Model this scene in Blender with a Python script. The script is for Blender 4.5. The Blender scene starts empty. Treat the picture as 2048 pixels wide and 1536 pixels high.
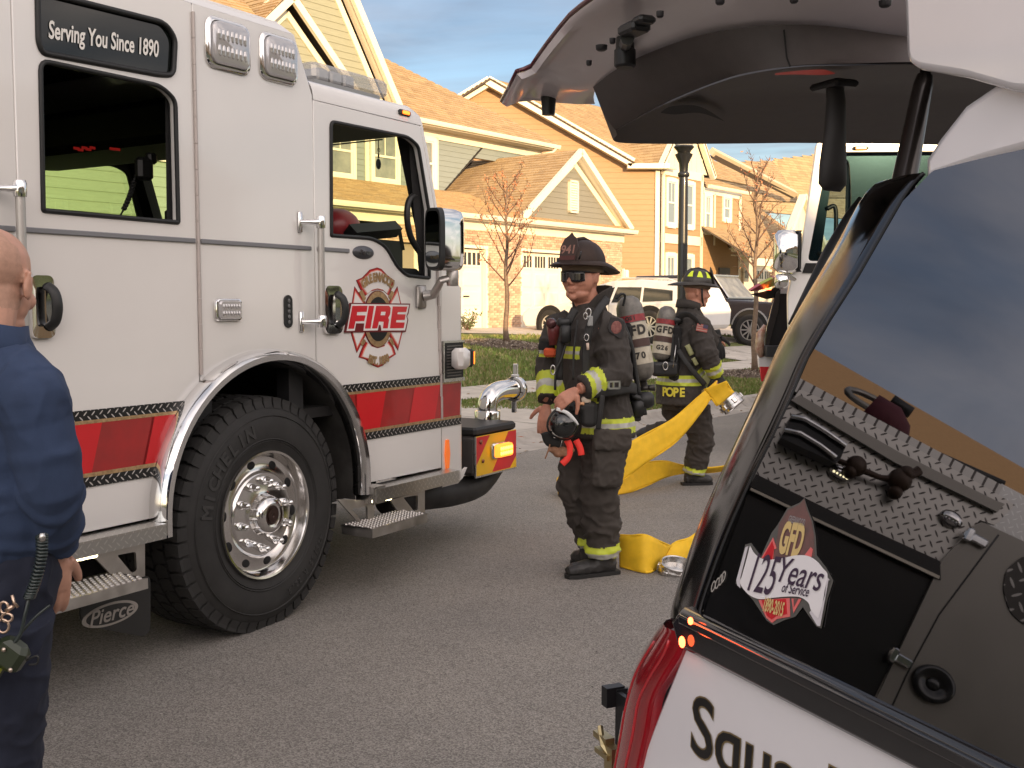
import bpy, bmesh, math, random
from mathutils import Vector, Matrix, noise
random.seed(7)
R = math.radians
sc = bpy.context.scene
col = sc.collection
# ------------------------------------------------------------------ camera
CAMH, F, CX, CY, PITCH = 1.52, 2150.0, 1024.0, 768.0, math.atan(160 / 2150.0)
cd = bpy.data.cameras.new("camera"); cam = bpy.data.objects.new("camera", cd); col.objects.link(cam)
cd.sensor_width = 36.0; cd.lens = F / 2048 * 36.0; cd.clip_start = 0.05; cd.clip_end = 2000
cam.location = (0, 0, CAMH); cam.rotation_euler = (math.pi / 2 - PITCH, 0, 0)
cd.dof.use_dof = False
sc.camera = cam
# ------------------------------------------------------------------ sky and sun
SUN_EL, SUN_AZ = R(10.5), R(161)          # where the sun stands: azimuth clockwise from +Y (behind the camera, to the right)
w = bpy.data.worlds.new("World"); sc.world = w; w.use_nodes = True
nt = w.node_tree; nt.nodes.clear()
def wn(t, **k):
    n = nt.nodes.new(t)
    for a, b in k.items(): setattr(n, a, b)
    return n
sky = wn('ShaderNodeTexSky', sky_type='NISHITA'); sky.sun_disc = False
sky.sun_elevation = SUN_EL; sky.sun_rotation = SUN_AZ; sky.altitude = 200; sky.air_density = 1.0; sky.dust_density = 0.7; sky.ozone_density = 1.0
tc = wn('ShaderNodeTexCoord')
sep = wn('ShaderNodeSeparateXYZ'); nt.links.new(tc.outputs['Generated'], sep.inputs[0])
# clouds lie on a plane overhead: direction / elevation
zz = wn('ShaderNodeMath', operation='MAXIMUM'); nt.links.new(sep.outputs[2], zz.inputs[0]); zz.inputs[1].default_value = 0.04
dv = wn('ShaderNodeVectorMath', operation='DIVIDE'); cb = wn('ShaderNodeCombineXYZ')
for i in range(3): nt.links.new(zz.outputs[0], cb.inputs[i])
nt.links.new(tc.outputs['Generated'], dv.inputs[0]); nt.links.new(cb.outputs[0], dv.inputs[1])
n1 = wn('ShaderNodeTexNoise'); n1.inputs['Scale'].default_value = 0.6; n1.inputs['Detail'].default_value = 7; n1.inputs['Roughness'].default_value = 0.56; n1.inputs['Distortion'].default_value = 0.5
nt.links.new(dv.outputs[0], n1.inputs['Vector'])
r1 = wn('ShaderNodeMapRange'); r1.inputs[1].default_value = 0.25; r1.inputs[2].default_value = 0.66; r1.clamp = True
el = wn('ShaderNodeMapRange'); el.inputs[1].default_value = 0.05; el.inputs[2].default_value = 0.5; el.inputs[3].default_value = -0.06; el.inputs[4].default_value = 0.09   # the deck closes overhead
nt.links.new(sep.outputs[2], el.inputs[0])
ad = wn('ShaderNodeMath', operation='ADD'); nt.links.new(n1.outputs['Fac'], ad.inputs[0]); nt.links.new(el.outputs[0], ad.inputs[1]); nt.links.new(ad.outputs[0], r1.inputs[0])
n2 = wn('ShaderNodeTexNoise'); n2.inputs['Scale'].default_value = 1.3; n2.inputs['Detail'].default_value = 7; n2.inputs['Distortion'].default_value = 0.6
nt.links.new(dv.outputs[0], n2.inputs['Vector'])
cr = wn('ShaderNodeValToRGB'); cr.color_ramp.elements[0].position = 0.22; cr.color_ramp.elements[0].color = (1.25, 1.28, 1.5, 1)
cr.color_ramp.elements[1].position = 0.80; cr.color_ramp.elements[1].color = (4.6, 4.15, 3.9, 1)
nt.links.new(n2.outputs['Fac'], cr.inputs[0])
mx = wn('ShaderNodeMixRGB'); 
fc = wn('ShaderNodeMath', operation='MULTIPLY'); fc.inputs[1].default_value = 0.86
nt.links.new(r1.outputs[0], fc.inputs[0]); nt.links.new(fc.outputs[0], mx.inputs[0])
# towards the low sun the cloud deck is lit, away from it it is dull
dt = wn('ShaderNodeVectorMath', operation='DOT_PRODUCT'); nt.links.new(tc.outputs['Generated'], dt.inputs[0]); dt.inputs[1].default_value = (math.sin(SUN_AZ), math.cos(SUN_AZ), 0)
cr2 = wn('ShaderNodeValToRGB'); cr2.color_ramp.interpolation = 'EASE'
e = cr2.color_ramp.elements; e[0].position = 0.0; e[0].color = (.29, .325, .385, 1); e[1].position = 1.0; e[1].color = (2.35, 2.2, 2.05, 1); cr2.color_ramp.elements.new(.5).color = (1.0, .97, .93, 1)
mr0 = wn('ShaderNodeMapRange'); mr0.inputs[1].default_value = -1; nt.links.new(dt.outputs['Value'], mr0.inputs[0]); nt.links.new(mr0.outputs[0], cr2.inputs[0])
mu = wn('ShaderNodeMixRGB', blend_type='MULTIPLY'); mu.inputs[0].default_value = 1; nt.links.new(cr.outputs[0], mu.inputs[1]); nt.links.new(cr2.outputs[0], mu.inputs[2])
dm = wn('ShaderNodeMixRGB', blend_type='MULTIPLY'); dm.inputs[0].default_value = 1; dm.inputs[2].default_value = (.36, .385, .43, 1); nt.links.new(sky.outputs[0], dm.inputs[1])
nt.links.new(dm.outputs[0], mx.inputs[1]); nt.links.new(mu.outputs[0], mx.inputs[2])
bg = wn('ShaderNodeBackground'); bg.inputs[1].default_value = 0.13
out = wn('ShaderNodeOutputWorld')
nt.links.new(mx.outputs[0], bg.inputs[0]); nt.links.new(bg.outputs[0], out.inputs[0])
sd = bpy.data.lights.new("sun", 'SUN'); sun = bpy.data.objects.new("sun", sd); col.objects.link(sun)
sd.energy = 2.0; sd.angle = R(0.6); sd.color = (1.0, 0.69, 0.36)
SUNV = Vector((math.sin(SUN_AZ) * math.cos(SUN_EL), math.cos(SUN_AZ) * math.cos(SUN_EL), math.sin(SUN_EL)))
sun.rotation_euler = SUNV.to_track_quat('Z', 'Y').to_euler()
sc.view_settings.view_transform = 'Standard'; sc.view_settings.look = 'None'
sc.view_settings.gamma = 1; sc.view_settings.exposure = 1.84
try: sc.view_settings.use_curve_mapping = False
except Exception: pass
sc.cycles.max_bounces = 7; sc.cycles.transparent_max_bounces = 12; sc.cycles.caustics_reflective = False; sc.cycles.caustics_refractive = False
sc.cycles.sample_clamp_indirect = 4
# ------------------------------------------------------------------ rays and frames
CAM = Vector((0, 0, CAMH))
def ray(px, py):
    a, b = (px - CX) / F, (CY - py) / F
    c, s = math.cos(PITCH), math.sin(PITCH)
    return Vector((a, c + b * s, -s + b * c))
def PY(px, py, Y):                 # the world point seen there at distance Y along the view
    d = ray(px, py); return CAM + d * (Y / d.y)
def PZ(px, py, z):                 # ... at height z
    d = ray(px, py); return CAM + d * ((z - CAMH) / d.z)
def PPL(px, py, p0, n):            # ... on a plane
    d = ray(px, py); return CAM + d * ((p0 - CAM).dot(n) / d.dot(n))
def frame(o, fx, fz=(0, 0, 1)):    # right-handed frame, x along fx
    x = Vector(fx).normalized(); z = Vector(fz).normalized(); y = z.cross(x).normalized(); z = x.cross(y)
    m = Matrix((x, y, z)).transposed().to_4x4(); m.translation = Vector(o); return m
# ------------------------------------------------------------------ mesh builder
class MB:
    K = 1.0      # radius factor
    def __init__(s, M=None): s.v = []; s.f = []; s.mi = []; s.M = M or Matrix(); s.cur = 0; s.sm = []; s.smooth = False
    def add(s, vs, fs, M=None):
        A = s.M @ M if M is not None else s.M
        o = len(s.v)
        s.v += [A @ Vector(p) for p in vs]
        for f in fs: s.f.append([o + i for i in f]); s.mi.append(s.cur); s.sm.append(s.smooth)
        return s
    def box(s, c, d, M=None, b=0.0, taper=1.0):
        x, y, z = d[0] / 2, d[1] / 2, d[2] / 2
        c = Vector(c)
        if b <= 0:
            vs = [c + Vector((sx * x * (taper if sz > 0 else 1), sy * y * (taper if sz > 0 else 1), sz * z)) for sz in (-1, 1) for sy in (-1, 1) for sx in (-1, 1)]
            return s.add(vs, [(0, 2, 3, 1), (4, 5, 7, 6), (0, 1, 5, 4), (2, 6, 7, 3), (0, 4, 6, 2), (1, 3, 7, 5)], M)
        # bevelled box: three rings of eight
        def ring(zz, e):
            return [c + Vector((px, py, zz)) for px, py in ((-x + e + b, -y + e), (x - e - b, -y + e), (x - e, -y + e + b), (x - e, y - e - b), (x - e - b, y - e), (-x + e + b, y - e), (-x + e, y - e - b), (-x + e, -y + e + b))]
        vs = ring(-z, b * .8) + ring(-z + b, 0) + ring(z - b, 0) + ring(z, b * .8)
        fs = [tuple(reversed(range(8))), tuple(range(24, 32))]
        for k in range(3):
            for i in range(8):
                j = (i + 1) % 8; fs.append((8 * k + i, 8 * k + j, 8 * k + 8 + j, 8 * k + 8 + i))
        return s.add(vs, fs, M)
    def boxp(s, p0, p1, b=0.0): 
        p0, p1 = Vector(p0), Vector(p1)
        return s.box((p0 + p1) / 2, [abs(q) for q in (p1 - p0)], None, b)
    def prism(s, pts, d0, d1, ax=1, M=None):   # 2D outline extruded along axis ax (0,1,2); the 2D axes are the other two in order
        n = len(pts); vs = []
        for d in (d0, d1):
            for a, b in pts:
                vs.append((d, a, b) if ax == 0 else (a, d, b) if ax == 1 else (a, b, d))
        fs = [tuple(range(n)), tuple(reversed(range(n, 2 * n)))] + [(i, i + n, (i + 1) % n + n, (i + 1) % n) for i in range(n)]
        return s.add(vs, fs, M)
    def tube(s, path, r, n=8, cap=True, closed=False, sq=1.0, up=None):
        path = [Vector(p) for p in path]; m = len(path)
        rr = r if isinstance(r, (list, tuple)) else [r] * m
        vs = []; prev = None
        for i, p in enumerate(path):
            a = path[(i - 1) % m] if (closed or i > 0) else p; c = path[(i + 1) % m] if (closed or i < m - 1) else p
            t = (c - a)
            t = t.normalized() if t.length > 1e-9 else Vector((0, 0, 1))
            if prev is None:
                u = Vector(up) if up is not None else (Vector((0, 0, 1)) if abs(t.z) < .9 else Vector((1, 0, 0)))
                u = (u - t * u.dot(t)).normalized()
            else:
                u = prev - t * prev.dot(t)
                u = u.normalized() if u.length > 1e-6 else prev
            prev = u; wv = t.cross(u)
            q = rr[i]; qa, qb = (q if isinstance(q, (tuple, list)) else (q, q * sq)); qa *= MB.K; qb *= MB.K
            for k in range(n):
                an = 2 * math.pi * k / n
                vs.append(p + u * (math.cos(an) * qa) + wv * (math.sin(an) * qb))
        fs = []
        for i in range(m if closed else m - 1):
            for k in range(n):
                a = i * n + k; b = i * n + (k + 1) % n; j = ((i + 1) % m) * n
                fs.append((a, b, j + (k + 1) % n, j + k))
        if cap and not closed: fs += [tuple(reversed(range(n))), tuple((m - 1) * n + k for k in range(n))]
        return s.add(vs, fs)
    def lathe(s, prof, n=24, M=None, cap=False, closed=False, arc=(0, 2 * math.pi)):   # profile (r, h) turned about local z
        vs = []; full = abs(arc[1] - arc[0] - 2 * math.pi) < 1e-6; m = n if full else n + 1
        for k in range(m):
            a = arc[0] + (arc[1] - arc[0]) * k / n
            vs += [(r * math.cos(a), r * math.sin(a), h) for r, h in prof]
        q = len(prof); fs = []
        for k in range(n):
            j = (k + 1) % m
            for i in range(q if closed else q - 1):
                i2 = (i + 1) % q
                fs.append((k * q + i, j * q + i, j * q + i2, k * q + i2))
        if cap: fs += [tuple(k * q for k in reversed(range(m))), tuple(k * q + q - 1 for k in range(m))]
        return s.add(vs, fs, M)
    def ball(s, c, r, n=12, m=8, M=None):
        r = r if isinstance(r, (tuple, list)) else (r, r, r)
        vs = [(c[0], c[1], c[2] - r[2])]; fs = []
        for j in range(1, m):
            t = math.pi * j / m
            for k in range(n):
                a = 2 * math.pi * k / n
                vs.append((c[0] + r[0] * math.sin(t) * math.cos(a), c[1] + r[1] * math.sin(t) * math.sin(a), c[2] - r[2] * math.cos(t)))
        vs.append((c[0], c[1], c[2] + r[2])); L = len(vs) - 1
        for k in range(n):
            fs.append((0, 1 + (k + 1) % n, 1 + k)); fs.append((L, 1 + (m - 2) * n + k, 1 + (m - 2) * n + (k + 1) % n))
        for j in range(m - 2):
            for k in range(n):
                a = 1 + j * n; fs.append((a + k, a + (k + 1) % n, a + n + (k + 1) % n, a + n + k))
        return s.add(vs, fs, M)
    def quad(s, *p): return s.add(p, [tuple(range(len(p)))])
    def grid(s, fn, nu, nv):
        vs = [fn(i / nu, j / nv) for i in range(nu + 1) for j in range(nv + 1)]
        fs = [(i * (nv + 1) + j, (i + 1) * (nv + 1) + j, (i + 1) * (nv + 1) + j + 1, i * (nv + 1) + j + 1) for i in range(nu) for j in range(nv)]
        return s.add(vs, fs)
    def mesh(s, me, M=None):
        A = M if M is not None else Matrix()
        return s.add([A @ v.co for v in me.vertices], [tuple(p.vertices) for p in me.polygons])
    def data(s, name, mats, recalc=True):
        me = bpy.data.meshes.new(name)
        me.from_pydata([tuple(v) for v in s.v], [], s.f)
        for m in (mats if isinstance(mats, (list, tuple)) else [mats]): me.materials.append(m)
        me.polygons.foreach_set('material_index', s.mi); me.polygons.foreach_set('use_smooth', s.sm)
        if recalc:
            bm = bmesh.new(); bm.from_mesh(me); bmesh.ops.recalc_face_normals(bm, faces=bm.faces); bm.to_mesh(me); bm.free()
        me.update(); return me
    def build(s, name, mats, parent=None, M=None, smooth=None, bevel=0, solid=0, sub=0, recalc=True, auto=None):
        me = s.data(name, mats, recalc)
        if smooth: me.polygons.foreach_set('use_smooth', [True] * len(me.polygons))
        if auto is not None: me.set_sharp_from_angle(angle=R(auto))
        return link(name, me, parent, M, bevel, solid, sub)
def link(name, me, parent=None, M=None, bevel=0, solid=0, sub=0):
    o = bpy.data.objects.new(name, me); col.objects.link(o)
    if parent is not None: o.parent = parent
    if M is not None: o.matrix_local = M
    if solid: m = o.modifiers.new('s', 'SOLIDIFY'); m.thickness = solid; m.offset = 0
    if sub: m = o.modifiers.new('u', 'SUBSURF'); m.levels = m.render_levels = sub
    if bevel: m = o.modifiers.new('b', 'BEVEL'); m.width = bevel; m.segments = 2; m.limit_method = 'ANGLE'; m.angle_limit = R(40)
    return o
def empty(name, M, label, cat, group=None):
    o = bpy.data.objects.new(name, None); col.objects.link(o); o.matrix_world = M if isinstance(M, Matrix) else Matrix.Translation(M)
    o.empty_display_size = .1
    return tag(o, label, cat, group)
def tag(o, label=None, cat=None, group=None, kind=None):
    if label: o['label'] = label
    if cat: o['category'] = cat
    if group: o['group'] = group
    if kind: o['kind'] = kind
    return o
def dup_tree(o, label=None, parent=None):
    c = o.copy(); col.objects.link(c)
    if parent is not None:
        mb = o.matrix_local.copy(); c.parent = parent; c.matrix_local = mb
    for ch in kids(o): dup_tree(ch, None, c)
    if label: c['label'] = label
    return c
def kids(o): return [x for x in list(bpy.data.objects) if x.parent == o]
def plate(loops, th, M=None, bevel=0.0):
    """flat plate with holes: 2D loops (first outside, the rest holes), thickness th, as a mesh in XY"""
    cu = bpy.data.curves.new('c', 'CURVE'); cu.dimensions = '2D'; cu.fill_mode = 'BOTH'; cu.extrude = max(th / 2 - bevel, 0); cu.bevel_depth = bevel; cu.bevel_resolution = 1
    for lp in loops:
        sp = cu.splines.new('POLY'); sp.points.add(len(lp) - 1); sp.use_cyclic_u = True
        for p, (x, y) in zip(sp.points, lp): p.co = (x, y, 0, 1)
    return conv(cu)
def conv(cu):
    o = bpy.data.objects.new('t', cu); col.objects.link(o)
    dg = bpy.context.evaluated_depsgraph_get(); me = bpy.data.meshes.new_from_object(o.evaluated_get(dg))
    bpy.data.objects.remove(o); bpy.data.curves.remove(cu); return me
def text(body, size, th=.002, bold=0.0, shear=0.0, sp=1.0, xs=1.0, align='CENTER'):
    cu = bpy.data.curves.new('t', 'FONT'); cu.body = body; cu.size = size; cu.extrude = th / 2; cu.offset = bold; cu.shear = shear; cu.space_character = sp
    cu.align_x = align; cu.align_y = 'CENTER'; cu.resolution_u = 4
    me = conv(cu); me.transform(Matrix.Diagonal((xs, 1, 1, 1))); return me
def arc_text(body, size, rad, span, th=.002, bold=0.0, up=1, xs=1.0):
    mb = MB(); n = len(body)
    for i, ch in enumerate(body):
        if ch == ' ': continue
        a = (i - (n - 1) / 2) / max(n - 1, 1) * span
        me = text(ch, size, th, bold, xs=xs)
        if up > 0: M = Matrix.Rotation(-a, 4, 'Z') @ Matrix.Translation((0, rad, 0))
        else: M = Matrix.Rotation(a, 4, 'Z') @ Matrix.Translation((0, -rad, 0))
        mb.mesh(me, M)
    return mb
def rr(x0, y0, x1, y1, r, n=5):
    r = r if isinstance(r, (tuple, list)) else (r,) * 4
    P = []
    for (cx, cy, a0, q) in ((x0 + r[0], y0 + r[0], 180, r[0]), (x1 - r[1], y0 + r[1], 270, r[1]), (x1 - r[2], y1 - r[2], 0, r[2]), (x0 + r[3], y1 - r[3], 90, r[3])):
        for k in range(n + 1):
            a = R(a0 + 90 * k / n); P.append((cx + q * math.cos(a), cy + q * math.sin(a)))
    return P
def roundpoly(pts, r, n=4):
    """round the corners of a polygon; r one radius or one per corner"""
    out = []; m = len(pts)
    for i in range(m):
        p = Vector(pts[i]); a = Vector(pts[i - 1]) - p; b = Vector(pts[(i + 1) % m]) - p
        q = r[i] if isinstance(r, (list, tuple)) else r
        q = min(q, a.length * .49, b.length * .49)
        if q < 1e-5: out.append(tuple(p)); continue
        a = p + a.normalized() * q; b = p + b.normalized() * q
        for k in range(n + 1):
            t = k / n; c = a * (1 - t) ** 2 + p * 2 * t * (1 - t) + b * t * t; out.append((c.x, c.y))
    return out
def bez(pts, n=8):
    """smooth curve through points (Catmull-Rom)"""
    P = [Vector(p) for p in pts]; out = []
    for i in range(len(P) - 1):
        a, b, c, d = P[max(i - 1, 0)], P[i], P[i + 1], P[min(i + 2, len(P) - 1)]
        for k in range(n):
            t = k / n
            out.append(.5 * ((2 * b) + (c - a) * t + (2 * a - 5 * b + 4 * c - d) * t * t + (3 * b - a - 3 * c + d) * t ** 3))
    out.append(P[-1]); return out
# ------------------------------------------------------------------ materials
MT = {}
def mat(name, c=(.5, .5, .5), rough=.5, metal=0, spec=.5, noise_=0, nscale=8, bump=0, bscale=40, coat=0, emit=None, est=0, coords='Object', c2=None, detail=4, rvar=0, trans=0, alpha=1, bdist=.01, stretch=None):
    if name in MT: return MT[name]
    m = bpy.data.materials.new(name); m.use_nodes = True; t = m.node_tree; L = t.links; b = t.nodes['Principled BSDF']
    b.inputs['Base Color'].default_value = (*c, 1); b.inputs['Roughness'].default_value = rough; b.inputs['Metallic'].default_value = metal
    b.inputs['Specular IOR Level'].default_value = spec; b.inputs['Coat Weight'].default_value = coat; b.inputs['Coat Roughness'].default_value = .06
    b.inputs['Transmission Weight'].default_value = trans; b.inputs['Alpha'].default_value = alpha
    if emit: b.inputs['Emission Color'].default_value = (*emit, 1); b.inputs['Emission Strength'].default_value = est
    if noise_ or bump or rvar or c2:
        tcx = t.nodes.new('ShaderNodeTexCoord'); src = tcx.outputs[coords]
        if stretch:
            mp = t.nodes.new('ShaderNodeMapping'); mp.inputs['Scale'].default_value = stretch; L.new(src, mp.inputs[0]); src = mp.outputs[0]
    if noise_ or c2 or rvar:
        n = t.nodes.new('ShaderNodeTexNoise'); n.inputs['Scale'].default_value = nscale; n.inputs['Detail'].default_value = detail; n.inputs['Roughness'].default_value = .62; L.new(src, n.inputs['Vector'])
        mr = t.nodes.new('ShaderNodeMapRange'); mr.inputs[1].default_value = .3; mr.inputs[2].default_value = .7; L.new(n.outputs['Fac'], mr.inputs[0])
        if noise_ or c2:
            mxn = t.nodes.new('ShaderNodeMixRGB'); a = noise_ or .0
            cc = c2 or tuple(x * (1 + a) for x in c); c0 = c if c2 else tuple(x * (1 - a) for x in c)
            mxn.inputs[1].default_value = (*c0, 1); mxn.inputs[2].default_value = (*cc, 1)
            L.new(mr.outputs[0], mxn.inputs[0]); L.new(mxn.outputs[0], b.inputs['Base Color'])
        if rvar:
            m2 = t.nodes.new('ShaderNodeMapRange'); m2.inputs[3].default_value = max(rough - rvar, .02); m2.inputs[4].default_value = rough + rvar
            L.new(mr.outputs[0], m2.inputs[0]); L.new(m2.outputs[0], b.inputs['Roughness'])
    if bump:
        n = t.nodes.new('ShaderNodeTexNoise'); n.inputs['Scale'].default_value = bscale; n.inputs['Detail'].default_value = 5; L.new(src, n.inputs['Vector'])
        bp = t.nodes.new('ShaderNodeBump'); bp.inputs['Strength'].default_value = bump; bp.inputs['Distance'].default_value = bdist; L.new(n.outputs['Fac'], bp.inputs['Height']); L.new(bp.outputs[0], b.inputs['Normal'])
    MT[name] = m; return m
def glass_mat(name, tint, refl=1.0, rough=.0, ior=1.5):
    if name in MT: return MT[name]
    m = bpy.data.materials.new(name); m.use_nodes = True; t = m.node_tree; L = t.links; t.nodes.clear()
    tr = t.nodes.new('ShaderNodeBsdfTransparent'); tr.inputs[0].default_value = (*tint, 1)
    gl = t.nodes.new('ShaderNodeBsdfGlossy'); gl.inputs['Roughness'].default_value = rough; gl.inputs[0].default_value = (refl, refl, refl, 1)
    fr = t.nodes.new('ShaderNodeFresnel'); fr.inputs[0].default_value = ior
    mx_ = t.nodes.new('ShaderNodeMixShader'); o = t.nodes.new('ShaderNodeOutputMaterial')
    L.new(fr.outputs[0], mx_.inputs[0]); L.new(tr.outputs[0], mx_.inputs[1]); L.new(gl.outputs[0], mx_.inputs[2]); L.new(mx_.outputs[0], o.inputs[0])
    MT[name] = m; return m
def tread_mat(name, c, rough=.35, metal=1.0, scale=22.0, h=.004, dark=None, axes=(0, 2)):
    """diamond tread plate: short raised bars in alternating directions (relief, and a separate colour on the bars)"""
    if name in MT: return MT[name]
    m = bpy.data.materials.new(name); m.use_nodes = True; t = m.node_tree; L = t.links; b = t.nodes['Principled BSDF']
    b.inputs['Roughness'].default_value = rough; b.inputs['Metallic'].default_value = metal
    tcx = t.nodes.new('ShaderNodeTexCoord'); sp = t.nodes.new('ShaderNodeSeparateXYZ'); L.new(tcx.outputs['Object'], sp.inputs[0])
    def M_(op, a, b_=None, c_=None):
        n = t.nodes.new('ShaderNodeMath'); n.operation = op
        for i, x in enumerate((a, b_, c_)):
            if x is None: continue
            if isinstance(x, (int, float)): n.inputs[i].default_value = x
            else: L.new(x, n.inputs[i])
        return n.outputs[0]
    U = M_('MULTIPLY', M_('ADD', sp.outputs[axes[0]], M_('MULTIPLY', sp.outputs[3 - axes[0] - axes[1]], .0)), scale); V = M_('MULTIPLY', sp.outputs[axes[1]], scale)
    u = M_('ADD', U, V); v = M_('SUBTRACT', U, V)
    par = M_('MODULO', M_('ABSOLUTE', M_('ADD', M_('FLOOR', u), M_('FLOOR', v))), 2.0)
    fu = M_('ABSOLUTE', M_('SUBTRACT', M_('FRACT', u), .5)); fv = M_('ABSOLUTE', M_('SUBTRACT', M_('FRACT', v), .5))
    def bar(a, c_): return M_('LESS_THAN', M_('ADD', M_('MULTIPLY', M_('MULTIPLY', a, a), 5.2), M_('MULTIPLY', M_('MULTIPLY', c_, c_), 90.)), 1.0)
    hgt = M_('ADD', M_('MULTIPLY', par, bar(fu, fv)), M_('MULTIPLY', M_('SUBTRACT', 1.0, par), bar(fv, fu)))
    bp = t.nodes.new('ShaderNodeBump'); bp.inputs['Strength'].default_value = 1; bp.inputs['Distance'].default_value = h; L.new(hgt, bp.inputs['Height']); L.new(bp.outputs[0], b.inputs['Normal'])
    mxn = t.nodes.new('ShaderNodeMixRGB'); mxn.inputs[1].default_value = (*c, 1); mxn.inputs[2].default_value = (*(dark or tuple(min(1, x * 1.3) for x in c)), 1); L.new(hgt, mxn.inputs[0]); L.new(mxn.outputs[0], b.inputs['Base Color'])
    MT[name] = m; return m
# ------------------------------------------------------------------ terrain: q runs along the kerb, p across it towards the houses
K0, DK, NK = Vector((.08, 10.86, 0)), Vector((.611, .7916, 0)), Vector((-.7916, .611, 0))
_TP = [(-400, 0), (0, 0), (.3, .10), (3.5, .16), (4.6, .22), (6, .48), (9, .76), (12, .875), (16, .9), (400, .9)]
_TN = [(-400, .5), (-30, .5), (-16, .25), (-10.6, .14), (-10.2, .10), (-10, 0)]
def TZ(p):
    t = _TN if p < -10 else _TP
    for (a, za), (b, zb) in zip(t, t[1:]):
        if a <= p <= b: return za + (zb - za) * (p - a) / (b - a)
    return 0
def QP(q, p, dz=0): v = K0 + DK * q + NK * p; return Vector((v.x, v.y, TZ(p) + dz))
def toqp(v): d = Vector((v.x, v.y, 0)) - K0; return d.dot(DK), d.dot(NK)
def G(px, py, dz=0):
    d = ray(px, py); t = 1.5
    while t < 200:
        P = CAM + d * t; q, p = toqp(P)
        if P.z <= TZ(p): return QP(q, p, dz)
        t += .01
    return P
road_m = mat('asphalt', (.085, .078, .07), rough=.82, noise_=0, bump=.0)
def asphalt():
    m = MT['asphalt']; t = m.node_tree; L = t.links; b = t.nodes['Principled BSDF']
    tcx = t.nodes.new('ShaderNodeTexCoord')
    def N(s, d, rg=.6):
        n = t.nodes.new('ShaderNodeTexNoise'); n.inputs['Scale'].default_value = s; n.inputs['Detail'].default_value = d; n.inputs['Roughness'].default_value = rg; L.new(tcx.outputs['Object'], n.inputs['Vector']); return n.outputs['Fac']
    v = t.nodes.new('ShaderNodeTexVoronoi'); v.inputs['Scale'].default_value = 190; L.new(tcx.outputs['Object'], v.inputs['Vector'])
    v2 = t.nodes.new('ShaderNodeTexVoronoi'); v2.inputs['Scale'].default_value = 45; L.new(tcx.outputs['Object'], v2.inputs['Vector'])
    cr = t.nodes.new('ShaderNodeValToRGB'); e = cr.color_ramp.elements; e[0].position = .05; e[0].color = (.15, .138, .125, 1); e[1].position = .95; e[1].color = (.37, .345, .312, 1)
    cr.color_ramp.elements.new(.45).color = (.25, .231, .208, 1)
    hs = t.nodes.new('ShaderNodeSeparateColor'); L.new(v.outputs['Color'], hs.inputs[0]); L.new(hs.outputs[0], cr.inputs[0])
    big = t.nodes.new('ShaderNodeValToRGB'); e = big.color_ramp.elements; e[0].position = .3; e[0].color = (.74, .74, .75, 1); e[1].position = .72; e[1].color = (1.12, 1.1, 1.07, 1)
    L.new(N(.42, 8, .7), big.inputs[0])
    mu = t.nodes.new('ShaderNodeMixRGB'); mu.blend_type = 'MULTIPLY'; mu.inputs[0].default_value = 1; L.new(cr.outputs[0], mu.inputs[1]); L.new(big.outputs[0], mu.inputs[2])
    # dark tar spots and small stains
    sp = t.nodes.new('ShaderNodeMapRange'); sp.inputs[1].default_value = .70; sp.inputs[2].default_value = .78; L.new(N(5.5, 3), sp.inputs[0])
    st = t.nodes.new('ShaderNodeMath'); st.operation = 'MULTIPLY'; st.inputs[1].default_value = .35; L.new(sp.outputs[0], st.inputs[0])
    m3 = t.nodes.new('ShaderNodeMixRGB'); m3.inputs[2].default_value = (.045, .04, .037, 1); L.new(st.outputs[0], m3.inputs[0]); L.new(mu.outputs[0], m3.inputs[1]); L.new(m3.outputs[0], b.inputs['Base Color'])
    ad = t.nodes.new('ShaderNodeMath'); ad.operation = 'ADD'; L.new(v.outputs['Distance'], ad.inputs[0]); L.new(N(60, 4), ad.inputs[1])
    bp = t.nodes.new('ShaderNodeBump'); bp.inputs['Strength'].default_value = .5; bp.inputs['Distance'].default_value = .004; L.new(ad.outputs[0], bp.inputs['Height']); L.new(bp.outputs[0], b.inputs['Normal'])
asphalt()
conc = mat('concrete', (.50, .455, .40), rough=.85, noise_=.16, nscale=3.5, bump=.3, bscale=90, bdist=.004)
conc2 = mat('concrete_kerb', (.42, .38, .335), rough=.85, noise_=.2, nscale=5, bump=.4, bscale=70, bdist=.004)
lawn_m = mat('lawn', (.10, .13, .032), rough=.95, c2=(.17, .18, .06), nscale=1.6, bump=.7, bscale=60, bdist=.03)
def strip(name, lo, hi, m, off=.006, nu=8, nv=3, parent=None, thick=0):
    """sheet between two (q,p) edges, draped over the terrain"""
    mb = MB()
    for lz in ([0] if not thick else [0]):
        mb.grid(lambda u, v: QP(lo[0][0] + (lo[1][0] - lo[0][0]) * u + ((hi[0][0] + (hi[1][0] - hi[0][0]) * u) - (lo[0][0] + (lo[1][0] - lo[0][0]) * u)) * v,
                                lo[0][1] + (lo[1][1] - lo[0][1]) * u + ((hi[0][1] + (hi[1][1] - hi[0][1]) * u) - (lo[0][1] + (lo[1][1] - lo[0][1]) * u)) * v, off), nu, nv)
    return mb.build(name, m, parent, recalc=False)
# far ground and the road sheet
mb = MB(); mb.quad((-700, -500, -.06), (700, -500, -.06), (700, 900, -.06), (-700, 900, -.06)); tag(mb.build('ground', lawn_m), kind='structure')
mb = MB(); mb.grid(lambda u, v: QP(-60 + 220 * u, -10 + 10.02 * v), 44, 4); tag(mb.build('road', road_m, recalc=False), kind='structure')
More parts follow.
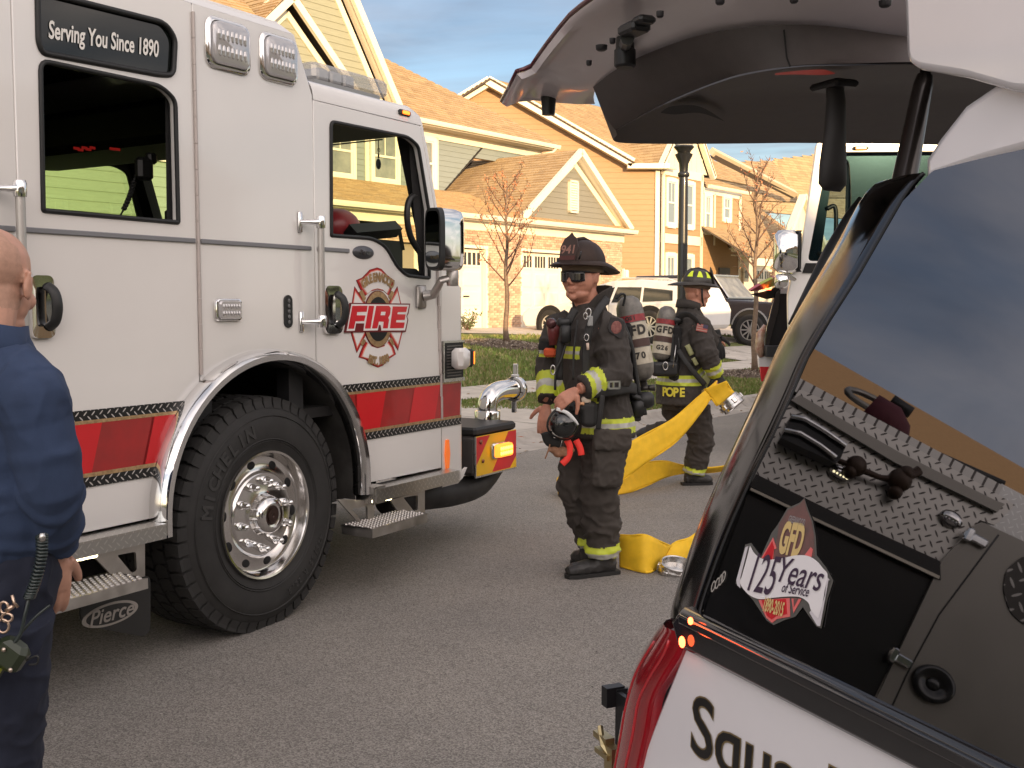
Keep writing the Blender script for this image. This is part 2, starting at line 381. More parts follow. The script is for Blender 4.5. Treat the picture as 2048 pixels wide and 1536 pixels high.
# lawns on both sides
ps = [.6,  1.5, 2.5, 3.5, 4.6, 5.3, 6, 7, 8, 9, 10.5, 12, 16, 40, 200]
mb = MB()
for i in range(len(ps) - 1): mb.grid(lambda u, v: QP(-60 + 260 * u, ps[i] + (ps[i + 1] - ps[i]) * v, noise.noise(Vector((u * 90, v + i, 0))) * .012), 130, 1)
tag(mb.build('lawn', lawn_m, recalc=False), kind='structure')
mb = MB(); pb = [-200, -30, -16, -10.6, -10.15]
for i in range(len(pb) - 1): mb.grid(lambda u, v: QP(-60 + 260 * u, pb[i] + (pb[i + 1] - pb[i]) * v), 60, 1)
tag(mb.build('lawn_across_the_road', lawn_m, recalc=False), kind='structure')
# kerbs: rolled concrete segments with joints
def kerb(name, p0, sgn):
    root = empty(name, Matrix(), 'x', 'x'); del root['label'], root['category']; tag(root, kind='structure')
    prof = [(0, .004), (.34, .012), (.42, .05), (.50, .115), (.62, .125), (.62, -.05), (0, -.05)]
    mb = MB()
    for k, (pp, zz) in enumerate(prof): pass
    L_ = 3.0
    def seg():
        vs = []
        for x in (0, L_ - .02):
            for pp, zz in prof: vs.append((x, sgn * pp, zz))
        n = len(prof); return MB().add(vs, [tuple(range(n)), tuple(reversed(range(n, 2 * n)))] + [(i, i + n, (i + 1) % n + n, (i + 1) % n) for i in range(n)])
    me = seg().data('kerb_segment', conc2)
    M0 = frame((0, 0, 0), DK)
    for i in range(-7, 30):
        v = K0 + DK * (i * L_) + NK * p0
        o = link('kerb_segment', me, root); o.matrix_local = Matrix.Translation((v.x, v.y, .0)) @ M0.to_3x3().to_4x4()
    return root
kerb('kerb', 0, 1); kerb('kerb_across_the_road', -10, -1)
# sidewalk and driveways in slabs
def slabs(name, q0, q1, p0, p1, n, m=conc, off=.012, nv=3):
    root = empty(name, Matrix(), 'x', 'x'); del root['label'], root['category']; tag(root, kind='structure')
    for i in range(n):
        a, b = q0 + (q1 - q0) * i / n, q0 + (q1 - q0) * (i + 1) / n; g = .014
        strip('slab', ((a + g, p0), (b - g, p0)), ((a + g, p1), (b - g, p1)), m, off, 2, nv, root)
    return root
slabs('sidewalk', -15, 60, 3.26, 4.34, 50)
slabs('sidewalk_across_the_road', -15, 45, -14.4, -13.2, 30)
# the apron at the road edge (wide at the left, narrowing to the right)
root = empty('driveway_apron', Matrix(), 'x', 'x'); del root['label'], root['category']; tag(root, kind='structure')
tops = [(-6, 3.2), (1.4, 3.2), (2.6, 2.5), (2.95, 1.9), (3.3, .75)]
for i in range(4):
    (a, pa), (b, pb_) = tops[i], tops[i + 1]
    strip('slab', ((a + .012, .55), (b - .012 if i < 3 else b, .55)), ((a + .012, pa), (b - .012 if i < 3 else b, pb_)), conc, .016, 4, 6, root)
# house driveway: along the garages and down to the road on the right
root = empty('driveway', Matrix(), 'x', 'x'); del root['label'], root['category']; tag(root, kind='structure')
edge = [(10.3, 10.9), (12.0, 9.75), (12.4, 8.5), (13.6, 6.8), (14.2, 4.4)]
for i in range(len(edge) - 1):
    (a, pa), (b, pb_) = edge[i], edge[i + 1]
    strip('slab', ((a, pa), (b - .02, pb_)), ((a, 14.2), (b - .02, 14.2)) if i < 3 else ((a, 14.2), (b - .02, 14.2)), conc, .014, 3, 9, root)
for k in range(3): strip('slab', ((14.2 + k * 1.6, 4.36), (15.76 + k * 1.6, 4.36)), ((14.2 + k * 1.6, 14.2), (15.76 + k * 1.6, 14.2)), conc, .014, 3, 9, root)
for k in range(3): strip('slab', ((14.2 + k * 1.6, .6), (15.76 + k * 1.6, .6)), ((14.2 + k * 1.6, 3.24), (15.76 + k * 1.6, 3.24)), conc, .014, 2, 4, root)
root = slabs('driveway_of_the_house_behind', 19.6, 24, 4.36, 13, 3, nv=9)
# grass blades: uncountable
def grass(name, n, area, hgt=.05, seed=3):
    rnd = random.Random(seed); mb = MB(); k = 0
    while k < n:
        q, p = area(rnd)
        if q is None: continue
        v = QP(q, p); a = rnd.random() * 6.28; h = hgt * (.5 + rnd.random()); wd = .010 + .02 * rnd.random()
        dx, dy = math.cos(a) * wd, math.sin(a) * wd; lx, ly = (rnd.random() - .5) * h * 1.2, (rnd.random() - .5) * h * 1.2
        mb.cur = 0 if rnd.random() < .55 + .4 * noise.noise(Vector((q * .8, p * .8, 0))) else (1 if rnd.random() < .6 else 2)
        mb.add([(v.x - dx, v.y - dy, v.z - .01), (v.x + dx, v.y + dy, v.z - .01), (v.x + lx, v.y + ly, v.z + h)], [(0, 1, 2)]); k += 1
    return tag(mb.build(name, [mat('blade_green', (.13, .19, .036), .8, c2=(.18, .23, .055), nscale=3), mat('blade_olive', (.19, .19, .06), .8), mat('blade_dry', (.33, .28, .14), .85)], recalc=False), kind='stuff')
BED1, BED2 = G(1013, 692), G(1508, 752)
def ok(q, p):
    if p > 9 and q > 10.3: return False
    if q > 14.0 and q < 19 and (p > 4.3 or p < 3.3): return False
    if q > 12 and q < 14.3 and p > 9.75 - (q - 12) * 2.4: return False
    if 3.2 < p < 4.4: return False
    v = QP(q, p)
    for bd, r in ((BED1, 1.0), (BED2, .9)):
        if (Vector((v.x, v.y, 0)) - Vector((bd.x, bd.y, 0))).length < r: return False
    return True
def A1(r):
    q, p = r.uniform(2, 14), r.uniform(4.35, 11)
    return (q, p) if ok(q, p) else (None, None)
def A2(r):
    q, p = r.uniform(1.2, 14.2), r.uniform(.62, 3.25)
    if p < 2.9 and q < 3.3 and p < 3.2 - (q - 1.4) * 1.2 + .1: return None, None
    return (q, p) if ok(q, p) else (None, None)
def A3(r):
    q, p = r.uniform(17, 34), r.uniform(.62, 12)
    return (q, p) if ok(q, p) and not (19.6 < q < 24 and p > 4) else (None, None)
grass('grass_on_the_lawn', 42000, A1, .06, 3); grass('grass_on_the_verge', 26000, A2, .042, 4); grass('grass_by_the_far_drive', 12000, A3, .07, 5)
# leaves and grit lying about
def litter(name, n, fn, s, ms, seed):
    rnd = random.Random(seed); mb = MB()
    for _ in range(n):
        v = fn(rnd); a = rnd.random() * 6.28; c, s_ = math.cos(a) * s * (.5 + rnd.random()), math.sin(a) * s * (.5 + rnd.random())
        mb.cur = rnd.randrange(len(ms)); z = rnd.random() * s * .5
        mb.add([(v.x - c, v.y - s_, v.z + .003), (v.x + s_ * .6, v.y - c * .6, v.z + .003 + z), (v.x + c, v.y + s_, v.z + .004), (v.x - s_ * .6, v.y + c * .6, v.z + .003 + z * .5)], [(0, 1, 2, 3)])
    return tag(mb.build(name, ms, recalc=False), kind='stuff')
leafm = [mat('leaf_brown', (.16, .09, .045), .8), mat('leaf_red', (.32, .10, .035), .8), mat('leaf_tan', (.30, .21, .11), .8)]
litter('fallen_leaves', 500, lambda r: QP(r.uniform(0, 16), r.choice([r.uniform(.5, 9), r.uniform(2.5, 8)]), .02), .035, leafm, 9)
litter('leaves_in_the_gutter', 240, lambda r: QP(r.uniform(-2, 14), r.gauss(.12, .1), .012), .03, leafm, 10)
litter('road_grit', 900, lambda r: QP(r.uniform(-10, 10), r.uniform(-8, -.1), .002), .006, [mat('grit_pale', (.4, .37, .33), .8), mat('grit_dark', (.04, .035, .03), .8)], 11)
# mulch rings round the two young trees
def mulch(c, r, seed, name):
    rnd = random.Random(seed); mb = MB()
    mb.cur = 0
    q0, p0 = toqp(c)
    mb.grid(lambda u, v: QP(q0 + r * v * math.cos(u * 6.2832), p0 + r * v * math.sin(u * 6.2832), .015 + .09 * (1 - v) ** .6 * (1 if v < 1 else 0)), 24, 5)
    for _ in range(900):
        a, d = rnd.random() * 6.28, r * math.sqrt(rnd.random()) * 1.02
        v = QP(q0 + d * math.cos(a), p0 + d * math.sin(a), .02 + .09 * (1 - min(d / r, 1)) ** .6); b = rnd.random() * 3.14; l = .02 + .04 * rnd.random()
        dx, dy = math.cos(b) * l, math.sin(b) * l; mb.cur = rnd.choice((0, 1, 2))
        mb.add([v + Vector((-dx, -dy, 0)), v + Vector((dy * .3, -dx * .3, .02)), v + Vector((dx, dy, .01)), v + Vector((-dy * .3, dx * .3, .025))], [(0, 1, 2, 3)])
    return tag(mb.build(name, [mat('mulch_dark', (.10, .07, .05), .95), mat('mulch_mid', (.21, .16, .12), .95), mat('mulch_pale', (.36, .30, .24), .95)], recalc=False), kind='stuff')
mulch(BED1, .95, 5, 'mulch_under_the_near_tree'); mulch(BED2, .85, 6, 'mulch_under_the_far_tree')
# ------------------------------------------------------------------ house kit
trim_m = mat('trim_cream', (.80, .74, .60), .55, noise_=.04, nscale=2)
gut_m = mat('gutter_cream', (.80, .75, .62), .35, noise_=.05, nscale=4)
shing_m = mat('shingle', (.40, .285, .16), .93, noise_=.14, nscale=30, bump=.5, bscale=200, bdist=.004)
shing2 = mat('shingle_light', (.44, .32, .18), .93, noise_=.2, nscale=30); shing3 = mat('shingle_dark', (.355, .25, .14), .93, noise_=.2, nscale=30)
felt_m = mat('roof_felt', (.10, .08, .065), .95)
pane_m = mat('window_pane', (.13, .15, .15), .06, spec=.8, c2=(.33, .34, .30), nscale=1.1)
dark_m = mat('dark_void', (.012, .011, .010), .9)
curt_m = mat('curtain', (.5, .48, .4), .9)
brick_ms = [mat('brick_a', (.56, .37, .25), .9, noise_=.2, nscale=15), mat('brick_b', (.60, .43, .30), .9, noise_=.2, nscale=15), mat('brick_c', (.46, .28, .19), .9, noise_=.2, nscale=15)]
mortar_m = mat('mortar', (.52, .45, .36), .95, noise_=.1, nscale=20)
def siding_m(n, c): return mat(n, c, .72, noise_=.07, nscale=5, stretch=(.6, .6, 6))
def scan(poly, z):
    xs = []; n = len(poly)
    for i in range(n):
        (x0, z0), (x1, z1) = poly[i], poly[(i + 1) % n]
        if (z0 <= z < z1) or (z1 <= z < z0): xs.append(x0 + (x1 - x0) * (z - z0) / (z1 - z0))
    xs.sort(); return [(xs[i], xs[i + 1]) for i in range(0, len(xs) - 1, 2)]
def siding(house, M, poly, ex, m, core=True, depth=.15, joint=3.6):
    """lap siding: every board its own part, lower edge proud"""
    if core:
        MB().prism([(x, z) for x, z in poly], .03, depth, 1).build('wall', mat('wall_core', (.3, .25, .2), .9), house, M)
    z0, z1 = min(p[1] for p in poly), max(p[1] for p in poly); z = z0
    while z < z1 - .02:
        zt = min(z + ex, z1)
        a = scan(poly, z + .003); b = scan(poly, zt - .003)
        for k in range(len(a)):
            xa = a[k]; xb = b[k] if k < len(b) else ((xa[0] + xa[1]) / 2,) * 2
            mb = MB()
            mb.add([(xa[0], -.018, z), (xa[1], -.018, z), (xb[1], -.004, zt), (xb[0], -.004, zt), (xa[0], .03, z), (xa[1], .03, z), (xb[1], .03, zt), (xb[0], .03, zt)],
                   [(0, 1, 2, 3), (5, 4, 7, 6), (1, 0, 4, 5), (0, 3, 7, 4), (1, 5, 6, 2), (2, 6, 7, 3)])
            mb.build('siding_board', m, house, M, recalc=False)
        z += ex
def battens(house, M, poly, m, sp=.4):
    """board and batten gable: flat panel with vertical strips"""
    MB().prism(poly, -.005, .15, 1).build('gable_panel', m, house, M)
    x0, x1 = min(p[0] for p in poly), max(p[0] for p in poly); x = x0 + sp / 2; sw = [(b, a) for a, b in poly]
    while x < x1:
        for lo, hi in scan(sw, x):
            if hi - lo > .1: MB().box((x, -.015, (lo + hi) / 2), (.04, .02, hi - lo)).build('batten', m, house, M)
        x += sp
def bar(house, M, p, q, w, d, m=None, y0=-.03, name='trim_board', off=0):
    """flat board from p to q (x,z) in the wall plane, width w, standing out from y0-d to y0"""
    p, q = Vector((p[0], p[1])), Vector((q[0], q[1])); t = (q - p).normalized(); n = Vector((-t.y, t.x)) * w / 2
    o = Vector((-t.y, t.x)) * off
    return MB().prism([tuple(p - n + o), tuple(q - n + o), tuple(q + n + o), tuple(p + n + o)], y0 - d, y0, 1).build(name, m or trim_m, house, M)
def shingles(house, o, ex, up, poly, name='roof', row=.145, tab=.30, seed=1, thick=.06, rowlen=True):
    """roof plane: o origin, ex along the eave, up the slope; poly in those two coordinates. Deck part with the shingles as a sub-part"""
    ex = Vector(ex).normalized(); up = Vector(up); up = (up - ex * up.dot(ex)).normalized(); n = ex.cross(up)
    if n.z < 0: n = -n
    M = Matrix((ex, up, n)).transposed().to_4x4(); M.translation = Vector(o)
    deck = MB().prism(poly, -thick, 0, 2).build(name, felt_m, house, M)
    rnd = random.Random(seed); mb = MB(); v0, v1 = min(p[1] for p in poly), max(p[1] for p in poly); v = v0; r = 0
    while v < v1 - .02:
        vt = min(v + row, v1 + .0)
        for (a, b) in scan(poly, v + row * .4):
            x = a - (tab * .5 if r % 2 else 0) - rnd.random() * tab * .4
            while x < b:
                wv = tab * (.7 + .6 * rnd.random()); l, rt = max(x, a), min(x + wv - .008, b); x += wv
                if rt - l < .02: continue
                mb.cur = rnd.choice((0, 0, 0, 1, 1, 2)); hz = .020 + .010 * rnd.random(); dv = rnd.random() * .012
                mb.add([(l, v - dv, hz), (rt, v - dv, hz), (rt, vt, .006), (l, vt, .006), (l, v - dv, 0), (rt, v - dv, 0)], [(0, 1, 2, 3), (4, 5, 1, 0), (0, 3, 4), (1, 5, 2)])
        v += row; r += 1
    tag(mb.build('shingle_courses', [shing_m, shing2, shing3], deck, recalc=False), kind='stuff')
    return deck
def window(house, M, x0, z0, x1, z1, fr=.10, grid=(2, 0), sill=.04, out_=.05, mid=True, pane=None):
    """sash window: casing and rails as one part, its two panes as sub-parts"""
    mb = MB(); f = fr
    mb.boxp((x0 - f, -.02 - out_, z0 - f), (x0, .02, z1 + f)); mb.boxp((x1, -.02 - out_, z0 - f), (x1 + f, .02, z1 + f))
    mb.boxp((x0, -.02 - out_, z1), (x1, .02, z1 + f * 1.2)); mb.boxp((x0, -.03 - out_, z0 - f * 1.3), (x1, .02, z0))
    s = .045; zm = (z0 + z1) / 2; y0, y1 = -.045, -.015
    mb.boxp((x0, y0, z0), (x0 + s, y1, z1)); mb.boxp((x1 - s, y0, z0), (x1, y1, z1)); mb.boxp((x0 + s, y0, z0), (x1 - s, y1, z0 + s)); mb.boxp((x0 + s, y0, z1 - s), (x1 - s, y1, z1))
    if mid: mb.boxp((x0 + s, y0 - .008, zm - .03), (x1 - s, y1, zm + .03))
    for k in range(1, grid[0]):
        xx = x0 + s + (x1 - x0 - 2 * s) * k / grid[0]; mb.boxp((xx - .012, y0 + .004, zm + .03), (xx + .012, y1, z1 - s))
    w_ = mb.build('window', mat('window_white', (.82, .78, .68), .45), house, M)
    for a, b in (((z0 + s, zm - .03), (zm + .03, z1 - s)) if mid else ((z0 + s, z1 - s),)):
        MB().boxp((x0 + s, -.024, a), (x1 - s, -.012, b)).build('pane', pane or pane_m, w_)
    return w_
def garage_door(house, M, x0, x1, z1, cols=4, rows=4, handle=None):
    m = mat('garage_door_paint', (.78, .72, .60), .5, noise_=.03, nscale=2)
    d = MB().boxp((x0, .10, 0), (x1, .16, z1)).build('garage_door', m, house, M)
    rh = z1 / rows
    for r in range(rows):
        for c in range(cols):
            a, b = x0 + (x1 - x0) * c / cols + .06, x0 + (x1 - x0) * (c + 1) / cols - .06; za, zb = r * rh + .05, (r + 1) * rh - .05
            if r == rows - 1:
                n = 4
                MB().boxp((a, .085, za), (b, .10, zb)).build('panel', m, d)
                for k in range(n):
                    u0 = a + (b - a) * (k + .18) / n; u1 = a + (b - a) * (k + .82) / n
                    MB().boxp((u0, .078, za + .06), (u1, .085, zb - .04)).build('pane', mat('garage_pane', (.03, .028, .025), .1), d)
            else: MB().add([(a, .10, za), (b, .10, za), (b, .10, zb), (a, .10, zb), (a + .05, .088, za + .05), (b - .05, .088, za + .05), (b - .05, .088, zb - .05), (a + .05, .088, zb - .05)],
                           [(0, 1, 5, 4), (1, 2, 6, 5), (2, 3, 7, 6), (3, 0, 4, 7), (4, 5, 6, 7)]).build('panel', m, d)
    if handle: MB().box((handle, .06, .85), (.22, .03, .03)).build('handle', mat('handle_dark', (.03, .03, .03), .4, 1), d)
    return d
def bricks(house, M, areas, single):
    """running bond; those in `single` areas one object each (shared meshes), the rest one stuff part"""
    BL, BH, J = .205, .067, .011; rnd = random.Random(5)
    ms = [MB().box((0, -.012, 0), (BL - J, .04, BH - J)).data('brick', b) for b in brick_ms]
    mh = [MB().box((0, -.012, 0), (BL / 2 - J, .04, BH - J)).data('brick_half', b) for b in brick_ms]
    cnt = 0; rest = MB()
    for ai, (x0, z0, x1, z1) in enumerate(areas):
        MB().boxp((x0, -.018, z0), (x1, .12, z1)).build('mortar_bed', mortar_m, house, M)
        z = z0 + BH / 2; r = 0
        while z < z1:
            x = x0 - (BL / 2 if r % 2 else 0) + BL / 2
            while x - BL / 2 < x1 - .03:
                l, rt = max(x - BL / 2, x0), min(x + BL / 2, x1)
                if rt - l > .05:
                    full = rt - l > BL * .9; half = abs(rt - l - BL / 2) < .02
                    y = -.012 + rnd.uniform(-.003, .003); k = rnd.choice((0, 0, 1, 1, 2))
                    if ai in single and cnt < 300 and (full or half):
                        o = link('brick', (ms if full else mh)[k], house); o.matrix_local = M @ Matrix.Translation(((l + rt) / 2, y + .0, z)); cnt += 1
                    else:
                        rest.cur = k; rest.box(((l + rt) / 2, y - .012, z), (rt - l - J, .04, BH - J))
                x += BL
            z += BH; r += 1
    tag(rest.build('brick_courses', brick_ms, house, M, recalc=False), kind='stuff')
def gutter(house, M, x0, x1, y, z, name='gutter'):
    prof = [(0, 0), (-.10, 0), (-.12, .05), (-.135, .12), (-.125, .12), (-.11, .055), (-.09, .015), (0, .015)]
    mb = MB(); mb.prism([(y + a, z + b) for a, b in prof], x0, x1, 0)
    for x in (x0, x1): mb.prism([(y, z), (y - .10, z), (y - .13, .12 + z), (y, z + .12)], x - .004, x + .004, 0)
    return mb.build(name, gut_m, house, M)
def downspout(house, M, pts, r=.042): return MB().tube([Vector(p) for p in pts], r, 4).build('downspout', gut_m, house, M)
# ------------------------------------------------------------------ blue-grey house with the garage (nearest in full view)
DH = Vector((1676, 2150, 0)).normalized()
o1 = PY(1000, 655, 29.6)
H1 = frame((o1.x, o1.y, .875), DH)
blue = siding_m('siding_blue', (.235, .275, .27)); grey = siding_m('siding_grey', (.23, .225, .19)); tan = siding_m('siding_tan', (.40, .255, .14)); olive = siding_m('siding_olive', (.31, .315, .23)); green = siding_m('siding_green', (.25, .34, .25))
I = Matrix()
h1 = empty('house', H1, 'blue-grey sided house with tan shingle roof and brick double garage behind the near young tree', 'house', 'houses across the road')
# garage block
bricks(h1, I, [(-.60, 0, .92, 2.2), (-4.6, 2.16, 6.2, 2.62), (5.0, 0, 6.2, 2.16)], (0, 2))
MB().boxp((-4.4, .13, 0), (6.2, .3, 2.6)).build('wall', mat('wall_core', (.3, .25, .2), .9), h1)
MB().boxp((5.95, .14, 0), (6.15, 8, 2.7)).build('side_wall', tan, h1)
garage_door(h1, I, -3.3, -.66, 2.1, 3, 4, handle=-1.35)
garage_door(h1, I, .98, 4.9, 2.1, 6, 4)
for x0, x1 in ((-.66, -.56), (.88, .98)): MB().boxp((x0, -.045, 0), (x1, .09, 2.12)).build('door_casing', trim_m, h1)
for x0, x1 in ((-3.4, -.56), (.88, 5.0)): MB().boxp((x0, -.05, 2.12), (x1, .09, 2.2)).build('door_casing', trim_m, h1)
MB().boxp((-7, -.05, 2.6), (6.3, .1, 2.86)).build('frieze_board', trim_m, h1)
MB().boxp((-7, -.3, 2.84), (6.5, .05, 2.87)).build('soffit', trim_m, h1)
gutter(h1, I, -7.2, 6.55, -.30, 2.86)
# gable over the garage
AX, AZ, EZ, GY = 3.52, 5.12, 2.99, 2.9
pit = (AZ - EZ) / (6.35 - AX)
xl, xr = AX - (AZ - EZ) / pit, 6.35
gp = [(xl + .42, EZ + .12), (xr - .42, EZ + .12), (AX, AZ - .32)]
siding(h1, Matrix.Translation((0, .04, 0)), gp, .16, grey)
for sgn, foot in ((-1, xl - .05), (1, xr + .05)):
    bar(h1, I, (foot, EZ), (AX, AZ + .02), .20, .10, None, -.22, 'rake_board')
    bar(h1, I, (foot + -sgn * .34, EZ + .05), (AX, AZ - .30), .17, .06, None, .04, 'inner_rake_board')
    q = Vector((foot - AX, 0, EZ - AZ - .02)).normalized()
    MB().add([(AX, -.22, AZ - .10), (foot - sgn * .1, -.22, EZ - .02), (foot - sgn * .1, .05, EZ - .02), (AX, .05, AZ - .10), (AX, -.22, AZ - .07), (foot - sgn * .1, -.22, EZ + .01), (foot - sgn * .1, .05, EZ + .01), (AX, .05, AZ - .07)],
             [(0, 1, 2, 3), (4, 5, 6, 7), (0, 1, 5, 4), (1, 2, 6, 5), (2, 3, 7, 6), (3, 0, 4, 7)]).build('rake_soffit', trim_m, h1)
# louvre vent with its slats
vm = MB(); vx0, vx1, vz0, vz1 = AX - .26, AX + .20, EZ + .36, EZ + 1.32
for a in ((vx0, vz0, vx0 + .06, vz1), (vx1 - .06, vz0, vx1, vz1), (vx0, vz0, vx1, vz0 + .06), (vx0, vz1 - .06, vx1, vz1)): vm.boxp((a[0], -.06, a[1]), (a[2], .03, a[3]))
vo = vm.build('louvre_vent', trim_m, h1)
for k in range(11):
    z = vz0 + .09 + k * (vz1 - vz0 - .16) / 11
    MB().add([(vx0 + .06, -.05, z), (vx1 - .06, -.05, z), (vx1 - .06, -.01, z + .075), (vx0 + .06, -.01, z + .075), (vx0 + .06, -.04, z - .01), (vx1 - .06, -.04, z - .01), (vx1 - .06, 0, z + .065), (vx0 + .06, 0, z + .065)],
             [(0, 1, 2, 3), (4, 5, 6, 7), (0, 1, 5, 4), (2, 3, 7, 6), (0, 3, 7, 4), (1, 2, 6, 5)]).build('slat', trim_m, vo)
# roofs: the cross gable, both slopes, running back to the upper wall
L_ = math.hypot(AZ - EZ, xr - AX)
shingles(h1, (xl - .05, -.24, EZ + .03), (0, 1, 0), (AX - xl, 0, AZ - EZ), [(0, 0), (GY + 1.2, 0), (GY + 1.2, L_ * 1.02), (0, L_ * 1.02)], seed=2)
shingles(h1, (xr + .05, -.24, EZ + .03), (0, 1, 0), (AX - xr, 0, AZ - EZ), [(0, 0), (6.5, 0), (6.5, L_ * 1.02), (0, L_ * 1.02)], seed=3)
# skirt roof along the front
sk = Vector((0, GY + .3, 1.0)).normalized(); SL = math.hypot(GY + .3, 1.0)
shingles(h1, (-7.2, -.36, 2.985), (1, 0, 0), sk, [(0, 0), (13.7, 0), (13.7, .1), (10.9, SL), (0, SL)], seed=4)
# upper floor, set back
U = Matrix.Translation((0, GY, 0))
zj = 3.78
siding(h1, U, [(-7, zj), (.72, zj), (2.9, 5.62), (-7, 5.62)], .155, blue)
bar(h1, U, (2.9 + .1, 5.66), (.75, zj + .0), .05, .03, mat('flashing', (.05, .045, .04), .5, .6), -.0, 'flashing')
siding(h1, U @ Matrix.Translation((0, .0, 0)), [(2.3, 5.1), (6.2, 5.1), (6.2, 5.62), (2.9, 5.62)], .155, blue)
bar(h1, U, (-7, 5.56), (5.8, 5.56), .24, .03, None, -.02, 'frieze_board')
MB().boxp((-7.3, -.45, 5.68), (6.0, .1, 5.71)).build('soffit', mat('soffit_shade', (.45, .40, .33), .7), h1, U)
bar(h1, U, (-7.3, 5.76), (6.05, 5.76), .14, .03, None, -.45, 'fascia')
gutter(h1, U, -7.3, 6.1, -.48, 5.72)
downspout(h1, U, [(5.9, -.55, 5.72), (5.8, -.5, 5.6), (5.5, -.1, 5.48), (5.3, -.05, 5.44)])
for x in (.62, -2.20, -3.95): bar(h1, U, (x, zj), (x, 5.5), .14, .03, None, -.02, 'corner_board')
# windows of the upper floor, placed where they show beside and through the cab
for x0, x1 in ((-.30, .48), (-1.95, -1.05), (-3.62, -2.75)): window(h1, U, x0, zj + .30, x1, 5.35, fr=.12)
# main roof
mp = Vector((0, 5.0, 3.9)).normalized()
shingles(h1, U @ Vector((-9, -.58, 5.84)), (1, 0, 0), mp, [(0, 0), (15.1, 0), (8.4, 4.9), (7.6, 5.3), (0, 6.3)], seed=5, row=.15)
MB().boxp((-7, .2, 2.6), (.7, 8, 5.6)).build('wall', mat('wall_core', (.3, .25, .2), .9), h1, U)
# wall lantern by the garage
ln = MB(); ln.box((6.22, -.06, 1.62), (.05, .1, .3)); ln.box((6.30, -.12, 1.6), (.16, .16, .26), None, .03); ln.build('wall_lantern', mat('lantern_white', (.8, .76, .66), .4), h1)
# upper gables and the left part of the same house
GB = Matrix.Translation((0, 2.3, 0))
siding(h1, GB, [(-7.4, 5.75), (-1.95, 5.75), (-4.6, 9.85)], .17, olive, depth=.3)
for sg, ft in ((1, (-1.70, 5.72)), (-1, (-7.5, 5.72))):
    bar(h1, GB, ft, (-4.6, 10.2), .20, .12, None, -.25, 'rake_board'); bar(h1, GB, (ft[0] - sg * .38, ft[1] + .02), (-4.6, 9.65), .17, .05, None, -.0, 'inner_rake_board')
    ex = (-4.6 - ft[0], 0, 10.28 - ft[1]); LL = math.hypot(ex[0], ex[2])
    shingles(h1, (ft[0] + sg * .04, 1.95, ft[1] + .05), (0, 1, 0), ex, [(0, 0), (3.0 if sg > 0 else 4, 0), (5.5, LL), (0, LL)], seed=11)
    MB().add([(ft[0] - sg * .05, 1.95, ft[1] - .03), (ft[0] - sg * .05, 2.33, ft[1] - .03), (-4.6, 2.33, 10.1), (-4.6, 1.95, 10.1)], [(0, 1, 2, 3)]).build('rake_soffit', trim_m, h1, solid=.02)
GS = Matrix.Translation((0, 1.6, 0))
siding(h1, GS, [(-8.2, 5.75), (-3.95, 5.75), (-6.05, 7.55)], .17, olive, depth=.3)
for sg, ft in ((1, (-3.7, 5.6)), (-1, (-8.4, 5.6))):
    bar(h1, GS, ft, (-6.05, 7.78), .18, .10, None, -.2, 'rake_board'); bar(h1, GS, (ft[0] - sg * .36, ft[1] + .02), (-6.05, 7.45), .15, .05, None, 0, 'inner_rake_board')
    ex = (-6.05 - ft[0], 0, 7.86 - ft[1]); LL = math.hypot(ex[0], ex[2])
    shingles(h1, (ft[0] + sg * .04, 1.32, ft[1] + .05), (0, 1, 0), ex, [(0, 0), (3, 0), (3, LL), (0, LL)], seed=12)
# lower left wall and front roof seen through the crew cab window
LW = Matrix.Translation((0, .6, 0))
siding(h1, LW, [(-19, 0), (-7.2, 0), (-7.2, 5.6), (-19, 5.6)], .2, green, depth=.4)
bar(h1, LW, (-7.28, 0), (-7.28, 5.6), .16, .05, None, -.02, 'corner_board')
for x0, x1, z0, z1 in ((-15.2, -14.2, 1.0, 2.2), (-10.6, -9.6, 3.66, 5.0), (-13.2, -12.3, 3.5, 4.9)): window(h1, LW, x0, z0, x1, z1, fr=.12)
shingles(h1, (-20, 0.1, 5.7), (1, 0, 0), (0, 4, 3.6), [(0, 0), (13.3, 0), (13.3, 5), (0, 5)], seed=13)
gutter(h1, I, -20, -7.2, .12, 5.62)
# ------------------------------------------------------------------ tan house behind it
H2 = Matrix.Translation((0, 39, .9))
h2 = empty('house', H2, 'tall tan sided gable house with cream trim, standing behind the street lamp', 'house', 'houses across the road')
siding(h2, I, [(-9, 0), (5.30, 0), (5.30, 5.42), (4.35, 5.50), (-.78, 8.48), (-9, 3.5)], .19, tan, depth=.3)
bar(h2, I, (-9, 3.6), (-.78, 8.50), .34, .30, None, -.02, 'rake_board'); bar(h2, I, (-.86, 8.50), (4.3, 5.62), .32, .40, None, -.02, 'rake_board')
MB().boxp((4.1, -.42, 5.42), (5.6, .2, 5.60)).build('eave_return', trim_m, h2)
bar(h2, I, (5.22, 0), (5.22, 5.4), .16, .05, None, -.02, 'corner_board')
def hroof(house, pts, seed=1, row=.16, tab=.32):
    """shingled roof plane through world points (the first two lie along the eave)"""
    W = [house.matrix_world.inverted() @ p for p in pts]
    ex = (W[1] - W[0]).normalized(); n = ex.cross(W[2] - W[0]).normalized(); up = n.cross(ex)
    if up.z < 0: up = -up
    poly = [((p - W[0]).dot(ex), (p - W[0]).dot(up)) for p in W]
    return shingles(house, W[0], ex, up, poly, seed=seed, row=row, tab=tab)
bpy.context.view_layer.update()
rg = Vector((-.78, 38.55, 9.46)); ev = Vector((4.35, 38.55, 6.52)); D = DH
hroof(h2, [ev, ev + D * 9, rg + D * 12, rg], 21)
ev2 = Vector((-9.2, 38.7, 4.4)); hroof(h2, [ev2, ev2 + D * .1, rg + D * .1, rg], 22)
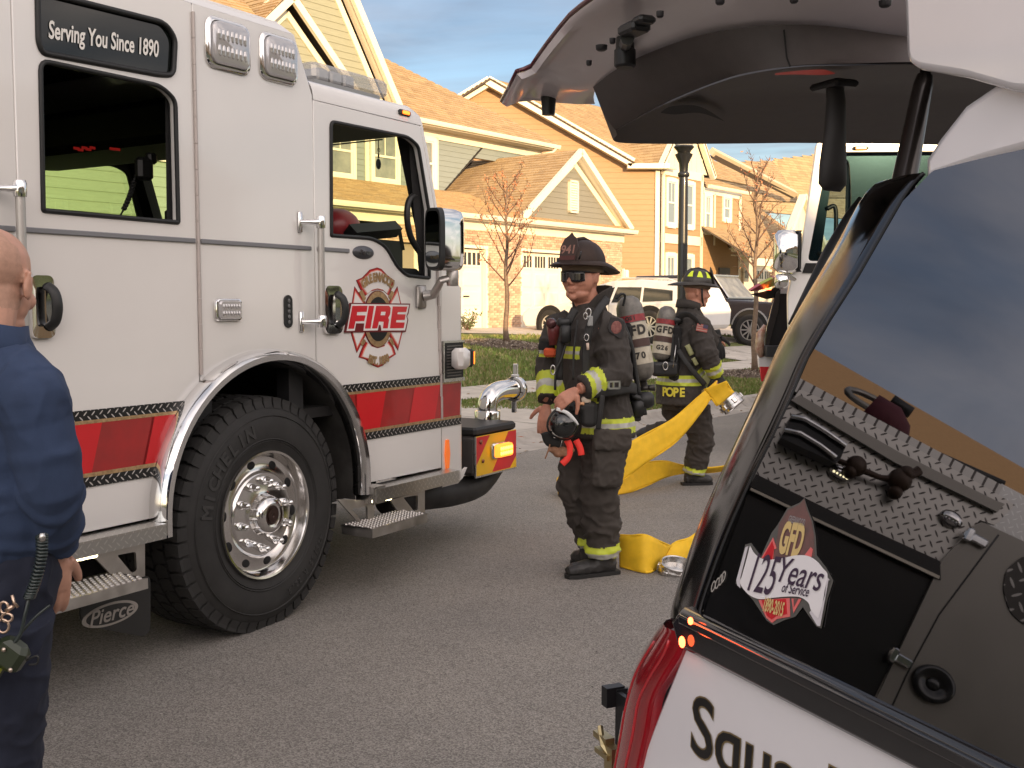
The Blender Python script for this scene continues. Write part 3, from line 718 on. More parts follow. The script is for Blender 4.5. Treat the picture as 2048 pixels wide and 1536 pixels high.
MB().boxp((-9, .2, 0), (5.2, 14, 3.2)).build('wall', mat('wall_core', (.3, .25, .2), .9), h2)
F2 = frame((5.34, 39, .9), DH); F2l = h2.matrix_world.inverted() @ F2
tanp = mat('panel_tan', (.42, .28, .17), .75, noise_=.05, nscale=3)
def wallF(poly, m, ex=.2): siding(h2, F2l, poly, ex, m, depth=.25)
wallF([(.1, 0), (3.1, 0), (3.1, 5.5), (.1, 5.5)], tan)
wallF([(3.1, 0), (6.4, 0), (6.4, 5.05), (3.1, 5.05)], tan)
for a, b, wd in (((.12, 0), (.12, 5.5), .2), ((3.05, 0), (3.05, 5.5), .18), ((0, 3.0), (3.1, 3.0), .34), ((0, 5.42), (3.1, 5.42), .3), ((6.3, 0), (6.3, 5.0), .18), ((3.1, 4.95), (6.4, 4.95), .22), ((4.1, 2.9), (4.1, 4.9), .1)): bar(h2, F2l, a, b, wd, .03, None, -.02)
for x0, z0, x1, z1 in ((.45, 3.55, 1.0, 5.05), (1.35, 3.55, 2.35, 5.05), (.45, .8, 1.0, 2.35), (1.35, .8, 2.35, 2.35), (3.35, 3.45, 3.75, 4.75), (4.9, 4.0, 5.4, 4.8)): window(h2, F2l, x0, z0, x1, z1, fr=.13, grid=(2, 0), pane=mat('pane_sky', (.22, .27, .30), .08, spec=.8))
battens(h2, F2l, [(-.1, 5.55), (3.5, 5.55), (1.75, 7.7)], mat('batten_cream', (.76, .69, .53), .6), .42)
for sg, ft in ((1, (3.75, 5.45)), (-1, (-.25, 5.5))):
    bar(h2, F2l, ft, (1.75, 7.95), .2, .2, None, -.05, 'rake_board')
    ex = (1.75 - ft[0], 0, 7.98 - ft[1]); LL = math.hypot(ex[0], ex[2]); MM = F2l
    shingles(h2, MM @ Vector((ft[0], -.25, ft[1] + .08)), MM.to_3x3() @ Vector((0, 1, 0)), MM.to_3x3() @ Vector(ex), [(0, 0), (4, 0), (4, LL), (0, LL)], seed=31)
gutter(h2, F2l, 3.1, 6.6, -.25, 5.02); gutter(h2, F2l, -.3, .6, -.2, 5.45)
MB().tube([F2l @ Vector((.05, -.2, 5.5)), F2l @ Vector((.02, -.08, 5.2)), F2l @ Vector((.02, -.08, 0))], .05, 4).build('downspout', gut_m, h2)
# porch
hroof(h2, [F2 @ Vector((3.0, -2.2, 2.35)), F2 @ Vector((8.0, -2.2, 2.35)), F2 @ Vector((8.0, 0, 3.6)), F2 @ Vector((3.0, 0, 3.6))], 23)
MB().boxp((3.0, -2.25, 2.05), (8.0, -2.05, 2.33)).build('porch_beam', trim_m, h2, F2l)
for x in (3.1, 5.4, 7.8): MB().boxp((x - .1, -2.22, 0), (x + .1, -2.04, 2.05)).build('porch_post', trim_m, h2, F2l)
MB().boxp((3.0, -2.3, -.2), (8.0, 0, .05)).build('porch_floor', conc, h2, F2l)
MB().boxp((4.5, -.08, .05), (5.4, -.02, 2.05)).build('front_door', mat('door_dark', (.05, .04, .035), .5), h2, F2l)
# ------------------------------------------------------------------ third house: large roofs, garage and cream gable
c3 = PY(1465, 600, 44); H3 = frame((c3.x, c3.y, .9), DH)
h3 = empty('house', H3, 'house with broad tan roofs and a cream battened gable, seen past the far young tree', 'house', 'houses across the road')
bpy.context.view_layer.update()
def hp3(px, py, y=0):
    n = H3.col[1].xyz; p0 = H3.translation + n * y; P = PPL(px, py, p0, n); v = H3.inverted() @ P; return v.x, v.z
siding(h3, I, [(-.5, 0), (6.4, 0), (6.4, 2.7), (-.5, 2.7)], .2, mat('siding_cream', (.70, .60, .42), .7), depth=.3)
garage_door(h3, Matrix.Translation((0, -.2, 0)), .8, 4.6, 2.1, 4, 4)
MB().boxp((-.6, -.2, 2.55), (8.6, .1, 2.85)).build('frieze_board', trim_m, h3); gutter(h3, I, -.8, 8.7, -.2, 2.8)
MB().boxp((6.6, -.05, 0), (7.5, .02, 2.1)).build('front_door', mat('door_wood', (.36, .19, .09), .5), h3)
a = hp3(1466, 512); 
hroof(h3, [H3 @ Vector((-.9, -.3, 2.9)), H3 @ Vector((8.8, -.3, 2.9)), H3 @ Vector((8.2, 4.4, 6.35)), H3 @ Vector((-.6, 4.4, 6.35))], 41)
gx, gz = hp3(1600, 392, -.4); gl, gr = hp3(1558, 500, -.4), hp3(1632, 500, -.4)
battens(h3, Matrix.Translation((0, -.4, 0)), [(gl[0], gl[1]), (gr[0] + .8, gl[1]), (gx, gz - .2)], mat('batten_cream', (.76, .69, .53), .6), .45)
bar(h3, I, gl, (gx, gz), .2, .3, None, -.4, 'rake_board'); bar(h3, I, (gr[0] + 1.0, gl[1]), (gx, gz), .2, .3, None, -.4, 'rake_board')
MB().boxp((gl[0], -.46, gl[1] - .2), (gr[0] + .8, -.3, gl[1])).build('trim_board', trim_m, h3)
siding(h3, Matrix.Translation((0, -.35, 0)), [(gl[0], 0), (gr[0] + .8, 0), (gr[0] + .8, gl[1] - .2), (gl[0], gl[1] - .2)], .2, mat('siding_cream', (.70, .60, .42), .7), depth=.3)
# big roof behind with its dark rake
P = lambda x, y, Y: PY(x, y, Y)
r0 = P(1428, 312, 49); r1 = P(1592, 390, 58); r2 = P(1660, 340, 70); r3 = P(1540, 320, 66); r4 = P(1424, 292, 52)
hroof(h3, [P(1425, 400, 49), P(1600, 404, 60), P(1545, 322, 64), P(1420, 292, 52)], 42, row=.2, tab=.4)
def beam(house, a, b, wd, h, m, name): 
    W = house.matrix_world.inverted(); a, b = W @ a, W @ b
    return MB().tube([a, b], [(h / 2, wd / 2)] * 2, 4, up=(0, 0, 1)).build(name, m, house)
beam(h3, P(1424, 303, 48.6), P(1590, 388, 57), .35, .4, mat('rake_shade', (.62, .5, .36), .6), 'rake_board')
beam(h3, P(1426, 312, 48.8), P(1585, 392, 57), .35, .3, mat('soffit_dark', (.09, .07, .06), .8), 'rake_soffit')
gutter(h3, H3.inverted() @ F2 @ Matrix.Translation((0, 3, 0)), 5.5, 9.2, 0, 4.6)
# fourth house farther right
c4 = P(1600, 640, 62)
h4 = empty('house', Matrix.Translation((c4.x, c4.y, .9)), 'farthest house whose tan roof rises beside the white fire apparatus cab', 'house', 'houses across the road')
bpy.context.view_layer.update()
hroof(h4, [P(1480, 420, 66), P(1720, 440, 74), P(1720, 300, 80), P(1545, 322, 72)], 43, row=.22, tab=.45)
MB().boxp((-3, 6, 0), (6, 14, 4.6)).build('wall', mat('siding_cream', (.70, .60, .42), .7), h4)
siding(h4, Matrix.Translation((2, -6, 0)), [(-1, 0), (5, 0), (5, 5.4), (-1, 5.4)], .2, mat('siding_sage', (.50, .50, .36), .7), depth=.3)
for x0, z0, x1, z1 in ((1.0, 3.3, 1.9, 5.0), (2.9, 3.3, 3.8, 5.0)): window(h4, Matrix.Translation((2, -6, 0)), x0, z0, x1, z1, fr=.14)
hroof(h4, [P(1625, 395, 55), P(1730, 395, 55), P(1720, 340, 60), P(1640, 345, 60)], 44, row=.22, tab=.45)
# ------------------------------------------------------------------ houses on this side of the road (behind the camera; they shade the road and show in the glass)
def back_house(q, p, wdt, dep, ez, rz, m, label):
    v = QP(q, p); M = frame((v.x, v.y, .3), -DK)
    h = empty('house', M, label, 'house', 'houses on this side of the road')
    MB().boxp((-wdt / 2, 0, 0), (wdt / 2, dep, ez)).build('wall', m, h)
    mb = MB(); s = Vector((0, dep / 2 + .5, rz - ez)); 
    for sg in (0, 1):
        y0 = -.5 if sg == 0 else dep + .5
        MB().add([(-wdt / 2 - .5, y0, ez), (wdt / 2 + .5, y0, ez), (wdt / 2 - 1, dep / 2, rz), (-wdt / 2 + 1, dep / 2, rz)], [(0, 1, 2, 3)]).build('roof', mat('shingle_plain', (.30, .20, .11), .9, c2=(.20, .13, .07), nscale=9, stretch=(1, 6, 6)), h, solid=.12)
    for sg in (-1, 1): MB().add([(sg * (wdt / 2 + .5), -.5, ez), (sg * (wdt / 2 + .5), dep + .5, ez), (sg * (wdt / 2 - 1), dep / 2, rz)], [(0, 1, 2)]).build('gable_roof', mat('shingle_plain', (.30, .20, .11), .9), h, solid=.12)
    for k in range(4):
        for z in (1.0, 3.6):
            x = -wdt / 2 + (k + .5) * wdt / 4; window(h, Matrix.Translation((0, -.0, 0)), x - .45, z, x + .45, z + 1.4)
    return h
ms = [tan, mat('siding_plain_grey', (.32, .32, .30), .7), mat('siding_plain_sage', (.34, .36, .28), .7), mat('siding_plain_cream', (.6, .52, .38), .7)]
for i, q in enumerate((-37, -23.5, -10, 3.5, 17)):
    back_house(q, -26, 12.6, 11, 5.4, 8.9 + .25 * (i % 2), ms[i % 4], ['grey', 'sage green', 'cream', 'tan', 'pale tan'][i] + ' sided house across from the blue-grey one, behind the camera')

# neighbour farther left of the engine: its brown roof shows above the engine in the squad truck's glass
NB = Matrix.Translation((0, 0, 0)); c0 = H1 @ Vector((-29.5, 2, 0))
h0 = empty('house', frame((c0.x, c0.y, .8), DH), 'sage sided house with a brown roof left of the blue-grey one, outside the frame', 'house', 'houses across the road')
MB().boxp((-7, 0, 0), (7, 12, 5.6)).build('wall', mat('siding_plain_sage', (.34, .36, .28), .7), h0)
sr = mat('shingle_plain', (.30, .20, .11), .9)
for y0 in (-.6, 12.6): MB().add([(-7.6, y0, 5.5), (7.6, y0, 5.5), (7.6, 6, 9.6), (-7.6, 6, 9.6)], [(0, 1, 2, 3)]).build('roof', sr, h0, solid=.12)
for k in range(4):
    for z in (1.0, 3.6): window(h0, Matrix.Identity(4), -6 + k * 3.4, z, -5.1 + k * 3.4, z + 1.4)
# ------------------------------------------------------------------ young trees
bark_m = mat('bark', (.20, .14, .10), .9, noise_=.3, nscale=20, bump=.6, bscale=60)
twig_m = mat('twig', (.15, .09, .065), .9)
leafo = mat('leaf_orange', (.62, .27, .13), .7); leafr = mat('leaf_red', (.32, .10, .035), .8); leafb = mat('leaf_brown', (.16, .09, .045), .8)
def young_tree(base, height, fork, seed, label, leaves, spread=.95, lean=0):
    rnd = random.Random(seed)
    t = empty('young_tree', Matrix.Translation(base), label, 'tree', 'young street trees')
    tr = MB(); tr.smooth = True
    n = 14; path = [Vector((lean * (i / n) + .02 * math.sin(i * 1.3 + seed), .015 * math.cos(i * 1.7), height * i / n * .93)) for i in range(n + 1)]
    rad = [.052 * (1 - i / n) ** .75 + .006 for i in range(n + 1)]; rad[0] = .075
    tr.tube(path, rad, 8); tr.build('trunk', bark_m, t)
    lf = MB(); tips = []
    def P_(z):
        f = min(z / (height * .93) * n, n - 1e-3); i = int(f); return path[i].lerp(path[i + 1], f - i)
    nb = 19
    for k in range(nb):
        z = fork + (height * .9 - fork) * (k / nb) ** 1.0; a = k * 2.4 + rnd.random() * .7
        ln = spread * (1 - .62 * k / nb) * (.8 + .4 * rnd.random()); br = MB(); br.smooth = True
        st = P_(z); rise = .95 + .5 * rnd.random(); pts = [st]; d = Vector((math.cos(a), math.sin(a), rise * .75)).normalized(); p = st.copy()
        for s in range(7):
            d = (d + Vector((rnd.gauss(0, .10), rnd.gauss(0, .10), .10))).normalized(); p = p + d * ln * 1.25 / 7; pts.append(p.copy())
        r0 = .017 * (1 - .5 * k / nb); br.tube(pts, [r0 * (1 - i / 7) + .0035 for i in range(8)], 5, cap=False)
        for s in range(2, 8):
            for _ in range(2):
                q = pts[s].copy(); dd = (Vector((rnd.gauss(0, 1), rnd.gauss(0, 1), rnd.gauss(.4, .7))).normalized() + d).normalized(); tp = [q.copy()]; L2 = ln * (.16 + .22 * rnd.random())
                for j in range(4): dd = (dd + Vector((rnd.gauss(0, .2), rnd.gauss(0, .2), .08))).normalized(); q = q + dd * L2 / 4; tp.append(q.copy())
                br.tube(tp, [.0055, .0045, .004, .003, .0022], 3, cap=False); tips += tp[1:]
                if rnd.random() < .75:
                    q2 = tp[2].copy(); dd = (dd + Vector((rnd.gauss(0, .7), rnd.gauss(0, .7), rnd.gauss(0, .5)))).normalized(); tq = [q2 + dd * L2 * .5 * j / 2 for j in range(3)]
                    br.tube(tq, [.004, .003, .002], 3, cap=False); tips += tq[1:]
        br.build('branch', twig_m, t)
    for _ in range(leaves):
        q = rnd.choice(tips); a = rnd.random() * 6.28; s = .017 + .022 * rnd.random(); up = Vector((rnd.gauss(0, 1), rnd.gauss(0, 1), rnd.gauss(-.6, 1))).normalized(); sd_ = up.orthogonal().normalized(); c = q + Vector((rnd.gauss(0, .02), rnd.gauss(0, .02), -.01))
        lf.cur = rnd.choice((0, 0, 0, 1, 2)); lf.add([c, c + up * s + sd_ * s * .55, c + up * s * 2.1, c + up * s - sd_ * s * .55], [(0, 1, 2, 3)])
    tag(lf.build('leaves', [leafo, leafr, leafb], t, recalc=False), kind='stuff')
    return t
young_tree(BED1 + Vector((0, 0, .08)), 3.75, 1.15, 3, 'near young tree with a thin crown of orange and brown leaves before the brick garage', 700, 1.0)
young_tree(BED2 + Vector((0, 0, .06)), 4.25, 1.55, 8, 'far young tree with nearly bare fanning branches beside the black truck', 300, .95)
# ------------------------------------------------------------------ street lamp
lp = G(1362, 800); bm_ = mat('lamp_black', (.012, .012, .012), .35, coat=.4, noise_=0)
D_ = lp.y; topz = PY(1362, 285, D_).z - lp.z
t = empty('street_lamp', Matrix.Translation(lp), 'black cast street lamp post on the verge between the two firefighters', 'street lamp')
a = MB(); a.smooth = True
a.lathe([(.0, 0), (.17, 0), (.17, .10), (.14, .14), (.13, .42), (.10, .50), (.085, .55)], 16); a.build('base', bm_, t, auto=40)
a = MB(); a.smooth = True
a.lathe([(.078, .5), (.074, 1.2), (.068, topz - .62), (.062, topz - .5), (.085, topz - .48), (.085, topz - .44), (.062, topz - .42), (.07, topz - .30), (.12, topz - .2), (.13, topz - .17), (.09, topz - .15), (.105, topz - .12), (.15, topz - .07), (.14, topz - .05), (0, topz - .05)], 16); a.build('post', bm_, t, auto=50)
a = MB(); a.smooth = True; a.lathe([(.12, topz - .05), (.17, topz + .06), (.18, topz + .2), (.13, topz + .36), (.05, topz + .42), (0, topz + .43)], 18); a.build('lamp_globe', mat('globe', (.75, .74, .70), .25, trans=.35), t)
a = MB(); a.smooth = True; a.lathe([(.10, topz + .36), (.07, topz + .44), (.02, topz + .5), (.02, topz + .58), (0, topz + .6)], 12); a.build('finial', bm_, t)
# small shrub at the garage corner, bare shrubs by the far house
def shrub(base, r, h, seed, m, label, n=260, twigs=True):
    rnd = random.Random(seed); t = empty('shrub', Matrix.Translation(base), label, 'shrub'); b = MB(); l = MB()
    for k in range(16):
        a = rnd.random() * 6.28; d = Vector((math.cos(a) * r, math.sin(a) * r, h)) * (.6 + .4 * rnd.random()); pts = [d * j / 4 + Vector((rnd.gauss(0, .02), rnd.gauss(0, .02), 0)) * j for j in range(5)]
        b.tube(pts, [.012, .010, .008, .006, .003], 4, cap=False)
        for _ in range(n // 16):
            q = pts[rnd.randrange(1, 5)] + Vector((rnd.gauss(0, .05), rnd.gauss(0, .05), rnd.gauss(0, .04))); u = Vector((rnd.gauss(0, 1), rnd.gauss(0, 1), rnd.gauss(.5, 1))).normalized(); s = u.orthogonal().normalized(); z = .03 + .03 * rnd.random()
            l.add([q, q + u * z + s * z * .4, q + u * z * 2, q + u * z - s * z * .4], [(0, 1, 2, 3)])
    b.build('stems', twig_m, t); tag(l.build('leaves', m, t, recalc=False), kind='stuff')
shrub(G(934, 661), .35, .5, 2, mat('leaf_green', (.09, .12, .04), .7), 'small green shrub at the corner of the near garage door')
for i, (x, y) in enumerate(((1432, 640), (1462, 640))): shrub(PY(x, y, 37) * 1.0 - Vector((0, 0, PY(x, y, 37).z - .9)), .6, 1.7, 20 + i, twig_m, ['bare shrub by the porch of the tan house, the left one', 'bare shrub by the porch of the tan house, the right one'][i], 60)
# parcel box / bin standing on the gutter behind the first firefighter
# ------------------------------------------------------------------ fire engine on the left. Local frame: x forward, y inward from the near side, z up
TM = frame((-1.17, 5.0, 0), (.519, .855, 0)); TI = TM.inverted(); TY = TM.col[1].xyz
def tq(px, py, y=0.0):
    P = PPL(px, py, TM.translation + TY * y, TY); v = TI @ P; return (v.x, v.z)
def tqs(l, y=0.0): return [tq(a, b, y) for a, b in l]
S = Matrix(((1, 0, 0, 0), (0, 0, -1, 0), (0, 1, 0, 0), (0, 0, 0, 1)))     # plate plane -> side of the truck
paint = mat('engine_paint', (.80, .77, .735), .16, coat=.8, rvar=.05, noise_=.025, nscale=1.3, bump=.0)
chrome = mat('chrome', (.80, .79, .78), .07, 1, rvar=.03, nscale=5); alu = mat('aluminium', (.52, .49, .46), .42, 1, noise_=.12, nscale=14, rvar=.1)
brushed = mat('brushed_aluminium', (.62, .60, .57), .3, 1, rvar=.08, nscale=20); rubber = mat('rubber', (.022, .021, .020), .75, noise_=.25, nscale=9, bump=.2, bscale=120, bdist=.002)
blk = mat('black_plastic', (.014, .014, .014), .45); blkm = mat('black_matt', (.012, .011, .011), .85); gasket = mat('gasket', (.010, .010, .010), .5)
tgl = glass_mat('cab_glass', (.80, .88, .70), .9)
tread_s = tread_mat('tread_plate', (.55, .54, .52), .3, 1, 26, .004)
tread_b = tread_mat('tread_band', (.010, .010, .010), .35, 0, 27, .0, dark=(.50, .47, .44))
red1 = mat('reflective_red', (.62, .012, .018), .35, coat=.5, noise_=.1, nscale=3); red2 = mat('reflective_dark_red', (.26, .022, .02), .35, coat=.5, c2=(.45, .02, .02), nscale=4)
yel1 = mat('reflective_yellow', (.85, .50, .01), .4, coat=.3); gold = mat('gold_leaf', (.62, .42, .22), .35, .5, c2=(.35, .22, .11), nscale=60); orange_e = mat('amber_lit', (.9, .3, .03), .3, emit=(1, .20, .02), est=.8); orange = mat('amber', (.8, .16, .02), .3, coat=.6, emit=(1, .2, .02), est=.12)
lens = mat('clear_lens', (.52, .50, .50), .12, .35, spec=.8, coat=.8); lens_s = mat('led_grain', (.58, .56, .55), .2, .6)
led = mat('led_lit', (1, .9, .6), .3, emit=(1, .86, .5), est=1.6)
eng = empty('fire_engine', TM, 'white fire engine with red stripe and chrome wheel arch, FIRE emblem on its door', 'fire engine')
WC = (.03, .617)
def arcp(r, a0, a1, n=18, c=WC): return [(c[0] + r * math.cos(R(a0 + (a1 - a0) * i / n)), c[1] + r * math.sin(R(a0 + (a1 - a0) * i / n))) for i in range(n + 1)]
AR = .685
def ang(x): return math.degrees(math.acos((x - WC[0]) / AR))
win_top = roundpoly(tqs([(74, -18), (330, 46), (350, 78), (346, 150), (320, 150), (84, 106), (76, 84)]), [.02, .05, .03, .03, .03, .05, .03])
win_rear = roundpoly(tqs([(80, 121), (322, 172), (350, 200), (356, 445), (86, 421)]), [.04, .04, .03, .006, .006])
win_front = roundpoly(tqs([(661, 243), (816, 274), (836, 292), (857, 420), (858, 556), (812, 551), (793, 532), (770, 492), (745, 477), (662, 471)]), [.03, .04, .03, .01, .006, .04, .03, .05, .05, .006])
door_r = [(-1.212, .628)] + [(-.655, .628)] + arcp(AR, 179, ang(-.376), 12) + [(-.376, 2.795), (-1.212, 2.795)]
mid = arcp(AR, ang(-.366), ang(.378), 16) + [(.378, 2.53), (.255, 2.795), (-.366, 2.795)]
door_f = [(.390, 2.508)] + arcp(AR, ang(.390), 4, 14) + [(.715, .575), (1.455, .565), (1.458, 1.70), (1.425, 1.98), (1.268, 2.508)]
corner = [(1.468, .465), (1.66, .465), (1.66, 1.62), (1.552, 1.712), (1.43, 2.06), (1.345, 2.36), (1.285, 2.53), (1.278, 2.508), (1.435, 1.985), (1.468, 1.70)]
def side_plate(name, loops, m=paint, y=0, th=.03, parent=eng, bev=.004, label=None):
    me = plate(loops, th, bevel=bev); me.transform(S); me.transform(Matrix.Translation((0, y + th / 2, 0))); me.materials.clear(); me.materials.append(m)
    o = link(name, me, parent); 
    if label: o['label'] = label
    return o
dr = side_plate('rear_door', [door_r, win_top, win_rear]); side_plate('fender_panel', [mid]); df = side_plate('front_door', [door_f, win_front]); side_plate('corner_panel', [corner])
side_plate('body_panel', [[(-1.80, .60), (-1.224, .60), (-1.224, 2.795), (-1.80, 2.795)]])
# black backing in the gaps and around the wheel
side_plate('backing', [[(-1.8, .62), (-.66, .62)] + arcp(AR + .01, 179, 4, 24) + [(.73, .58), (1.47, .57), (1.47, 1.7), (1.28, 2.49), (.36, 2.49), (.24, 2.78), (-1.8, 2.78)], [(x, z) for x, z in win_top], win_rear, win_front], blkm, .034, .01, bev=0)
# gaskets: black rims just inside the window openings
def rim(parent, loop, r=.009, y=-.002, m=gasket, name='gasket'):
    a = MB(); a.smooth = True; a.tube([(x, y, z) for x, z in loop], r, 6, closed=True); return a.build(name, m, parent)
rim(dr, win_top, .012); rim(dr, win_rear, .010); rim(df, win_front, .010)
# panes
def pane(parent, loop, y, m, name='window_pane', th=.004):
    me = plate([loop], th); me.transform(S); me.transform(Matrix.Translation((0, y, 0))); me.materials.clear(); me.materials.append(m); return link(name, me, parent)
pane(eng, win_rear, 2.43, tgl); pane(eng, win_front, 2.43, tgl)      # the near windows are wound down
pt = pane(dr, win_top, .010, mat('tinted_black_glass', (.006, .008, .007), .03, spec=.5))
# lettering on the upper glass
def fit_text(body, p0, p1, hpx, parent, m, name='lettering', y=-.004, bold=.0, shear=0, xs=1, mat_=None, th=.002, slant=None):
    """text whose baseline centre runs between two pixels of the side plane"""
    a, b = Vector((*tq(*p0, y),)), Vector((*tq(*p1, y),)); c = (a + b) / 2; L0 = (b - a).length; an = math.atan2(b[1] - a[1], b[0] - a[0])
    me = text(body, 1.0, 0, bold, shear, xs=1.0); wdt = max(v.co.x for v in me.vertices) - min(v.co.x for v in me.vertices)
    hz = hpx; k = L0 / wdt
    me.transform(Matrix.Diagonal((k, hz, 1, 1))); me.transform(Matrix.Rotation(an, 4, 'Z')); me.transform(S); me.transform(Matrix.Translation((c[0], y, c[1])))
    me.materials.clear(); me.materials.append(m); return link(name, me, parent)
fit_text('Serving You Since 1890', (95, 60), (317, 100), .092, pt, mat('lettering_white', (.85, .82, .76), .5, emit=(.8, .77, .7), est=.0), y=.004, shear=.22, bold=.022)
# the shell: roof, rear, far side, floor, front
roof_o = [(-1.8, 2.80), (-1.8, 2.85), (.19, 2.845), (.255, 2.825), (.378, 2.585), (.42, 2.60), (1.20, 2.615), (1.25, 2.60), (1.30, 2.53), (1.285, 2.50), (.40, 2.50), (.36, 2.50), (.24, 2.74), (.2, 2.78), (-1.8, 2.78)]
a = MB(); a.prism(roof_o, .035, 2.41, 1); a.build('roof', paint, eng, bevel=.01)
a = MB(); a.add([(-1.8, 0, 2.797), (.252, 0, 2.797), (.19, .05, 2.85), (-1.8, .05, 2.85), (.378, 0, 2.532), (.378, .05, 2.585), (.255, .05, 2.825)], [(0, 1, 2, 3), (1, 4, 5, 6), (1, 6, 2)]); a.build('roof_edge', paint, eng)
a = MB(); a.smooth = True
a.grid(lambda u, v: Vector((.385 + (1.285 - .385) * u, .055 * (1 - math.cos(v * 1.57)), 2.514 + .10 * math.sin(v * 1.57) - max(0, u - .93) * .5 * v)), 20, 6); a.build('roof_edge', paint, eng)
far = [[(-1.8, .6), (1.66, .5), (1.66, 1.62), (1.55, 1.71), (1.285, 2.53), (.38, 2.53), (.255, 2.79), (-1.8, 2.79)], win_rear, win_front]
side_plate('far_side', far, blkm, 2.40, .03); 
MB().add([(1.30, 2.44, 2.5), (1.66, 2.44, .5), (-1.8, 2.44, .6), (-1.8, 2.44, 2.79)], [(0, 1, 2, 3)])
MB().boxp((-1.8, .05, .95), (1.55, 2.4, 1.0)).build('floor', blkm, eng)
MB().boxp((-1.85, .05, .6), (-1.80, 2.4, 2.82)).build('rear_wall', mat('cab_lining', (.03, .03, .03), .8), eng)
MB().boxp((-1.75, .06, 2.74), (.2, 2.39, 2.77)).build('headliner', mat('cab_lining', (.03, .03, .03), .8), eng)
MB().boxp((.38, .06, 2.46), (1.25, 2.39, 2.49)).build('headliner', mat('cab_lining', (.03, .03, .03), .8), eng)
# nose
def nose(u, v):   # u up the front corner, v round it
    z = .465 + (1.62 - .465) * u; rr_ = .05; an = v * math.pi / 2
    return Vector((1.655 + .05 * math.sin(an) + (.0 if u < .75 else -.0), .05 - .05 * math.cos(an), z))
a = MB(); a.smooth = True; a.grid(nose, 8, 6); a.build('nose_corner', paint, eng)
MB().boxp((1.64, .05, .465), (1.705, 2.4, 1.62)).build('front_panel', paint, eng)
a = MB(); a.add([(1.56, .05, 1.70), (1.56, 2.4, 1.70), (1.29, 2.4, 2.50), (1.29, .05, 2.50)], [(0, 1, 2, 3)]); a.build('windshield', tgl, eng)
for y in (.05, 2.33): MB().add([(1.53, y, 1.68), (1.60, y, 1.68), (1.32, y, 2.53), (1.25, y, 2.5), (1.50, y + .09, 1.68), (1.57, y + .07, 1.68), (1.29, y + .07, 2.53), (1.22, y + .09, 2.5)], [(0, 1, 2, 3), (7, 6, 5, 4), (0, 4, 5, 1), (1, 5, 6, 2), (2, 6, 7, 3), (3, 7, 4, 0)]).build('windshield_pillar', blkm, eng)
MB().boxp((1.5, .05, 1.60), (1.70, 2.4, 1.70)).build('cowl', blkm, eng)
# cab inside
ins = mat('cab_inside', (.016, .016, .017), .6)
a = MB(); a.box((1.25, 1.2, 1.45), (.5, 2.2, .55), None, .05); a.build('dashboard', ins, eng)
for x in (.1, -1.5):
    for y in (.45, 1.95):
        a = MB(); a.box((x, y, 1.65), (.16, .5, .75), None, .05); a.box((x + .22, y, 1.3), (.5, .5, .16), None, .05); a.build('seat', ins, eng)
a = MB(); a.box((-.3, 1.2, 1.35), (1.0, .8, .7), None, .06); a.build('engine_cover', ins, eng)
for x in (-.30, .30):
    for y in (.10, 2.34): MB().boxp((x - .05, y - .04, 1.0), (x + .05, y + .04, 2.76)).build('cab_pillar', ins, eng)
a = MB(); a.box((.25, 1.2, 2.42), (.5, 1.9, .22), None, .04); oc = a.build('overhead_console', ins, eng)
for i, (x, y) in enumerate(((150, 297), (158, 300), (166, 296), (174, 299), (182, 296), (222, 298), (232, 299))):
    px, pz = tq(x, y, .7); MB().box((px, .69, pz), (.03, .004, .012)).build('red_display', mat('display_red', (.3, .01, .01), .5, emit=(1, .04, .03), est=.04), oc)
# radio microphone on its coiled cord
mx_, mz = tq(288, 338, .3); a = MB(); a.box((mx_, .3, mz), (.085, .05, .10), Matrix.Identity(4), .015); a.box((mx_ + .04, .3, mz + .05), (.05, .04, .05), None, .01); mo = a.build('radio_microphone', blk, eng)
p0 = Vector((*tq(270, 350, .3),)); p1 = Vector((*tq(240, 432, .3),)); co = []
for i in range(150):
    f = i / 149; c = p0.lerp(p1, f) + Vector((.012 * math.sin(f * 3.1), 0)); q = .011 * (1 if .15 < f < .85 else .2)
    co.append((c[0] + q * math.cos(i * 1.15), .3 + q * math.sin(i * 1.15), c[1]))
a = MB(); a.tube(co, .0035, 4); a.build('coiled_cord', blk, mo)
# things behind the front window: visor cord with a tag, helmet, tablet
a = MB(); a.tube([(*tq(662, 290, .2)[:1], .2, tq(662, 290, .2)[1]), (tq(765, 279, .2)[0], .2, tq(765, 279, .2)[1])], .004, 4); a.build('visor_cord', blk, eng)
x, z = tq(757, 300, .2); a = MB(); a.tube([(x, .2, z + .06), (x, .2, z - .02)], .003, 4); a.lathe([(.010, 0), (.013, .002), (.010, .004)], 10, Matrix.Translation((x, .2, z)) @ Matrix.Rotation(1.57, 4, 'X')); a.tube([(x, .2, z - .02), (x, .2, z - .045)], .005, 6); x2, z2 = tq(757, 328, .2); a.ball((x2, .2, z2), (.022, .008, .03), 10, 8); a.build('key_tag', blk, eng)
x, z = tq(676, 455, .55); a = MB(); a.smooth = True; a.ball((x, .55, z), (.15, .12, .11), 16, 10); a.build('red_helmet_on_dash', mat('helmet_red', (.30, .03, .035), .35), eng)
a = MB()
for (xa, ya, xb, yb, th_) in ((700, 466, 792, 458, .10), (797, 452, 806, 500, .03)):
    p, q = tq(xa, ya, .4), tq(xb, yb, .4); a.tube([(p[0], .4, p[1]), (q[0], .4, q[1])], th_ * .5, 4)
p, q = tq(705, 475, .42), tq(800, 530, .42); a.boxp((p[0], .40, q[1] - .1), (q[0], .44, p[1])); a.build('tablet_mount', ins, eng)
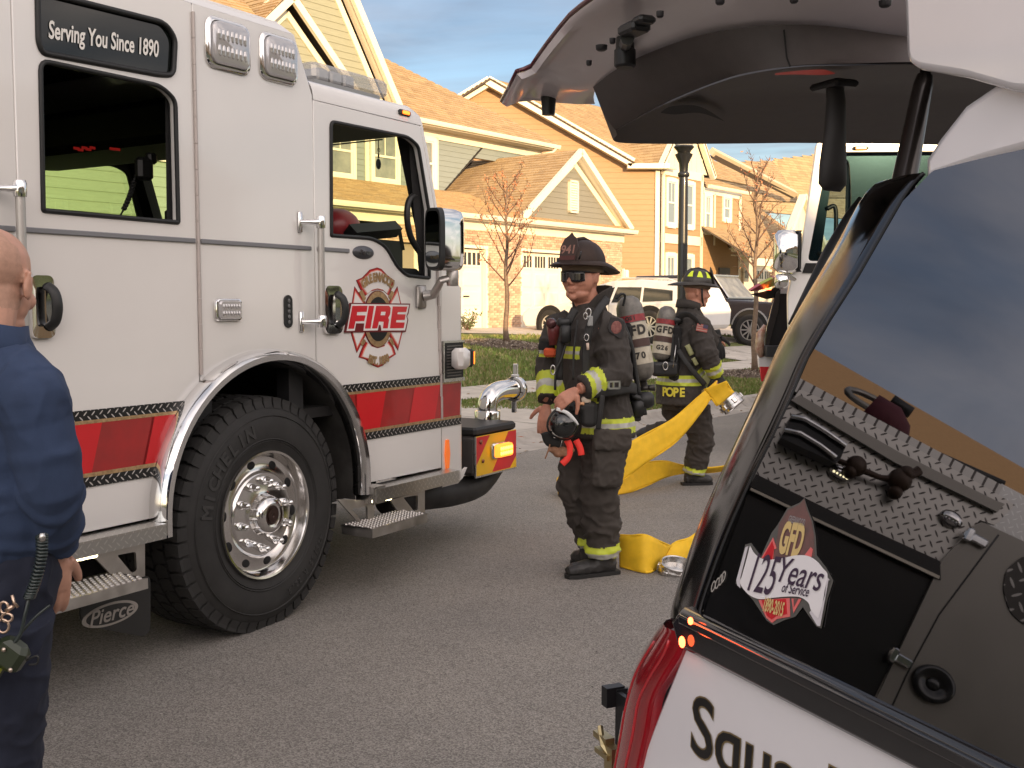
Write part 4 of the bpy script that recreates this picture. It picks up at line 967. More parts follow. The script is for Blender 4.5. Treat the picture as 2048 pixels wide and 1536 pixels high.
hp_ = bez([(tq(850, 390, .06)[0], .06, tq(850, 390, .06)[1]), (tq(822, 395, .06)[0], .06, tq(822, 395, .06)[1]), (tq(814, 430, .06)[0], .06, tq(814, 430, .06)[1]), (tq(822, 475, .06)[0], .06, tq(822, 475, .06)[1]), (tq(845, 512, .06)[0], .06, tq(845, 512, .06)[1])], 6)
a = MB(); a.smooth = True; a.tube(hp_, .018, 8); a.build('grab_handle', blk, eng)
# thin black frame strip on the front of both openings (inner pillar seen in the photo)
for (xa, ya), (xb, yb), wd in (((828, 288), (848, 548), .10), ((347, 200), (350, 440), .09)):
    p, q = tq(xa, ya, .05), tq(xb, yb, .05); MB().tube([(p[0], .05, p[1]), (q[0], .05, q[1])], [(.01, wd * .5)] * 2, 4, up=(0, 1, 0)).build('window_channel', blkm, eng)
# ------------------------------------------------------------------ wheel
ST = Matrix.Translation((-.01, -.03, .537)) @ Matrix.Rotation(R(3), 4, 'Z') @ Matrix.Rotation(R(90), 4, 'X')
wh = bpy.data.objects.new('wheel', None); col.objects.link(wh); wh.parent = eng; wh.matrix_local = ST
tp_ = [(.292, -.03), (.300, -.006), (.318, -.004), (.33, .006), (.37, .014), (.42, .018), (.455, .012), (.485, .0), (.515, -.016), (.532, -.034), (.538, -.06), (.538, -.36), (.53, -.39), (.48, -.42), (.40, -.43), (.30, -.40)]
a = MB(); a.smooth = True; a.lathe(tp_, 72)
for r_, h_ in ((.345, .0105), (.465, .0115), (.355, .0135)): a.lathe([(r_ - .004, h_ - .002), (r_, h_ + .003), (r_ + .004, h_ - .002)], 64)
a.build('tyre', rubber, wh, auto=50)
tr = MB(); nb = 50
for row, (h0, h1, off, sk) in enumerate(((-.012, -.085, 0, .0), (-.098, -.165, .5, .35), (-.178, -.245, 0, -.35), (-.258, -.325, .5, .35), (-.338, -.40, 0, 0))):
    for k in range(nb):
        a0 = 2 * math.pi * (k + off) / nb; da = 2 * math.pi / nb * .43
        vs = []
        for rr_, sh in ((.520, 1.0), (.5555, .93)):
            for hh, an in ((h0, a0 - da * sh), (h0 - (h0 - h1) * .5, a0 - da * sh - da * .28), (h1, a0 - da * sh + sk * da), (h1, a0 + da * sh + sk * da), (h0 - (h0 - h1) * .5, a0 + da * sh - da * .28 + sk * da), (h0, a0 + da * sh)):
                r2 = rr_ - (.006 if row in (0, 4) and hh in (h0 if row == 0 else h1,) and rr_ > .53 else 0)
                vs.append((r2 * math.cos(an), r2 * math.sin(an), hh))
        tr.add(vs, [(0, 1, 2, 3, 4, 5), (11, 10, 9, 8, 7, 6)] + [(i, i + 6, (i + 1) % 6 + 6, (i + 1) % 6) for i in range(6)])
for k in range(nb):   # shoulder lugs running down the sidewall
    a0 = 2 * math.pi * k / nb; da = 2 * math.pi / nb * .40
    vs = [(r_ * math.cos(a0 + s * da), r_ * math.sin(a0 + s * da), h_) for r_, h_ in ((.500, -.004), (.550, -.016), (.553, -.03), (.50, -.03)) for s in (-1, 1)]
    tr.add(vs, [(0, 1, 3, 2), (2, 3, 5, 4), (0, 2, 4, 6), (1, 7, 5, 3), (4, 5, 7, 6)])
tag(tr.build('tread_blocks', rubber, wh), kind='stuff')
rub2 = mat('rubber_letters', (.035, .034, .033), .6)
l1 = arc_text('MICHELIN', .085, .405, R(62), .008, .003); lo = MB(); lo.mesh(l1.data('x', rub2), Matrix.Translation((0, 0, .017)) @ Matrix.Rotation(R(48), 4, 'Z')); lo.build('tyre_lettering', rub2, wh)
l1 = arc_text('425/65 R 22.5', .042, .415, R(46), .006, .001); lo = MB(); lo.mesh(l1.data('x', rub2), Matrix.Translation((0, 0, .018)) @ Matrix.Rotation(R(222), 4, 'Z')); lo.build('tyre_lettering', rub2, wh)
a = MB(); a.smooth = True
a.lathe([(.296, -.02), (.303, .002), (.300, .010), (.290, .008), (.282, -.008), (.277, -.034), (.270, -.044), (.262, -.046), (.214, -.044), (.205, -.040), (.198, -.027), (.192, -.022), (.112, -.022), (.098, -.018), (.092, .008), (.085, .032), (.072, .044), (.058, .047), (.056, .036), (.046, .034)], 72)
rm_ = a.build('rim', mat('polished_alloy', (.74, .72, .70), .13, 1, rvar=.04, nscale=6), wh, auto=35)
a = MB(); a.lathe([(.052, .032), (.035, .034), (.033, .042), (.012, .042), (0, .038)], 24); a.build('hub_cap', mat('hub_dark', (.06, .035, .028), .3, .6), rm_)
hole = mat('hole_dark', (.006, .006, .006), .8)
nutg = MB(); nutg.smooth = True; nutg.lathe([(.020, 0), (.020, .012), (.0175, .014), (.0165, .026), (.0150, .030), (.0145, .040), (.011, .048), (.004, .052), (0, .052)], 12); nut_me = nutg.data('lug_nut', chrome)
hg = MB(); hg.smooth = True; hg.lathe([(.0, .004), (.020, .004), (.022, .0015), (.024, -.002)], 16); hole_me = hg.data('hand_hole_disc', [hole])  # black raised discs; the shade inside the holes is put into their colour
for k in range(10):
    a0 = R(36 * k + 12)
    o = link('lug_nut', nut_me, rm_); o.matrix_local = Matrix.Translation((.158 * math.cos(a0), .158 * math.sin(a0), -.022))
    a1 = a0 + R(18); o = link('hand_hole_disc', hole_me, rm_); o.matrix_local = Matrix.Translation((.238 * math.cos(a1), .238 * math.sin(a1), -.0455)) @ Matrix.Rotation(a1, 4, 'Z') @ Matrix.Diagonal((.85, 1.15, 1, 1))
# wheel arch: chrome band, liner, far wheel and axle darkness
a = MB(); a.smooth = True
pa = [(WC[0] - .655, .55)] + arcp(.655, 180, 0, 40) + [(WC[0] + .655, .53)]
prof = [(-.030, -.012), (-.030, -.055), (-.012, -.082), (.014, -.084), (.034, -.06), (.04, -.012), (.04, .0), (-.030, .0)]
vs = []
for i, (x, z) in enumerate(pa):
    n_ = Vector((x - WC[0], z - WC[1])); n_ = Vector((-1, 0)) if i == 0 else Vector((1, 0)) if i == len(pa) - 1 else n_.normalized()
    for r_, y in prof: vs.append((x + n_[0] * r_, y, z + n_[1] * r_))
q = len(prof); a.add(vs, [(i * q + j, (i + 1) * q + j, (i + 1) * q + (j + 1) % q, i * q + (j + 1) % q) for i in range(len(pa) - 1) for j in range(q)] + [tuple(range(q)), tuple((len(pa) - 1) * q + j for j in range(q))])
a.build('chrome_wheel_arch', chrome, eng, auto=50)
a = MB(); a.smooth = True
lp_ = [(WC[0] - .63, .52)] + arcp(.63, 180, 0, 30) + [(WC[0] + .63, .50)]
a.add([(x, y, z) for x, z in lp_ for y in (-.01, .5)], [(2 * i, 2 * i + 1, 2 * i + 3, 2 * i + 2) for i in range(len(lp_) - 1)]); a.build('wheel_well_liner', mat('liner_dusty', (.055, .052, .047), .8, c2=(.022, .020, .018), nscale=7), eng)
side_plate('wheel_well_back', [[(-.8, .3), (.85, .3), (.85, 1.3), (-.8, 1.3)]], blkm, .5, .02)
MB().boxp((-6.5, .6, .35), (1.6, 1.9, .95)).build('chassis', blkm, eng)
a = MB(); a.lathe([(.55, 0), (.55, .4)], 32, Matrix.Translation((0, 2.4, .55)) @ Matrix.Rotation(R(90), 4, 'X'), cap=True); a.build('wheel', rubber, eng)
# rubber trim strip inside the arch (front) and a bright bracket
# ------------------------------------------------------------------ stripes
def quadband(name, x0, x1, zb0, zt0, zb1, zt1, y, m, th=.003): return MB().prism([(x0, zb0), (x1, zb1), (x1, zt1), (x0, zt0)], y - th, y, 1).build(name, m, eng)
def clipx(z): 
    d = AR + .012; s = max(d * d - (z - WC[1]) ** 2, 0) ** .5; return WC[0] - s, WC[0] + s
for (xa, xb, edge) in ((-1.212, None, 'L'), (None, 1.66, 'R')):
    def lim(z): return (xa, clipx(z)[0]) if edge == 'L' else (clipx(z)[1], xb)
    zb, zt = .858, 1.052
    # slanted alternating segments
    sl = .055; w_ = .26; xs0 = -1.42 if edge == 'L' else .40; k = 0; x = xs0
    while x < (xb or .2):
        P4 = []
        for z, s in ((zb, 0), (zt, sl)):
            lo, hi = lim(z); P4.append((max(x + s - sl / 2, lo), min(x + s - sl / 2 + w_, hi), z))
        if P4[0][1] > P4[0][0] + .004 or P4[1][1] > P4[1][0] + .004:
            (a0, a1, z0), (b0, b1, z1) = P4; a1 = max(a1, a0); b1 = max(b1, b0)
            MB().prism([(a0, z0), (a1, z0), (b1, z1), (b0, z1)], -.0048, -.0018, 1).build('red_stripe_segment', red1 if k % 2 else red2, eng)
        x += w_ if k % 2 else w_ * .95; k += 1
    for z0, z1, m_, nm in ((.842, .858, gold, 'gold_stripe'), (1.052, 1.066, gold, 'gold_stripe'), (.802, .842, tread_b, 'tread_pattern_band'), (1.066, 1.106, tread_b, 'tread_pattern_band')):
        l0, h0 = lim(z0); l1, h1_ = lim(z1); MB().prism([(l0, z0), (h0, z0), (h1_, z1), (l1, z1)], -.0052, -.0018, 1).build(nm, m_, eng)
grey_t = mat('trim_grey', (.20, .20, .21), .4)
for x0, x1 in ((-1.205, -.385), (-.356, .352), (.40, .640), (-1.8, -1.235)): a = MB(); a.boxp((x0, -.010, 1.782), (x1, -.001, 1.802), .003); a.build('trim_strip', grey_t, eng)
# ------------------------------------------------------------------ emblem
er, eo, ew = mat('emblem_red', (.50, .02, .02), .35, coat=.4), mat('emblem_dark', (.14, .008, .010), .4), mat('emblem_white', (.80, .76, .73), .4)
ebk = mat('emblem_black', (.012, .012, .012), .35)
def ez(l, y=-.004): return [tq(680 + x * .1497, 520 + z * .1497, y) for x, z in l]
em = bpy.data.objects.new('door_emblem', None); col.objects.link(em); em.parent = df
def epl(name, pts, lay, m, rnd=0, scale=None):
    L2 = ez(pts)
    if scale:
        c = Vector((sum(p[0] for p in L2) / len(L2), sum(p[1] for p in L2) / len(L2))); L2 = [tuple(c + (Vector(p) - c) * scale) for p in L2]
    if rnd: L2 = roundpoly(L2, rnd)
    MB().prism(L2, -.0022 - lay * .0010, -.0012, 1).build(name, m, em)
petT = [(500, 100), (560, 120), (640, 205), (735, 275), (690, 400), (655, 475), (590, 415), (500, 395), (410, 420), (340, 480), (270, 390), (218, 270), (300, 235), (400, 130)]
petB = [(345, 1085), (400, 1135), (500, 1165), (610, 1135), (660, 1080), (720, 1160), (752, 1260), (660, 1320), (580, 1410), (510, 1438), (430, 1405), (350, 1330), (250, 1300), (290, 1190)]
petL = [(198, 352), (340, 560), (330, 760), (345, 1010), (228, 1245), (150, 980), (120, 760), (165, 560)]
petR = [(770, 350), (665, 540), (655, 760), (660, 1010), (778, 1212), (840, 960), (860, 760), (815, 560)]
for pp in (petT, petB, petL, petR):
    epl('emblem_petal', pp, 0, eo); epl('emblem_petal', pp, 1, er, scale=.955); epl('emblem_petal', pp, 2, mat('emblem_pale_red', (.72, .35, .28), .4), scale=.86); epl('emblem_petal', pp, 3, ew, scale=.80)
for pp in ([(255, 430), (295, 400), (345, 510), (310, 560)], [(690, 410), (722, 440), (680, 540), (650, 490)], [(310, 1050), (345, 1080), (300, 1150), (272, 1110)], [(650, 1070), (690, 1040), (725, 1120), (700, 1150)]): epl('emblem_bar', pp, 4, gold)
ecx, ecz = ez([(505, 790)])[0]; erx = abs(ez([(690, 790)])[0][0] - ez([(320, 790)])[0][0]) / 2; erz = abs(ez([(505, 408)])[0][1] - ez([(505, 1150)])[0][1]) / 2
for f_, lay, m_ in ((1.03, 5, eo), (1.0, 6, gold), (.80, 7, ebk)):
    MB().prism([(ecx + erx * f_ * math.cos(i * math.pi / 24), ecz + erz * f_ * math.sin(i * math.pi / 24)) for i in range(48)], -.0022 - lay * .0010, -.0012, 1).build('emblem_ring', m_, em)
whi = [(140, 588), (910, 598), (890, 700), (872, 750), (885, 800), (855, 940), (540, 942), (530, 866), (505, 866), (490, 940), (300, 945), (312, 846), (200, 846), (182, 945), (75, 948)]
epl('emblem_word_plate', [(128, 572), (926, 582), (905, 712), (884, 752), (900, 800), (868, 960), (290, 966), (55, 968)], 8, eo); epl('emblem_word_plate', whi, 9, ew)
eb = mat('letter_red', (.62, .02, .03), .3, coat=.4)
epl('letter', [(150, 612), (352, 612), (340, 692), (214, 696), (208, 738), (325, 740), (308, 815), (192, 818), (170, 918), (95, 918)], 10, eb)
epl('letter', [(370, 612), (440, 612), (392, 915), (318, 915)], 10, eb)
epl('letter', [(470, 612), (640, 612), (662, 640), (655, 725), (628, 770), (640, 800), (622, 912), (560, 912), (568, 825), (505, 822), (482, 912), (412, 915)], 10, eb); epl('letter', [(535, 692), (592, 692), (582, 738), (526, 738)], 11, ew)
epl('letter', [(690, 620), (885, 622), (868, 694), (757, 696), (750, 724), (862, 726), (850, 800), (738, 802), (732, 832), (850, 834), (835, 910), (652, 912)], 10, eb)
gl1 = arc_text('GREENWOOD', .062, .225, R(64), .001, .004, xs=.72); a = MB(); a.mesh(gl1.data('x', gold), Matrix.Translation((ecx, -.0092, ecz - .005)) @ S); a.build('emblem_lettering', gold, em)
gl1 = arc_text('EST.1890', .058, .225, R(40), .001, .004, up=-1, xs=.72); a = MB(); a.mesh(gl1.data('x', gold), Matrix.Translation((ecx, -.0092, ecz + .0)) @ S); a.build('emblem_lettering', gold, em)
# oval badge on the door
x, z = tq(726, 505); a = MB(); a.smooth = True; a.lathe([(0, .009), (.075, .007), (.085, .003), (.088, 0)], 28, Matrix.Translation((x, -.002, z)) @ S @ Matrix.Diagonal((1, .40, 1, 1))); bd = a.build('oval_badge', mat('badge', (.10, .10, .11), .3, .6), df)
me = text('Pierce', .034, .002, .001, .25); me.transform(S); me.transform(Matrix.Translation((x, -.013, z))); me.materials.clear(); me.materials.append(chrome); link('badge_lettering', me, bd)
# ------------------------------------------------------------------ hardware on the side
def bezel(px0, py0, px1, py1, name, label=None, d=.035, parent=eng, rows=2):
    (xa, za), (xb, zb_) = tq(px0, py1), tq(px1, py0); cx, cz, w2, h2 = (xa + xb) / 2, (za + zb_) / 2, (xb - xa) / 2, (zb_ - za) / 2
    o = bpy.data.objects.new(name, None); col.objects.link(o); o.parent = parent; o.matrix_local = Matrix.Translation((cx, 0, cz))
    a = MB(); r_ = min(w2, h2) * .42
    def ring(k, y): return [(px * k, y, pz * k) for px, pz in rr(-w2, -h2, w2, h2, r_, 4)]
    n_ = len(ring(1, 0)); vs = ring(1, 0) + ring(1, -.008) + ring(.94, -.016) + ring(.86, -.018) + ring(.84, -.008)
    a.smooth = True; a.add(vs, [(k * n_ + i, k * n_ + (i + 1) % n_, (k + 1) * n_ + (i + 1) % n_, (k + 1) * n_ + i) for k in range(4) for i in range(n_)] + [tuple(4 * n_ + i for i in range(n_))]); a.build('bezel', chrome, o, auto=40)
    a = MB(); a.smooth = True; vs = ring(.84, -.008) + ring(.82, -d * .8) + ring(.74, -d); a.add(vs, [(k * n_ + i, k * n_ + (i + 1) % n_, (k + 1) * n_ + (i + 1) % n_, (k + 1) * n_ + i) for k in range(2) for i in range(n_)] + [tuple(2 * n_ + i for i in range(n_))]); le = a.build('lens', lens, o, auto=40)
    for r in range(rows):
        zc = -h2 * .62 + (r + .5) * 2 * h2 * .62 / rows
        a = MB()
        for k in range(7): a.ball((-w2 * .58 + k * w2 * 1.16 / 6, -d, zc), (w2 * .085, .006, h2 * .50 / rows), 8, 4)
        a.build('led_row', lens_s, le)
    return o
bezel(410, 54, 497, 133, 'scene_light'); bezel(518, 82, 591, 157, 'scene_light'); bezel(427, 597, 480, 643, 'warning_light', d=.03)
def rail(px, y0, y1, name='grab_rail'):
    """vertical tube rail on two chrome brackets (px, top and bottom in the picture plane of the side)"""
    o = bpy.data.objects.new(name, None); col.objects.link(o); o.parent = eng
    x, z1 = tq(px, y0); _, z0 = tq(px, y1); x0 = x
    a = MB(); a.smooth = True; a.tube([(x, -.075, z0), (x, -.075, z1)], .017, 12); a.build('tube', mat('rail_ribbed', (.55, .52, .49), .4, .8), o, auto=50)
    for z in (z0, z1):
        a = MB(); a.smooth = True; a.box((x - .07, -.006, z), (.028, .012, .10), None, .004); a.tube([(x - .07, -.01, z), (x - .04, -.05, z), (x - .01, -.074, z)], [.011, .012, .018], 10); a.lathe([(0, -.03), (.022, -.028), (.024, -.01), (.024, .02), (.020, .03), (0, .03)], 14, Matrix.Translation((x, -.075, z))); a.build('rail_bracket', chrome, o, auto=45)
rail(618, 446, 643); rail(14, 380, 820)
def handle(px0, py0, px1, py1):
    (xa, za), (xb, zb_) = tq(px0, py1), tq(px1, py0); cx, cz, w2, h2 = (xa + xb) / 2, (za + zb_) / 2, (xb - xa) / 2, (zb_ - za) / 2
    o = bpy.data.objects.new('door_handle', None); col.objects.link(o); o.parent = df if px0 > 400 else dr; o.matrix_local = Matrix.Translation((cx, 0, cz))
    a = MB(); a.smooth = True; lo = rr(-w2, -h2, w2, h2, w2 * .5, 4); n_ = len(lo)
    li = rr(-w2 * .62, -h2 * .62, w2 * .72, h2 * .62, w2 * .3, 4)
    vs = [(x, 0, z) for x, z in lo] + [(x * .96, -.022, z * .98) for x, z in lo] + [(x, -.020, z) for x, z in li] + [(x, -.004, z) for x, z in li]
    a.add(vs, [(k * n_ + i, k * n_ + (i + 1) % n_, (k + 1) * n_ + (i + 1) % n_, (k + 1) * n_ + i) for k in range(3) for i in range(n_)] + [tuple(3 * n_ + i for i in range(n_))]); a.build('handle_cup', chrome, o, auto=45)
    a = MB(); a.smooth = True; a.tube(bez([(w2 * .35, -.02, h2 * .66), (w2 * .62, -.045, h2 * .45), (w2 * .72, -.055, 0), (w2 * .62, -.045, -h2 * .45), (w2 * .35, -.02, -h2 * .66)], 6), [(.012, .020)] * 25, 10, up=(0, 1, 0)); a.build('handle_grip', blk, o, auto=50)
handle(644, 571, 679, 669); handle(58, 550, 101, 678)
# small keypad
x0, z0 = tq(568, 655); x1, z1 = tq(582, 591); a = MB(); me = plate([rr(x0, z0, x1, z1, (x1 - x0) / 2.01, 6)], .010, bevel=.002); me.transform(S); me.materials.clear(); me.materials.append(blk); kp = link('keypad', me, eng); kp.location = (0, -.004, 0)
for k in range(5):
    b = MB(); b.smooth = True; b.ball((0, 0, 0), (.010, .003, .011), 8, 5); o = b.build('key', mat('key_grey', (.12, .12, .12), .5), kp); o.location = ((x0 + x1) / 2, -.007, z1 - (z1 - z0) * (k + 1) / 6)
# piano hinges in links
def hinge(p0, p1, n, m=mat('hinge', (.50, .44, .41), .5, .4)):
    (xa, za), (xb, zb_) = tq(*p0), tq(*p1)
    lk = MB(); L2 = abs(za - zb_) / n; lk.tube([(0, 0, 0), (0, 0, -L2 + .0015)], .0085, 10); me = lk.data('hinge_link', m)
    for k in range(n):
        o = link('hinge_link', me, eng); f = k / n; o.location = (xa + (xb - xa) * f, -.006, za + (zb_ - za) * f)
hinge((384, 24), (401, 750), 14); hinge((874, 520), (883, 838), 7)
for px, pt_ in (((32), (0)),): pass
# marker light, side reflector, roof light bar
x, z = tq(809, 228, -.0); a = MB(); a.box((x, .0, z + .006), (.10, .02, .030), Matrix.Identity(4), .006); mk = a.build('marker_light', blk, eng); a = MB(); a.box((x, -.012, z + .006), (.06, .012, .018), None, .004); a.build('lens', orange_e, mk)
x, z = tq(893, 908); a = MB(); a.prism([(x - .012, z - .085), (x + .012, z - .085), (x + .022, z), (x + .012, z + .085), (x - .012, z + .085), (x - .022, z)], -.012, 0, 1); a.build('side_reflector', orange, eng)
# light bar on the front roof
lb = bpy.data.objects.new('light_bar', None); col.objects.link(lb); lb.parent = eng
clr = glass_mat('lightbar_cover', (.70, .68, .66), 1.0, .05)
(lx0, lz1), (lx1, lz0) = tq(628, 146, .35), tq(778, 182, .35); lz0 = tq(700, 184, .35)[1]; lz1 = tq(700, 141, .35)[1]
a = MB(); a.boxp((lx0, .35, lz0 + .02), (lx1, 2.1, lz1), .02); a.build('cover', mat('bar_clear', (.50, .48, .46), .10, .3, coat=1, alpha=.55), lb)
a = MB(); a.boxp((lx0 - .01, .34, lz0), (lx1 - .1, 2.12, lz0 + .02)); a.build('base', mat('bar_base', (.30, .29, .28), .35, .7), lb)
for k in range(6):
    for j in range(3):
        a = MB(); a.box((lx0 + .10 + j * .11, .45 + k * .28, (lz0 + lz1) / 2), (.09, .16, (lz1 - lz0) * .62), None, .01); o = a.build('led_module', lens_s, lb)
for y in (.5, 1.9): MB().boxp((lx0 + .1, y - .05, 2.60), (lx0 + .2, y + .05, lz0)).build('mount', blk, lb)
# ------------------------------------------------------------------ mirror and arm
mr = bpy.data.objects.new('mirror', None); col.objects.link(mr); mr.parent = eng
YM = -.22
(xm0, zm0), (xm1, zm1) = tq(868, 541, YM), tq(918, 421, YM)
a = MB(); w2, h2 = (xm1 - xm0) / 2, (zm1 - zm0) / 2
mb = MB(); mb.smooth = True; cx, cz = (xm0 + xm1) / 2, (zm0 + zm1) / 2
def mring(k, dx): return [(cx + dx + .0, YM + .10 * k * math.cos(t_) * 1.0, cz + h2 * k * sgnpow(math.sin(t_), .35)) for t_ in [i * math.pi / 14 for i in range(28)]]
def sgnpow(v, p): return math.copysign(abs(v) ** p, v)
rings = [[(cx - w2, YM + .055 * sgnpow(math.cos(t_), .45) * .93, cz + h2 * .98 * sgnpow(math.sin(t_), .45)) for t_ in [i * math.pi / 14 for i in range(28)]]]
for dx, k in ((-.35, 1.0), (.35, 1.0), (.75, .93), (.95, .72), (1.0, .3)):
    rings.append([(cx + w2 * dx, YM + .055 * k * sgnpow(math.cos(t_), .45), cz + h2 * (k * .5 + .5) * sgnpow(math.sin(t_), .45)) for t_ in [i * math.pi / 14 for i in range(28)]])
vs = [p for r_ in rings for p in r_]; mb.add(vs, [(k * 28 + i, k * 28 + (i + 1) % 28, (k + 1) * 28 + (i + 1) % 28, (k + 1) * 28 + i) for k in range(len(rings) - 1) for i in range(28)] + [tuple((len(rings) - 1) * 28 + i for i in range(28))]); mb.build('shell', chrome, mr, auto=60)
a = MB(); a.add([(p[0] - .012, YM + (p[1] - YM) * 1.02, p[2]) for p in rings[0]] + [(p[0] + .03, YM + (p[1] - YM) * 1.06, cz + (p[2] - cz) * 1.03) for p in rings[0]], [tuple(range(28))] + [(i, (i + 1) % 28, 28 + (i + 1) % 28, 28 + i) for i in range(28)]); a.build('rim', blk, mr)
a = MB(); a.add([(p[0] - .014, YM + (p[1] - YM) * .86, cz + (p[2] - cz) * .90) for p in rings[0]], [tuple(range(28))]); a.build('mirror_glass', mat('mirror_glass', (.55, .58, .58), .02, 1), mr)
a = MB(); a.smooth = True
(ax, az), (bx, bz) = tq(850, 592, -.03), tq(905, 556, YM); a.box((ax - .01, -.012, az - .005), (.085, .024, .13), None, .01); a.tube([(ax, -.02, az), (ax + .03, -.07, az + .01), (bx - .06, YM + .03, bz - .01), (bx, YM, bz)], [.030, .026, .020, .022], 12); a.lathe([(0, -.045), (.030, -.044), (.034, -.03), (.034, .035), (.028, .05), (0, .05)], 14, Matrix.Translation((bx, YM, bz)))
a.build('arm', alu, mr, auto=45)
# ------------------------------------------------------------------ louvre panel and turn signal pod on the corner
(x0, z0), (x1, z1) = tq(886, 758, -.003), tq(924, 684, -.003)
a = MB(); a.boxp((x0, -.012, z0), (x1, -.001, z1)); lv = a.build('corner_vent', mat('vent_dark', (.03, .03, .03), .4, .5), eng)
for k in range(11):
    z = z0 + (z1 - z0) * (k + .7) / 12; a = MB(); a.boxp((x0 + .02, -.020, z), (x1 - .03, -.012, z + .006)); a.build('louvre', mat('vent_grey', (.16, .15, .14), .35, .6), lv)
a = MB(); a.boxp((x0 - .012, -.016, z0 - .02), (x1 + .01, -.001, z0)); a.boxp((x0 - .012, -.016, z1), (x1 + .01, -.001, z1 + .012)); a.boxp((x0 - .012, -.016, z0), (x0, -.001, z1)); a.build('vent_frame', brushed, lv)
(x0, z0), (x1, z1) = tq(914, 739, -.06), tq(936, 695, -.06)
a = MB(); a.smooth = True; a.box(((x0 + x1) / 2, -.045, (z0 + z1) / 2), (x1 - x0, .09, z1 - z0), None, .022); pod = a.build('turn_signal', paint, eng, auto=40)
a = MB(); a.box((x1 + .02, -.045, (z0 + z1) / 2), (.04, .075, (z1 - z0) * .86), None, .012); a.build('housing', blk, pod); a = MB(); a.box((x1 + .042, -.06, (z0 + z1) / 2), (.012, .04, (z1 - z0) * .6), None, .004); a.build('lens', orange_e, pod)
# ------------------------------------------------------------------ bumper
bp = bpy.data.objects.new('front_bumper', None); col.objects.link(bp); bp.parent = eng
YB = .10
B = [tq(950, 872, YB), tq(1031, 860, YB), tq(1033, 934, YB), tq(950, 952, YB)]
bx0, bx1 = B[0][0], B[1][0]; bz1, bz0 = (B[0][1] + B[1][1]) / 2, (B[2][1] + B[3][1]) / 2
a = MB(); a.boxp((bx0, YB, bz0), (bx1, 2.35, bz1), .02); a.build('bumper_box', mat('bumper_steel', (.10, .09, .085), .5, .3), bp)
a = MB(); a.boxp((1.70, .3, .42), (bx0 + .1, 2.2, .72)); a.build('frame_extension', blkm, bp)
a = MB(); a.boxp((bx0, YB - .002, bz1), (bx1 + .01, 2.35, bz1 + .055), .015); a.build('bumper_top', mat('bumper_black', (.02, .019, .018), .55), bp)
a = MB(); a.boxp((bx0 - .008, YB - .010, bz0 - .010), (bx1 + .005, YB, bz0)); a.boxp((bx0 - .008, YB - .010, bz0), (bx0, YB, bz1)); a.build('bumper_edge', brushed, bp)
def bpoly(pts, m, lay=0): return MB().prism([tuple(Vector((bx0 + (bx1 - bx0) * u, bz0 + (bz1 - bz0) * v))) for u, v in pts], YB - .004 - lay * .001, YB - .001, 1).build('chevron', m, bp)
bpoly([(0, 0), (1, 0), (1, 1), (0, 1)], yel1)
bpoly([(.02, .98), (.02, .28), (.34, .98)], red1, 1); bpoly([(.40, .02), (.84, .02), (1, .30), (1, .98), (.80, .98)][0:5], red1, 1)
bpoly([(.86, .0), (1, .0), (1, .22)], yel1, 2)
o_ = bezel(980, 878, 1017, 918, 'bumper_light', d=.05, parent=bp); o_.location.y = YB - .005; ox, oz = tq(999, 899, YB); o_.location.x, o_.location.z = ox, oz
for ch in kids(o_):
    if ch.name.startswith('lens'):
        ch.data = ch.data.copy(); ch.data.materials[0] = orange_e
        for g in kids(ch): g.data = g.data.copy(); g.data.materials[0] = mat('amber_core', (1, .6, .2), .3, emit=(1, .36, .06), est=1.3)
a = MB(); a.smooth = True
for (x, y, r_) in ((958, 884, .016), (962, 922, .012)):
    q_ = tq(x + 2, y, YB); a.lathe([(r_, 0), (r_, .008), (0, .01)], 6, Matrix.Translation((q_[0], YB - .005, q_[1])) @ S)
a.build('bolt', mat('bolt', (.3, .12, .08), .4, .7), bp)
# suction elbow: chrome pipe with a cap and a lever
sp = bpy.data.objects.new('intake_elbow', None); col.objects.link(sp); sp.parent = bp
YP = .32
def t3(px, py, y): x, z = tq(px, py, y); return Vector((x, y, z))
base = t3(975, 845, YP); top_ = t3(975, 812, YP); r0 = .088
a = MB(); a.smooth = True; a.lathe([(r0 * .95, -.03), (r0 * 1.0, 0), (r0, .075), (r0 * .97, .08), (r0 * .80, .085)], 28, Matrix.Translation(base)); a.build('collar', chrome, sp, auto=40)
pe = bez([base + Vector((0, 0, .06)), t3(975, 808, YP), t3(981, 793, YP), t3(994, 783, YP), t3(1010, 779, YP), t3(1028, 778, YP)], 6)
a = MB(); a.smooth = True; a.tube(pe, r0 * .76, 28, cap=False); a.build('elbow_pipe', chrome, sp, auto=60)
ce = pe[-1]; fx = Matrix.Translation(ce) @ Matrix.Rotation(R(90), 4, 'Y')
a = MB(); a.smooth = True; a.lathe([(r0 * .8, -.02), (r0 * .98, -.015), (r0 * 1.02, .0), (r0 * 1.02, .035), (r0 * .96, .045), (r0 * .5, .05), (0, .05)], 28, fx); a.build('cap', chrome, sp, auto=40)
a = MB(); a.box(ce + Vector((.02, -.0, r0 + .045)), (.022, .035, .09), None, .004); a.box(ce + Vector((.015, 0, r0 + .0)), (.04, .05, .03), None, .005); a.box(ce + Vector((.0, -.0, -r0 - .04)), (.02, .035, .08), None, .004); a.build('lever', chrome, sp)
a = MB(); a.smooth = True; a.tube(bez([(1.72, .28, .70), (1.85, .22, .76), (1.95, .26, .75), (2.02, .3, .72)], 6), .028, 8); a.build('hose_loop', blk, sp)
